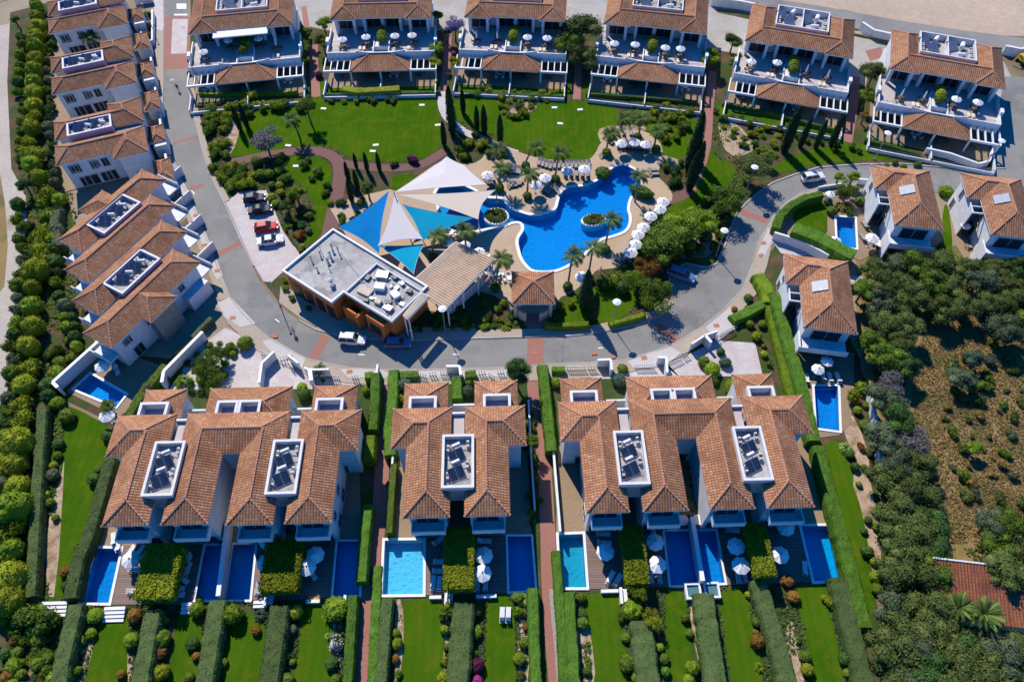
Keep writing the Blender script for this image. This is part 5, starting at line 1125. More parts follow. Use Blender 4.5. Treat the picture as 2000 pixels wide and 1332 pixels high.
# ---- cars
def car(px, ang, mat, label, kind='hatch', L_=4.3, yellow=False):
    x, y = P(*px, .8); r = thing('parked_car', label, 'car', (x, y, 0.02), math.radians(ang), 'parked cars')
    H = {'hatch': 1.48, 'sedan': 1.42, 'van': 1.78, 'suv': 1.66}[kind]; bl = {'hatch': .93, 'sedan': .92, 'van': 1.0, 'suv': 1.02}[kind]; h2 = L_ / 2; W2 = .88
    st_ = [(-h2, .70, .42, bl - .22), (-h2 + .12, .82, .30, bl - .05), (-h2 + .7, W2, .24, bl), (-.2, W2 + .01, .22, bl + .02), (h2 - 1.25, W2, .22, bl - .02), (h2 - .45, .84, .26, bl - .14), (h2 - .1, .74, .34, bl - .26), (h2, .62, .42, bl - .36)]
    vs = []
    for sx, w_, zb, zt in st_:
        vs += [(sx, -w_ * .92, zb), (sx, -w_, (zb + zt) / 2), (sx, -w_ * .97, zt - .06), (sx, -w_ * .86, zt), (sx, 0, zt + .03), (sx, w_ * .86, zt), (sx, w_ * .97, zt - .06), (sx, w_, (zb + zt) / 2), (sx, w_ * .92, zb)]
    n = 9; fs = [(k * n + i, (k + 1) * n + i, (k + 1) * n + i + 1, k * n + i + 1) for k in range(len(st_) - 1) for i in range(n - 1)]
    fs += [tuple(range(n - 1, -1, -1))[::-1], tuple((len(st_) - 1) * n + i for i in range(n))[::-1]]; fs += [(k * n + n - 1, (k + 1) * n + n - 1, (k + 1) * n, k * n) for k in range(len(st_) - 1)]
    mb = MB(); mb.idx(vs, fs); mb.build('body', mat, r, smooth=False)
    rear = {'hatch': -h2 + .15, 'sedan': -h2 + .75, 'van': -h2 + .08, 'suv': -h2 + .12}[kind]; rt = {'hatch': .55, 'sedan': .75, 'van': .2, 'suv': .4}[kind]; fb = h2 - 1.15; ft = .75 if kind != 'van' else .6
    z0, z1 = bl - .03, H
    lo = [(rear, -.80), (fb, -.78), (fb, .78), (rear, .80)]; hi = [(rear + rt, -.60), (fb - ft, -.60), (fb - ft, .60), (rear + rt, .60)]
    mb = MB(); mb.idx([(a, b, z0) for a, b in lo] + [(a, b, z1 - .03) for a, b in hi], [(0, 1, 5, 4), (1, 2, 6, 5), (2, 3, 7, 6), (3, 0, 4, 7), (4, 5, 6, 7)]); mb.build('windows', 'glass_dark', r)
    a0, a1 = rear + rt, fb - ft
    mb = MB(); mb.idx([(a0 - .02, -.62, z1 - .04), (a1 + .04, -.62, z1 - .04), (a1 + .04, .62, z1 - .04), (a0 - .02, .62, z1 - .04), (a0 + .15, -.5, z1 + .03), (a1 - .1, -.5, z1 + .03), (a1 - .1, .5, z1 + .03), (a0 + .15, .5, z1 + .03)],
                      [(0, 1, 5, 4), (1, 2, 6, 5), (2, 3, 7, 6), (3, 0, 4, 7), (4, 5, 6, 7)])
    for s_ in (-1, 1):
        for (p0, p1) in (((rear, .81 * s_, z0), (a0, .62 * s_, z1 - .03)), ((fb, .79 * s_, z0), (a1, .62 * s_, z1 - .03)), (((rear + fb) / 2, .805 * s_, z0), ((a0 + a1) / 2, .62 * s_, z1 - .03))): mb.tube(p0, p1, .045, n=4)
    mb.build('roof', mat, r)
    for sx in (-h2 + .85, h2 - .85):
        for s_ in (-1, 1):
            mb = MB(); mb.tube((sx, s_ * .70, .32), (sx, s_ * .905, .32), .32, n=14); w_ = mb.build('wheel', 'tyre', r); mb = MB(); mb.tube((sx, s_ * .90, .32), (sx, s_ * .915, .32), .2, n=10); mb.build('rim', 'rim', w_)
    for s_ in (-1, 1):
        mb = MB(); mb.box(h2 - .22, s_ * .56 - .14, bl - .36, h2 - .02, s_ * .56 + .14, bl - .22); mb.build('headlight', 'lamp_white', r); mb = MB(); mb.box(-h2 - .01, s_ * .62 - .12, bl - .34, -h2 + .14, s_ * .62 + .12, bl - .12); mb.build('tail_light', 'tail_red', r)
        mb = MB(); mb.box(fb - .25, s_ * .93 - .09, bl, fb - .1, s_ * .93 + .09, bl + .13); mb.build('mirror', mat, r)
    if yellow:
        mb = MB(); mb.idx([(fb - .05, -.66, z0 + .06), (fb - .05, -.25, z0 + .06), (fb - ft * .7, -.25, z0 + .06 + (H - bl) * .7), (fb - ft * .7, -.58, z0 + .06 + (H - bl) * .7)], [(0, 1, 2, 3)]); mb.build('sun_shade', 'sticker_yellow', r)
    return r
car((496, 386), 10, 'car_black', 'black car farthest up in the parking bay', 'hatch', 4.0)
car((507, 408), 12, 'car_black', 'dark blue black car between the top black car and the red car', 'sedan', 4.3)
car((519, 442), 12, 'car_red', 'red car parked beside the white car', 'hatch', 4.2)
car((527, 468), 12, 'car_white', 'white saloon car with blue windows below the red car', 'sedan', 4.5)
car((688, 662), -5, 'car_white', 'white small van with yellow sun shade by the pool bar', 'van', 4.2, True)
car((776, 668), 0, 'car_blue', 'blue car parked in the shadow of the pool bar', 'hatch', 4.4)
car((1331, 535), -28, 'car_blue', 'light blue estate car under the trees of the right bend', 'suv', 4.9)
car((1588, 345), 13, 'car_white', 'white estate car with black roof glass on the upper right road', 'suv', 4.5)
# ---- people: one skinned body each, clothes as separate shells
def skinned(name, root, verts, edges, rad, mat):
    me = bpy.data.meshes.new(name); me.from_pydata(verts, edges, []); me.materials.append(M(mat)); o = put(name, me, root)
    md = o.modifiers.new('skin', 'SKIN'); sv = me.skin_vertices[0].data if me.skin_vertices else None
    if sv is None:
        import bmesh
        b = bmesh.new(); b.from_mesh(me); ly = b.verts.layers.skin.verify(); b.to_mesh(me); b.free(); sv = me.skin_vertices[0].data
    for i, r_ in enumerate(rad): sv[i].radius = (r_, r_); sv[i].use_root = (i == 0)
    o.modifiers.new('sub', 'SUBSURF').levels = 1; o.modifiers['sub'].render_levels = 1; return o
def person(px, rz, label, top='cloth_blue', bot='cloth_dark', step=.22, arm=.1):
    x, y = P(*px); r = thing('person', label, 'person', (x, y, 0.02), math.radians(rz))
    V = [(0, 0, .95), (0, .01, 1.15), (0, 0, 1.38), (0, -.01, 1.50), (0, -.03, 1.60), (0, -.03, 1.72), (.10, 0, .90), (.12, -step, .50), (.12, -step * .9, .09), (.12, -step - .17, .05), (-.10, 0, .90), (-.12, step * .6, .50), (-.12, step * 1.5, .12), (-.12, step * 1.5 - .17, .05),
         (.19, 0, 1.40), (.25, arm, 1.13), (.26, arm - .12, .88), (.26, arm - .16, .80), (-.19, 0, 1.40), (-.25, -arm, 1.13), (-.26, -arm - .12, .88), (-.26, -arm - .16, .80)]
    E_ = [(0, 1), (1, 2), (2, 3), (3, 4), (4, 5), (0, 6), (6, 7), (7, 8), (8, 9), (0, 10), (10, 11), (11, 12), (12, 13), (2, 14), (14, 15), (15, 16), (16, 17), (2, 18), (18, 19), (19, 20), (20, 21)]
    R = [.13, .13, .13, .055, .085, .09, .085, .06, .042, .035, .085, .06, .042, .035, .06, .045, .033, .03, .06, .045, .033, .03]
    skinned('body', r, V, E_, R, 'skin')
    skinned('shirt', r, [V[i] for i in (1, 0, 2, 14, 15, 18, 19)], [(0, 1), (0, 2), (2, 3), (3, 4), (2, 5), (5, 6)], [.155, .15, .155, .08, .065, .08, .065], top)
    skinned('trousers', r, [V[i] for i in (0, 6, 7, 10, 11)], [(0, 1), (1, 2), (0, 3), (3, 4)], [.15, .105, .08, .105, .08], bot)
    mb = MB(); V2, F2 = ICO2; mb.idx([(v[0] * .105, v[1] * .115 - .02 + .02, v[2] * .10 + 1.745) for v in V2], F2); mb.build('hair', 'hair', r, smooth=True)
    return r
person((349, 178), 160, 'person in dark clothes walking down the left road', 'cloth_dark', 'cloth_dark')
person((575, 652), 200, 'person in a pale top walking on the road left of the pool bar', 'fabric_white', 'cloth_dark')
person((804, 655), 0, 'person in a pale top on the pavement beside the blue car', 'fabric_white', 'cloth_dark', .05, .02)
person((1172, 535), 90, 'person standing at the edge of the lower pool terrace', 'cloth_dark', 'fabric_white', .05)
# ---- shade sails
def sail(label, corners, mat, sag=.12, masts=()):
    P3 = [Vector((*P(*c[:2], c[2]), c[2])) for c in corners]; c = sum(P3, Vector()) / len(P3)
    r = thing('shade_sail', label, 'shade sail', (c.x, c.y, 0), 0, 'shade sails by the pool')
    p3 = [q - Vector((c.x, c.y, 0)) for q in P3]; cen = sum(p3, Vector()) / len(p3); N = 12; mb = MB()
    for i in range(len(p3)):
        a, b = p3[i], p3[(i + 1) % len(p3)]
        def edge(t_):
            q = a.lerp(b, t_); return q + (cen - q) * (sag * 4 * t_ * (1 - t_))
        rings = 6; g = []
        for k in range(rings + 1):
            f = k / rings; g.append([tuple(cen.lerp(edge(j / N), f) - Vector((0, 0, .0))) for j in range(N + 1)])
        base = len(mb.v); mb.idx([v for row_ in g for v in row_], [(k * (N + 1) + j, (k + 1) * (N + 1) + j, (k + 1) * (N + 1) + j + 1, k * (N + 1) + j + 1) for k in range(rings) for j in range(N)])
        mb.idx([(v[0], v[1], v[2] - .03) for row_ in g for v in row_], [(k * (N + 1) + j + 1, (k + 1) * (N + 1) + j + 1, (k + 1) * (N + 1) + j, k * (N + 1) + j) for k in range(rings) for j in range(N)])
    mb.build('cloth', mat, r, smooth=True)
    for i in range(len(p3)):
        a, b = p3[i], p3[(i + 1) % len(p3)]; m_ = MB()
        for k in range(N):
            e = [a.lerp(b, t_) + (cen - a.lerp(b, t_)) * (sag * 4 * t_ * (1 - t_)) for t_ in (k / N, (k + 1) / N)]; m_.tube(e[0], e[1], .03, n=4)
        m_.build('hem', 'canvas', r)
    return r
sail('large pale grey shade sail over the round children pool, topmost sail', [(770, 376, 6.5), (850, 322, 4.5), (872, 306, 4.5), (905, 322, 4.3), (950, 361, 4.2)], 'sail_white', .05)
sail('long beige shade sail reaching across the narrow part of the pool', [(771, 379, 7.0), (968, 371, 4.6), (934, 429, 4.2)], 'sail_beige', .16)
sail('tall pale shade sail in the middle of the blue sails', [(771, 377, 6.4), (826, 467, 5.0), (738, 481, 5.0)], 'sail_white', .17)
sail('deep blue shade sail along the pool bar roof, leftmost sail', [(760, 373, 7.2), (741, 497, 4.0), (660, 445, 4.2)], 'sail_blue', .15)
sail('teal blue shade sail at the lower middle beside the bar', [(741, 480, 4.0), (828, 477, 4.2), (808, 535, 3.8)], 'sail_teal', .09)
sail('teal blue shade sail pointing right over the pool edge', [(786, 400, 5.6), (926, 426, 4.3), (824, 471, 4.0)], 'sail_teal', .12)
def mast(base, top, h, label, m_='grey_metal'):
    b = P(*base); t_ = P(*top, h); r = thing('sail_mast', label, 'mast', (*b, 0), 0, 'masts of the shade sails')
    mb = MB(); mb.tube((0, 0, 0), (t_[0] - b[0], t_[1] - b[1], h), .11, .08, 8); mb.build('pole', m_, r); mb = MB(); mb.lathe([(.2, 0), (.2, .06)], 8); mb.build('base_plate', m_, r)
mast((778, 412), (769, 374), 7.6, 'tall leaning mast where the blue and white sails meet'); mast((971, 395), (968, 370), 4.9, 'green mast at the right tip of the beige sail', 'green_pipe'); mast((936, 447), (934, 428), 4.3, 'mast at the lower tip of the beige sail standing in the pool')
mast((833, 484), (826, 470), 4.3, 'leaning mast at the right tip of the middle sails'); mast((668, 462), (660, 444), 4.3, 'mast at the left tip of the deep blue sail'); mast((874, 330), (871, 306), 4.6, 'mast at the upper tip of the topmost sail'); mast((812, 552), (808, 535), 3.9, 'short mast at the lowest tip of the teal sail')
# ---- kerb-side white slatted gates and low walls north of the front villas
def wall_(px, h, th=.25, label='', mat='white_wall', name='garden_wall', z0=0, zt=None):
    c = W(px, 0 if zt is None else zt); o = c[0]; r = thing(name, label, 'wall', (*o, 0), 0, 'white garden walls')
    for i in range(len(c) - 1):
        a = Vector(c[i]) - Vector(o); b = Vector(c[i + 1]) - Vector(o); d = (b - a).normalized(); nn = Vector((-d.y, d.x)) * th / 2; e = d * (.0 if i == 0 else .0)
        mb = MB(); mb.prism([tuple(a - nn), tuple(b - nn), tuple(b + nn), tuple(a + nn)], -.1, h + .004 * i); s_ = mb.build('wall_section', mat, r)
        mb = MB(); nn *= 1.25; mb.prism([tuple(a - nn), tuple(b - nn), tuple(b + nn), tuple(a + nn)], h + .004 * i + .001, h + .06 + .004 * i); mb.build('coping', 'white_trim', s_)
    return r
def slat_gate(a, b, label, h=1.3):
    A_ = Vector(P(*a, h)); B_ = Vector(P(*b, h)); d = B_ - A_; Ln = d.length; r = thing('slatted_gate', label, 'gate', (A_.x, A_.y, 0), math.atan2(d.y, d.x), 'white slatted driveway gates')
    n = max(3, int(Ln / .34)); sm = MB(); sm.box(-.05, -.07, 0, .05, .05, .11 * h); me = None
    for k in range(n):
        mb = MB(); x = Ln * (k + .5) / n; mb.box(x - .055, -.03, .12, x + .055, .03, h); mb.build('slat', 'white_trim', r)
    for z in (.2, h - .2):
        mb = MB(); mb.box(0, .031, z, Ln, .08, z + .08); mb.build('rail', 'white_trim', r)
G = [((504, 682), (523, 690)), ((543, 697), (559, 693)), ((561, 706), (571, 716)), ((648, 732), (662, 734)), ((684, 732), (699, 732)), ((818, 727), (833, 731)), ((836, 726), (852, 725)), ((858, 724), (873, 724)), ((933, 724), (949, 722)), ((953, 726), (967, 735)), ((970, 722), (985, 721)),
     ((1107, 715), (1145, 714)), ((1148, 714), (1164, 713)), ((1240, 711), (1280, 710)), ((1299, 708), (1333, 692)), ((1335, 690), (1346, 684)), ((1397, 659), (1406, 652)), ((1408, 650), (1436, 636)), ((300, 262), (296, 280)), ((322, 385), (338, 372)), ((345, 426), (360, 415))]
NTH = "first second third fourth fifth sixth seventh eighth ninth tenth eleventh twelfth thirteenth fourteenth fifteenth sixteenth seventeenth eighteenth nineteenth twentieth".split()
for k, (a, b) in enumerate(G[:18]): slat_gate(a, b, 'white slatted gate, %s from the left along the front villas' % NTH[k])
for k, (a, b) in enumerate(G[18:]): slat_gate(a, b, 'white slatted gate beside the left road, %s from the top' % NTH[k])
wall_("541,700 518,722 513,760", 1.9, .3, 'white wall bending down between two pale driveways at the left')
wall_("569,707 588,722", 1.9, .25, 'short white wall right of the third slatted gate'); wall_("600,731 610,735 647,734", 1.9, .25, 'white wall beside the potted palm on the pavement'); wall_("611,735 614,758", 2.2, .5, 'stubby white wall below the potted palm')
wall_("873,728 899,728 901,745", 1.9, .3, 'white wall between the two middle driveways'); wall_("1165,716 1190,715 1192,735", 1.9, .3, 'white wall right of the twelfth slatted gate'); wall_("1281,711 1297,711 1299,740", 1.9, .3, 'white wall at the V of the two long slatted gates')
wall_("1346,685 1372,668 1396,660", 1.9, .25, 'white wall climbing right above the blue shaded drive'); wall_("1372,668 1384,682", 1.9, .4, 'short thick white wall end beside the blue shaded drive')
wall_("741,725 737,760 730,848", 1.9, .25, 'long white wall on the left side of the left footpath'); wall_("770,888 766,940 760,1040", 1.2, .2, 'low white wall on the right side of the left footpath'); wall_("1079,875 1086,960 1093,1045", 1.4, .25, 'low white wall on the right side of the right footpath')
wall_("1032,790 1036,880 1044,1000", 1.4, .2, 'vine covered wall on the left side of the right footpath')
wall_("453,1030 436,1172", 2.0, .45, 'white dividing wall between the left pair of pools'); wall_("1346,1020 1366,1143", 2.0, .45, 'white dividing wall between the right pair of pools')
wall_("187,1050 153,1174", 1.4, .28, 'white wall along the leftmost glittering pool'); wall_("1621,1022 1646,1125", 1.6, .6, 'sunlit white wall along the rightmost pool')
wall_("205,683 118,762 128,772", 2.3, .4, 'long shaded wall with glass rail beside the tilted pool'); wall_("404,662 330,738 326,760", 2.0, .4, 'white wall beside the left shaded driveway')
wall_("1507,468 1540,478 1575,492 1612,512", 1.8, .3, 'white wall curving below the tall villa hedge'); wall_("1692,770 1702,820 1708,870 1716,930", 1.5, .35, 'white boundary wall between the right garden and the wood, upper stretch'); wall_("1718,1010 1722,1048", 1.5, .3, 'white boundary wall between the right garden and the wood, lower stretch')
wall_("1671,360 1697,362", 1.3, .25, 'short white wall left of the upper right villa'); wall_("1596,372 1640,365", .8, .2, 'low white kerb wall by the curved villa hedge')
wall_("1804,300 1850,310 1905,330 1925,325 1938,290", 1.3, .3, 'white wall around the front lawn of the top right house')
wall_("1388,12 1440,18 1470,24", 2.0, .4, 'white retaining wall behind the fourth and fifth terrace houses'); wall_("1678,60 1700,75 1740,84", 2.0, .4, 'white retaining wall between the fifth and top right terrace houses'); wall_("1955,106 1985,112 2040,98", 2.0, .4, 'white retaining wall at the top right picture edge')
wall_("265,10 300,5", 1.8, .3, 'white wall at the top by the dark round shrubs'); wall_("302,30 302,90 282,96 278,40", 1.4, .25, 'white walled planter holding the dark round shrubs')
wall_("299,120 306,165 312,210", 1.5, .3, 'white front wall along the left road, upper stretch'); wall_("316,232 324,290 332,330", 1.5, .3, 'white front wall along the left road, lower stretch')
# hot tubs below the right pool pair
for px, l in (((1352, 1157), 'white square tub left of the long clipped hedge'), ((1388, 1155), 'white square tub right of the long clipped hedge')):
    x, y = P(*px); r = thing('hot_tub', l, 'hot tub', (x, y, 0), math.radians(2), 'white square tubs')
    mb = MB(); 
    for q in ((-1, -1, 1, -.75), (-1, .75, 1, 1), (-1, -.75, -.75, .75), (.75, -.75, 1, .75)): mb.box(q[0], q[1], 0, q[2], q[3], .8)
    mb.build('tub_rim', 'white_trim', r); mb = MB(); mb.box(-.75, -.75, 0, .75, .75, .55); mb.build('water', 'glass_pale', r)
# garden steps
for px, w_, n, l in (((105, 1180), 4.0, 4, 'wide white steps beside the left lawn'), ((228, 1190), 2.6, 4, 'white steps below the leftmost wooden deck'), ((368, 1182), 1.3, 3, 'narrow white steps left of the clipped ball tree'), ((510, 1178), 1.6, 2, 'white steps below the palm at the second deck'), ((613, 1176), 1.7, 1, 'single white step below the orange towel'),
                     ((851, 1168), 1.5, 1, 'single white step below the turquoise pool deck'), ((1190, 1156), 2.2, 1, 'single white step below the teal pool deck'), ((950, 1166), 2.6, 1, 'shaded step above the two navy loungers')):
    x, y = P(*px); r = thing('garden_steps', l, 'steps', (x, y, 0), math.radians(1.6), 'garden steps')
    for k in range(n):
        mb = MB(); mb.box(-w_ / 2, -.45 * k - .2, 0, w_ / 2, -.45 * k + .2, .6 - .13 * k); mb.build('step', 'white_trim', r)
for px, l in (((527, 1170), 'short white block wall beside the second deck steps'), ((876, 1170), 'short white block wall below the middle clipped canopy'), ((1216, 1166), 'short white block wall below the fourth clipped canopy'), ((679, 1180), 'small tan block by the left footpath hedge')):
    x, y = P(*px); r = thing('block_wall', l, 'wall', (x, y, 0), 0, 'short white block walls'); mb = MB(); mb.box(-.45, -1.0, 0, -.1, 1.0, .9); mb.box(-.099, -.7, 0, .55, .9, .5); mb.build('block', 'white_trim', r)
# towel, potted plants, digger at the edge, manhole covers
x, y = P(613, 1170); r = thing('beach_towel', 'orange towel spread on the dark deck edge', 'towel', (x, y, .08)); mb = MB(); mb.idx([(-.9, -.3, 0), (.9, -.25, .02), (.85, .3, 0), (.2, .12, .05), (-.6, .45, .02)], [(0, 1, 2, 3), (0, 3, 4)]); mb.idx([(-.9, -.3, -.02), (.9, -.25, 0), (.85, .3, -.02), (.2, .12, .03), (-.6, .45, 0)], [(3, 2, 1, 0), (4, 3, 0)]); mb.build('cloth', 'yellow_paint', r)
x, y = P(1996, 122); r = thing('digger', 'yellow digger cut by the right picture edge', 'digger', (x, y, 0), .3)
mb = MB(); mb.box(-.8, -1, .5, 1.6, 1, 1.6); mb.build('body', 'yellow_paint', r); mb = MB(); mb.box(.2, -.8, 1.6, 1.4, .8, 2.6); mb.build('cab', 'glass_dark', r); mb = MB(); mb.tube((-.8, 0, 1.2), (-2.0, 0, 2.2), .18); mb.tube((-2.0, 0, 2.2), (-2.8, 0, .6), .14); mb.build('arm', 'yellow_paint', r)
for s_ in (-1, 1): mb = MB(); mb.box(-1.2, s_ * 1.0 - .25, 0, 1.6, s_ * 1.0 + .25, .6); mb.build('track', 'tyre', r)
for k, px in enumerate(((336, 157), (537, 657), (567, 700), (683, 727), (1045, 689), (1160, 690), (1196, 697), (1258, 700), (1363, 664), (1399, 637), (355, 382), (1486, 500), (1491, 476), (358, 54), (1082, 657), (383, 422), (400, 480), (425, 530), (455, 622))):
    x, y = P(*px); mb = MB(); mb.box(-.45, -.35, 0, .45, .35, .012); o_ = mb.build('drain_cover', 'terracotta' if k not in (0, 10, 13) else 'dark_metal', None, (x, y, .137 if k not in (0, 4, 13, 14) else .03), .2); tag(o_, 'rectangular drain cover', 'drain cover', 'drain covers', True)
for k, px in enumerate(((632, 213), (824, 206), (734, 284), (728, 296), (1083, 211), (1133, 215), (1094, 242), (1217, 565), (855, 245), (563, 285), (578, 325))):
    x, y = P(*px); mb = MB(); mb.box(-.55, -.28, 0, .55, .28, .1); o_ = mb.build('lawn_slab', 'white_trim', None, (x, y, .0), .12 * (k % 3) - .1); tag(o_, 'pale stone slab set in the lawn', 'slab', 'pale slabs in the lawns', True)
# ================================================================ plants
VR = random.Random(23)
GRP = {'bush': 'garden shrubs and bushes', 'tree': 'trees', 'hedge': 'clipped hedges', 'palm tree': 'palm trees', 'cypress': 'cypresses'}
def bush(px, rpx, mat='leaf_mid', kind='ball', desc=None, sy=None, zs=.9, z=0.0, name=None):
    """rpx: radius as seen in the photograph"""
    r_ = rpx / (12.4 if px[1] > 560 else 11.2) * (.88 if px[1] > 1000 else 1)
    x, y = P(px[0], px[1] + rpx * .15, z + r_ * .7)
    o = put(name or {'ball': 'clipped_bush', 'shrub': 'leafy_shrub', 'spiky': 'spiky_plant'}[kind], bushmesh(kind, mat, VR.randrange(3)), None, (x, y, z - .03), VR.uniform(0, 6.28), (r_ * VR.uniform(.92, 1.08), (sy or 1) * r_ * VR.uniform(.92, 1.08), r_ * zs * VR.uniform(.9, 1.1)))
    tone = {'leaf_dark': 'dark green', 'leaf_mid': 'mid green', 'leaf_bright': 'bright green', 'leaf_yellow': 'yellow green', 'leaf_olive': 'grey green', 'leaf_rust': 'rust red', 'leaf_purple': 'dark purple', 'leaf_pink': 'pink flowering', 'leaf_white': 'white flowering', 'leaf_teal': 'blue green', 'leaf_dryyellow': 'dry yellow', 'leaf_hedge': 'dull green', 'leaf_hedge2': 'green', 'leaf_jacaranda': 'lilac', 'leaf_fan': 'lime green', 'leaf_palm': 'olive green', 'leaf_forest': 'olive green', 'leaf_grey': 'grey'}[mat]
    shape = {'ball': 'round clipped', 'shrub': 'loose', 'spiky': 'spiky'}[kind]
    nm = name.replace('_', ' ') if name else {'ball': 'clipped bush', 'shrub': 'leafy shrub', 'spiky': 'spiky plant'}[kind]
    tag(o, desc or f"{tone} {nm}", nm if not name else 'plantation shrub', {'ball': 'clipped garden bushes', 'shrub': 'leafy garden shrubs', 'spiky': 'spiky garden plants'}[kind] if not name else 'rows of plantation shrubs', desc is None); return o
def tree(px, rpx, h, mat='leaf_mid', kind='crown', desc='leafy tree', zs=.75, auto=True, cz=None, trunk=.16):
    """px: crown centre in the photograph, h: height of the crown's middle"""
    x, y = P(*px, h); r_ = rpx / 10.6
    root = thing('tree', desc, 'tree', (x, y, 0), 0, GRP['tree'], auto)
    mb = MB(); tp = (VR.uniform(-.3, .3), VR.uniform(-.3, .3), h - r_ * .15); mid = (tp[0] * .3, tp[1] * .6, h * .5); mb.tube((0, 0, -.1), mid, trunk * 1.3, trunk, 7); mb.tube(mid, tp, trunk, trunk * .6, 7)
    for k in range(5):
        a = VR.uniform(0, 6.28); st_ = Vector(mid).lerp(Vector(tp), VR.uniform(.1, .9)); mb.tube(st_, (math.cos(a) * r_ * .6, math.sin(a) * r_ * .6, h + r_ * .25 * VR.uniform(-.5, 1)), trunk * .5, trunk * .15, 5)
    mb.build('trunk', 'bark', root)
    put('crown', bushmesh(kind, mat, VR.randrange(4)), root, (0, 0, h), VR.uniform(0, 6.28), (r_ * VR.uniform(.95, 1.1), r_ * VR.uniform(.95, 1.1), r_ * zs)); return root
# ---- hedges: a body with a ragged leafy skin along a line
def hedge(px, w_, h, mat='leaf_hedge', label='', auto=True, dens=20, z0=0.0, wpx=None, name='hedge', leafs=.12):
    c = W(px, h) ; o = c[0]; mb = MB(); R_ = random.Random(int(o[0] * 10) + 3)
    line = []
    for i in range(len(c) - 1):
        n = max(1, int(math.dist(c[i], c[i + 1]) / .7))
        for k in range(n): t_ = k / n; line.append((c[i][0] + (c[i + 1][0] - c[i][0]) * t_ - o[0], c[i][1] + (c[i + 1][1] - c[i][1]) * t_ - o[1]))
    line.append((c[-1][0] - o[0], c[-1][1] - o[1])); prof = [(-.5, 0), (-.53, .35), (-.5, .8), (-.40, 1), (-.14, 1.02), (.14, 1.02), (.40, 1), (.5, .8), (.53, .35), (.5, 0)]; m_ = len(prof); N = []
    for i, p in enumerate(line):
        a = Vector(line[max(0, i - 1)]); b = Vector(line[min(len(line) - 1, i + 1)]); d = (b - a).normalized(); N.append((Vector((-d.y, d.x)), d))
    def at_(i, u, v):
        q = Vector((line[i][0], line[i][1], 0)); n_ = N[i][0]; k = noise.noise(Vector((line[i][0] * .9 + o[0], line[i][1] * .9, u * 2))) * .18
        return Vector((q.x + n_.x * w_ * u * (1 + k), q.y + n_.y * w_ * u * (1 + k), z0 + h * v + k * .8 * v))
    vs = [tuple(at_(i, u, v)) for i in range(len(line)) for u, v in prof]
    mb.idx(vs, [(i * m_ + j, i * m_ + j + 1, (i + 1) * m_ + j + 1, (i + 1) * m_ + j)[::-1] for i in range(len(line) - 1) for j in range(m_ - 1)] + [tuple(range(m_)), tuple(range((len(line) - 1) * m_, len(line) * m_))[::-1]])
    per = [0]
    for j in range(m_ - 1): per.append(per[-1] + math.hypot((prof[j + 1][0] - prof[j][0]) * w_, (prof[j + 1][1] - prof[j][1]) * h))
    tot = sum(math.dist(line[i], line[i + 1]) for i in range(len(line) - 1)) * per[-1]
    for _ in range(int(min(9000, tot * dens))):
        i = R_.randrange(len(line) - 1); s_ = R_.uniform(0, per[-1]); j = next(j for j in range(m_ - 1) if s_ <= per[j + 1] + 1e-9); f = (s_ - per[j]) / max(1e-6, per[j + 1] - per[j])
        u = prof[j][0] + (prof[j + 1][0] - prof[j][0]) * f; v = prof[j][1] + (prof[j + 1][1] - prof[j][1]) * f; t_ = R_.random(); p = at_(i, u, v).lerp(at_(i + 1, u, v), t_)
        dn = N[i][0] * (1 if u > 0 else -1) * (1 if abs(u) > .45 else .1); leafquad(mb, p, (dn.x, dn.y, .3 if abs(u) > .45 else 1), leafs, R_)
    ob = mb.build(name, mat, None, (o[0], o[1], 0)); tag(ob, label, 'hedge', GRP['hedge'], auto); return ob
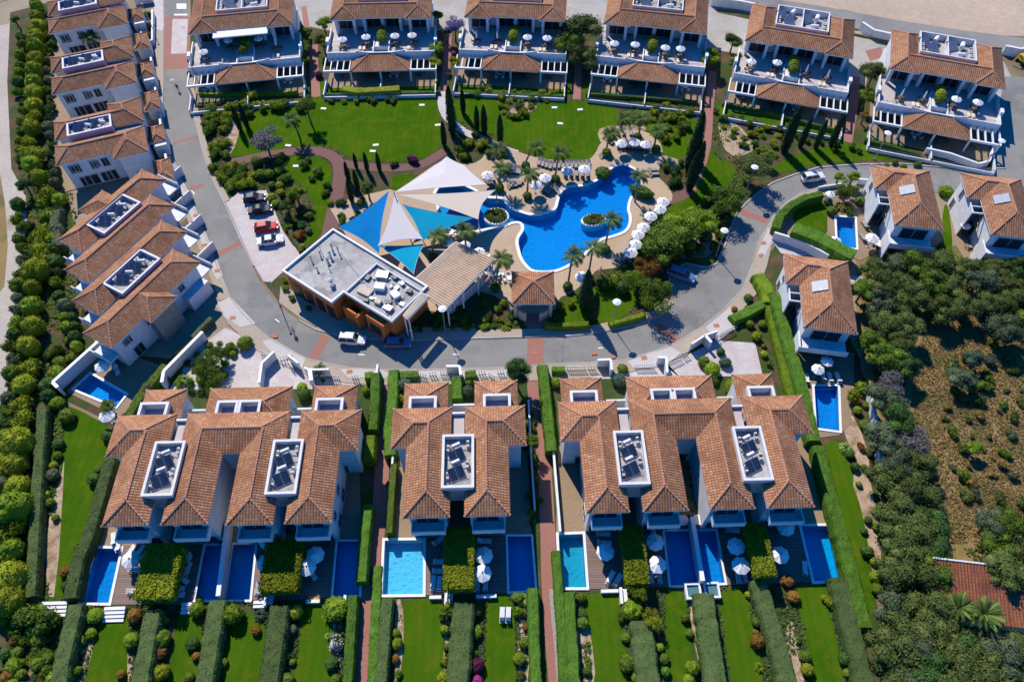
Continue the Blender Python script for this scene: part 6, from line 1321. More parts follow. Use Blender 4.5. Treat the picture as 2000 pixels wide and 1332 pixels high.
HG = [("82,795 74,900 68,1000 58,1165", 1.5, 1.7, 'leaf_hedge', 'dull green clipped hedge left of the left lawn, above the white steps'),
      ("214,895 196,960 170,1050 150,1095 136,1168", 1.8, 1.9, 'leaf_hedge', 'dull green hedge between the left lawn and the leftmost house'),
      ("148,1180 132,1240 118,1300 108,1380", 2.1, 1.9, 'leaf_hedge', 'dull green hedge running down from the white steps, leftmost bottom hedge'),
      ("298,1190 287,1250 272,1330 264,1380", 2.2, 1.9, 'leaf_hedge', 'dull green bottom hedge, second from the left'), ("424,1172 412,1250 398,1330 392,1380", 2.3, 1.9, 'leaf_hedge', 'dull green bottom hedge, third from the left, at the ball tree'),
      ("546,1182 536,1250 524,1330 518,1380", 2.5, 1.9, 'leaf_hedge', 'wide dull green bottom hedge, fourth from the left'), ("689,1162 684,1250 678,1330 676,1380", 1.3, 1.8, 'leaf_hedge2', 'narrow bright hedge left of the lower left footpath'),
      ("737,1105 733,1200 728,1300 725,1380", 1.2, .5, 'leaf_hedge2', 'low bright ground hedge right of the lower left footpath'), ("756,1168 750,1250 743,1330 740,1380", 1.5, 1.6, 'leaf_hedge', 'thin dull hedge beside the lower left footpath'),
      ("906,1176 900,1250 894,1330 892,1380", 2.7, 1.9, 'leaf_hedge', 'widest dull green bottom hedge below the middle clipped canopy'), ("1041,1148 1043,1230 1047,1330 1048,1380", 1.4, 1.8, 'leaf_hedge2', 'bright hedge left of the lower right footpath'),
      ("1086,1075 1092,1160 1099,1260 1104,1380", 1.2, 1.2, 'leaf_hedge2', 'bright hedge right of the lower right footpath, nearer the path'), ("1112,1156 1116,1230 1121,1320 1124,1380", 1.4, 1.5, 'leaf_hedge2', 'bright hedge right of the lower right footpath, farther from the path'),
      ("1254,1212 1260,1270 1268,1330 1272,1380", 2.8, 1.9, 'leaf_hedge', 'wide dull hedge above the bottom edge, right of the teal pool lawn'), ("1375,1158 1385,1230 1400,1330 1408,1380", 2.6, 1.9, 'leaf_hedge', 'dull green hedge starting between the white square tubs'),
      ("1483,1132 1500,1190 1530,1290 1552,1380", 2.2, 1.9, 'leaf_hedge', 'slanting dull hedge below the right clipped canopy'), ("1640,1127 1660,1210 1682,1290 1700,1380", 2.3, 1.9, 'leaf_hedge', 'slanting dull hedge below the rightmost pool'),
      ("1512,570 1530,630 1548,690 1566,750 1580,810 1592,860", 1.9, 2.2, 'leaf_hedge2', 'tall bright hedge along the right edge villa terrace'), ("1490,560 1506,610 1524,680 1542,750 1556,800", 1.4, 1.2, 'leaf_bright', 'lower yellowish hedge beside the tall right hedge'),
      ("1600,870 1616,940 1636,1010 1655,1080 1672,1150 1690,1225", 1.9, 2.0, 'leaf_hedge2', 'long bright hedge between the rightmost pool and the long lawn'),
      ("733,728 732,780 727,838", 1.5, 2.4, 'leaf_hedge2', 'tall bright hedge left of the upper left footpath'), ("712,733 728,731", 1.3, 2.0, 'leaf_hedge2', 'short bright hedge at the corner of the upper left footpath'),
      ("722,850 719,895", 1.7, 2.6, 'leaf_bright', 'lime bushy hedge block left of the left footpath'), ("718,985 711,1050 705,1135", 1.5, 2.0, 'leaf_hedge2', 'hedge between the fully shaded pool and the left footpath'),
      ("769,722 766,780 759,840 762,888", 1.6, 1.5, 'leaf_hedge2', 'bright hedge right of the upper left footpath'), ("770,905 765,960 760,1040", .9, 1.6, 'leaf_mid', 'thin hedge along the tan patio of the middle villas'),
      ("782,731 816,730", 1.3, 1.3, 'leaf_hedge2', 'short bright hedge left of the first middle gate'), ("908,731 930,729", 1.4, 1.3, 'leaf_hedge2', 'short bright hedge between the two middle driveways'), ("892,735 893,778", 1.5, 1.3, 'leaf_hedge2', 'bright hedge between the two low middle roofs'),
      ("1060,712 1066,770 1072,830 1077,880", 1.6, 1.9, 'leaf_hedge2', 'bright hedge right of the upper right footpath'), ("1078,720 1104,720", 1.1, 1.2, 'leaf_hedge2', 'short hedge left of the twelfth slatted gate'),
      ("322,712 295,745 268,780 250,810", 1.5, 1.5, 'leaf_mid', 'dark diagonal hedge beside the tilted pool'), ("412,620 392,640 368,665 340,690", .8, 1.2, 'leaf_olive', 'thin grey green diagonal hedge beside the rotated terrace'), ("328,735 300,745 285,775 270,805", 1.3, .9, 'leaf_olive', 'low pale diagonal hedge above the leftmost front villa'),
      ("1606,377 1575,384 1545,400 1525,420 1517,445", 1.5, 1.9, 'leaf_hedge2', 'curved bright hedge along the road by the upper right villa'), ("1550,443 1590,458 1630,478 1668,498", 3.0, 2.8, 'leaf_hedge2', 'massive tall hedge below the upper right villa pool'),
      ("1430,622 1462,608 1502,586", 1.7, 1.3, 'leaf_hedge2', 'low bright hedge by the right driveway bend'), ("1480,535 1497,560 1505,590", 2.2, 1.6, 'leaf_bright', 'bulging bright hedge beside the right bend pavement'),
      ("1064,633 1100,634 1150,632", 1.0, 1.1, 'leaf_bright', 'yellow green hedge right of the entrance pavilion path'), ("1190,632 1230,622 1260,612", .9, 1.0, 'leaf_bright', 'yellow green hedge behind the lawn corner street lamp'),
      ("388,182 450,183 540,181 580,179", .7, .7, 'leaf_bright', 'low hedge in front of the top left house'), ("628,183 700,184 860,178", .7, .7, 'leaf_dark', 'low hedge in front of the second terrace house'), ("900,182 1000,184 1105,187", .7, .7, 'leaf_dark', 'low hedge in front of the third terrace house'),
      ("1145,182 1250,189 1360,198", .7, .7, 'leaf_dark', 'low hedge in front of the fourth terrace house'), ("1412,200 1500,218 1630,252", .7, .8, 'leaf_dark', 'low hedge in front of the fifth terrace house'), ("1690,272 1740,284 1800,302", .8, .8, 'leaf_dark', 'low hedge in front of the top right terrace house'),
      ("108,410 104,440 112,480", 1.8, 2.0, 'leaf_olive', 'grey green hedge left of the rotated terrace'), ("668,172 700,177 780,172", 1.8, 1.5, 'leaf_yellow', 'bushy yellow green hedge below the second terrace house'),
      ("540,382 556,420 570,460 588,490", .8, .6, 'leaf_olive', 'low grey hedge along the parking bay'), ("1640,60 1700,72 1760,88 1830,100", .5, .4, 'leaf_dryyellow', 'thin weedy strip beside the dirt lot road')]
for px, w_, h, mt, lb in HG: hedge(px, w_, h, mt, lb, False)
# clipped canopies over the decks: box shaped trees
for k, (x0, y0, x1, y1, l) in enumerate(((288, 1062, 334, 1170, 'block shaped clipped canopy over the left deck, leftmost'), (523, 1052, 578, 1155, 'block shaped clipped canopy over the second deck'), (870, 1030, 924, 1150, 'block shaped clipped canopy of the middle villas'), (1212, 1026, 1268, 1140, 'block shaped clipped canopy over the fourth deck'), (1455, 1022, 1516, 1125, 'block shaped clipped canopy of the right villas'))):
    H_ = 3.2; a = P(x0, y0, H_); b = P(x1, y1, H_); cx, cy = (a[0] + b[0]) / 2, (a[1] + b[1]) / 2; wx, wy = (b[0] - a[0]) / 2, (a[1] - b[1]) / 2
    r = thing('clipped_tree_block', l, 'clipped tree', (cx, cy, 0), math.radians(1.6), 'block shaped clipped canopies')
    mb = MB(); R_ = random.Random(k)
    for i in range(3):
        for s_ in (-1, 1): mb.tube((s_ * wx * .4, -wy * .7 + i * wy * .7, 0), (s_ * wx * .5, -wy * .6 + i * wy * .6, 1.9), .11, .08, 6)
    mb.build('trunk', 'bark', r); mb = MB(); nx, ny = 8, 12
    def sp(u, v, w__):
        k_ = 1 + .05 * noise.noise(Vector((u * 2 + k, v * 2, w__ * 2))); return (u * wx * k_, v * wy * k_, 1.5 + (H_ - 1.5 + .25) * w__ * k_)
    mb.idx([sp(-.9, -.9, 0), sp(.9, -.9, 0), sp(.9, .9, 0), sp(-.9, .9, 0), sp(-.9, -.9, .88), sp(.9, -.9, .88), sp(.9, .9, .88), sp(-.9, .9, .88)], [(0, 3, 2, 1), (4, 5, 6, 7), (0, 1, 5, 4), (1, 2, 6, 5), (2, 3, 7, 6), (3, 0, 4, 7)])
    for _ in range(3400):
        f = R_.random()
        if f < .5: u, v, w__, n_ = R_.uniform(-1, 1), R_.uniform(-1, 1), 1 - .12 * R_.random(), (0, 0, 1)
        elif f < .75: u, v, w__, n_ = R_.choice((-1, 1)) * R_.uniform(.93, 1.02), R_.uniform(-1, 1), R_.random(), None
        else: u, v, w__, n_ = R_.uniform(-1, 1), R_.choice((-1, 1)) * R_.uniform(.93, 1.02), R_.random(), None
        if abs(u) > .9 and abs(v) > .9 and R_.random() < .6: continue
        leafquad(mb, sp(u, v, w__), n_ or ((1 if u > 0 else -1) if abs(u) > .9 else 0, (1 if v > 0 else -1) if abs(v) > .9 else 0, .4), .17, R_)
    mb.build('crown', 'leaf_yellow', r)
# ---- palms
def frond_mesh(mat, L_=2.3, wide=.42, droop=.9, key='feather'):
    if (key, mat) in BM: return BM[(key, mat)]
    mb = MB(); n = 14; P_ = []
    for i in range(n + 1):
        t_ = i / n; P_.append(Vector((L_ * (t_ - .22 * t_ ** 3), 0, .55 * L_ * .6 * t_ - droop * L_ * .62 * t_ ** 2.2)))
    for i in range(n):
        mb.tube(P_[i], P_[i + 1], .03, .02, 3, cap=False)
        if i < 2: continue
        for s_ in (-1, 1):
            for q in (0, .5):
                b = P_[i].lerp(P_[i + 1], q); l_ = wide * (1 - abs((i + q) / n - .5) * 1.1) * 1.5; tip = b + Vector((l_ * .5, s_ * l_, -.25 * l_)); e = P_[i].lerp(P_[i + 1], q + .55)
                mb.idx([tuple(b), tuple(e), tuple(tip)], [(0, 1, 2)])
    BM[(key, mat)] = mb.mesh('frond', mat); return BM[(key, mat)]
def palm(base, top, h, label=None, mat='leaf_palm', n=17, L_=1.0, r_=.16, sway=.35, auto=False, fan=False):
    b = P(*base); t_ = P(*top, h); r = thing('palm_tree', label or 'feather palm', 'palm tree', (*b, 0), 0, GRP['palm tree'], auto or label is None)
    dx, dy = t_[0] - b[0], t_[1] - b[1]; mb = MB(); pr = Vector((0, 0, -.1)); K = 7
    for k in range(1, K + 1):
        f = k / K; q = Vector((dx * f ** 1.6, dy * f ** 1.6, h * f)); mb.tube(pr, q, r_ * (1.25 - .35 * f), r_ * (1.2 - .35 * f), 8); pr = q
    mb.build('trunk', 'palm_bark', r); fm = frond_mesh(mat) if not fan else (frond_mesh('leaf_fan', 1.6, .13, .45, 'fan'), frond_mesh('leaf_palm', 1.6, .13, .45, 'fan')); off = VR.uniform(0, 6.28)
    for i in range(n):
        a = off + 2.4 * i; bias = math.cos(a) * sway
        o = put('frond', fm[i % 2] if fan else fm, r, (dx, dy, h)); e = (.55 - 1.1 * (i / n)) ; s_ = L_ * VR.uniform(.85, 1.1) * (1 + bias * .35)
        o.rotation_euler = (VR.uniform(-.2, .2), e - .25 + bias * .2, a - math.sin(a) * sway * .9); o.scale = (s_,) * 3
    return r
for base, top, h, l in (((975, 363), (978, 330), 4.6, 'palm in a round bush beside the topmost shade sail'), ((1027, 320), (1045, 290), 4.6, 'palm at the left edge of the row of nine loungers'), ((1030, 378), (1032, 342), 4.8, 'palm between the two left poolside parasols'), ((1085, 345), (1092, 300), 5.2, 'palm in front of the row of nine loungers'),
                        ((1185, 290), (1192, 262), 4.8, 'palm at the upper left corner of the beach end'), ((1248, 262), (1252, 232), 4.6, 'palm above the three beach end parasols'), ((1278, 285), (1284, 256), 4.5, 'palm right of the three beach end parasols'), ((1212, 255), (1218, 232), 4.6, 'dark palm above the beach end corner'),
                        ((845, 500), (852, 462), 5.0, 'palm beside the lower teal shade sail'), ((912, 500), (906, 452), 6.6, 'tall palm leaning over the slatted pergola'), ((968, 562), (978, 508), 6.0, 'windblown palm between pergola and pool'), ((1109, 560), (1118, 500), 5.6, 'palm below the main pool, left of the lone parasol'),
                        ((1149, 540), (1158, 485), 5.4, 'palm at the lower right pool edge, left of its round bush'), ((1183, 478), (1192, 430), 5.6, 'windblown palm at the right pool edge by the oval planter'), ((1240, 395), (1246, 345), 5.2, 'palm standing in the long poolside shrub'), ((960, 312), (972, 292), 3.4, 'short palm behind the topmost shade sail'),
                        ((583, 262), (567, 235), 4.4, 'small palm on the upper left lawn'), ((165, 85), (172, 75), 4.0, 'bushy palm in the courtyard of the second left pair'), ((622, 735), (622, 722), 1.2, 'small potted palm by the front driveway wall')):
    palm(base, top, h, l, L_=1.05 if h > 3 else .6, n=19)
for px in ((975, 365), (1027, 322), (1030, 381), (1085, 348), (1185, 297), (1245, 265), (1282, 289), (846, 501), (968, 560), (1109, 558), (1182, 485), (1149, 541)): bush(px, 10.5, 'leaf_dark', 'ball', z=.04)
palm((1880, 1200), (1872, 1188), 4.0, 'big fan palm left of the two below the red tiled wood house', 'leaf_fan', 40, 1.6, .3, .1, fan=True); palm((1925, 1215), (1922, 1200), 4.6, 'big fan palm right of the two below the red tiled wood house', 'leaf_fan', 44, 1.75, .3, .1, fan=True)
for px, l in (((360, 735), 'spiky dragon plants left of the front drive'), ((505, 1195), None), ((1655, 870), None), ((1022, 1165), None), ((1034, 820), None), ((1036, 880), None), ((640, 1240), None)): bush(px, 16 if px[0] != 640 else 9, 'leaf_fan' if px[0] != 505 else 'leaf_teal', 'spiky', l)
# ---- cypresses
for b, t_, h in (((868, 285), (863, 235), 7.5), ((884, 262), (873, 182), 10), ((880, 232), (870, 165), 9), ((905, 222), (902, 172), 7.5), ((932, 255), (930, 205), 7.5), ((946, 262), (950, 203), 8), ((977, 280), (978, 222), 8.5), ((697, 330), (694, 297), 6), ((718, 335), (718, 296), 6), ((742, 335), (741, 296), 6),
                 ((682, 355), (676, 315), 6.5), ((700, 375), (690, 330), 7), ((688, 395), (684, 350), 7), ((470, 255), (468, 205), 6.5), ((484, 250), (482, 200), 6.5), ((1345, 335), (1368, 205), 11), ((1352, 310), (1380, 218), 10), ((1358, 345), (1372, 275), 9), ((1345, 372), (1366, 290), 9),
                 ((1530, 297), (1565, 205), 11), ((1562, 288), (1582, 230), 8), ((1592, 290), (1612, 232), 8), ((1622, 285), (1640, 220), 8.5), ((1140, 605), (1150, 525), 9.5), ((1158, 628), (1164, 570), 8)):
    p = P(*b); q = min((abs(Q(*p, z / 4)[1] - t_[1]), z / 4) for z in range(12, 60))[1]; q = max(4, min(12, q))
    o = put('cypress', bushmesh('cypress', 'leaf_cypress', VR.randrange(3)), None, (p[0], p[1], -.05), VR.uniform(0, 6), (q * .82, q * .82, q)); tag(o, 'dark slender cypress', 'cypress', GRP['cypress'], True)
# ---- single trees
T_ = [((1112, 85), 36, 5.0, 'leaf_mid', 'crown', 'green lower left part crown beside the big eucalyptus'), ((1962, 1118), 30, 4.6, 'leaf_forest', 'crown', 'olive green tree overhanging the right side of the red tiled house'), ((1826, 1120), 24, 4.0, 'leaf_mid', 'crown', 'green tree overhanging the left side of the red tiled house'), ((598, 205), 26, 4.6, 'leaf_mid', 'open', 'light green tree with a long shadow on the upper left lawn'), ((1134, 55), 54, 6.0, 'leaf_forest', 'crown', 'big eucalyptus between the third and fourth terrace houses'), ((1138, 110), 36, 4.0, 'leaf_forest', 'crown', 'lower dark crown under the big eucalyptus'),
      ((518, 276), 40, 3.4, 'leaf_grey', 'open', 'grey thin crowned tree left of the lawn'), ((888, 50), 24, 4.5, 'leaf_jacaranda', 'open', 'purple flowering tree between the second and third terrace houses'), ((1475, 325), 36, 4.0, 'leaf_forest', 'open', 'grey green tree at the upper road bend'), ((1420, 390), 34, 3.6, 'leaf_mid', 'open', 'sparse tree above the right bend'),
      ((1335, 445), 34, 3.8, 'leaf_bright', 'crown', 'bright green tree group top, inside the right bend'), ((1300, 468), 38, 3.8, 'leaf_mid', 'crown', 'large green tree behind the white parasol row'), ((1285, 490), 30, 3.4, 'leaf_mid', 'crown', 'green tree at the lower end of the parasol row'), ((1262, 522), 24, 3.2, 'leaf_rust', 'open', 'rust coloured tree above the blue estate car'), ((1245, 545), 20, 3.0, 'leaf_bright', 'open', 'small green tree below the rust coloured tree'),
      ((1280, 575), 34, 3.6, 'leaf_mid', 'open', 'thin crowned tree casting dappled shade on the lower bend'), ((1365, 430), 30, 3.6, 'leaf_bright', 'crown', 'yellowish green tree inside the upper right bend'), ((578, 378), 22, 2.8, 'leaf_bright', 'crown', 'round tree beside the parking bay shrubs'), ((718, 370), 17, 2.6, 'leaf_dark', 'crown', 'dark round tree among the cypresses left of the sails'), ((560, 402), 16, 2.6, 'leaf_dark', 'crown', 'dark small tree right of the red car'),
      ((1432, 80), 21, 3.4, 'leaf_dark', 'crown', 'dark tree left of the fifth terrace house'), ((1440, 120), 18, 3.0, 'leaf_mid', 'crown', 'green tree below the dark tree of the fifth house'), ((1388, 112), 22, 4.0, 'leaf_yellow', 'crown', 'yellow green tree at the right corner of the fourth terrace house'), ((1708, 140), 27, 4.0, 'leaf_forest', 'crown', 'grey green tree left of the top right house'), ((1694, 188), 20, 3.4, 'leaf_bright', 'crown', 'bright round tree left of the top right house'),
      ((1690, 225), 11, 2.2, 'leaf_rust', 'crown', 'small rusty tree below the bright round tree'), ((632, 45), 18, 3.6, 'leaf_bright', 'crown', 'light green tree left of the second terrace house, upper one'), ((630, 80), 20, 3.6, 'leaf_mid', 'crown', 'green tree left of the second terrace house, middle one'), ((594, 92), 18, 3.2, 'leaf_mid', 'crown', 'green tree right of the top left house, middle one'), ((592, 118), 14, 2.6, 'leaf_bright', 'crown', 'green tree right of the top left house, lower one'), ((598, 65), 16, 3.4, 'leaf_mid', 'crown', 'green tree right of the top left house, upper one'),
      ((852, 98), 20, 4.0, 'leaf_bright', 'crown', 'bright green tree right of the second terrace house'), ((850, 122), 15, 3.2, 'leaf_yellow', 'crown', 'yellow topped small tree right of the second terrace house'), ((888, 120), 13, 3.2, 'leaf_yellow', 'crown', 'yellow topped small tree at the head of the cypress path'), ((855, 30), 14, 3.4, 'leaf_bright', 'crown', 'small green tree at the top left of the purple flowering tree'), ((872, 62), 12, 3.0, 'leaf_mid', 'crown', 'small green tree under the purple flowering tree'),
      ((1010, 718), 21, 5.6, 'leaf_dark', 'crown', 'tall dark conifer at the head of the right footpath'), ((1012, 735), 24, 3.6, 'leaf_dark', 'crown', 'lower skirt of the dark conifer at the right footpath'), ((1655, 372), 26, 2.4, 'leaf_mid', 'open', 'feathery tree beside the white gate canopy of the upper villa'), ((1640, 345), 12, 2.6, 'leaf_bright', 'crown', 'small bright tree on the road edge by the white estate car, left'), ((1668, 345), 14, 2.6, 'leaf_bright', 'crown', 'small bright tree on the road edge by the white estate car, right'),
      ((211, 793), 16, 2.6, 'leaf_mid', 'open', 'small tree hanging over the lower edge of the tilted pool'), ((400, 715), 26, 2.8, 'leaf_mid', 'open', 'loose palm like shrub tree by the left front drive'), ((425, 690), 20, 2.4, 'leaf_mid', 'open', 'upper loose shrub tree by the left front drive'), ((420, 735), 22, 2.4, 'leaf_mid', 'open', 'lower loose shrub tree by the left front drive'), ((1500, 300), 16, 2.6, 'leaf_bright', 'open', 'bright shrub tree left of the upper right cypresses'),
      ((28, 38), 10, 3.0, 'leaf_dark', 'crown', 'small round tree alone at the top left corner'), ((45, 360), 18, 2.8, 'leaf_dark', 'crown', 'dark round tree beside the dirt track'), ((1040, 860), 13, 3.2, 'leaf_bright', 'open', 'lime coloured vine tree above the right footpath wall'), ((1245, 1150), 17, 2.4, 'leaf_yellow', 'open', 'yellow leafed tree below the fourth clipped canopy'), ((1275, 1210), 15, 2.0, 'leaf_yellow', 'open', 'yellow spiky shrub tree beside the wide bottom hedge')]
for px, rp, h, mt, kd, lb in T_: tree(px, rp * (1.2 if px[1] < 150 and rp < 40 else 1.22 if 1230 < px[0] < 1500 and 300 < px[1] < 600 else 1), h * (.9 if px[1] < 150 else 1), mt, kd, lb, auto=False)
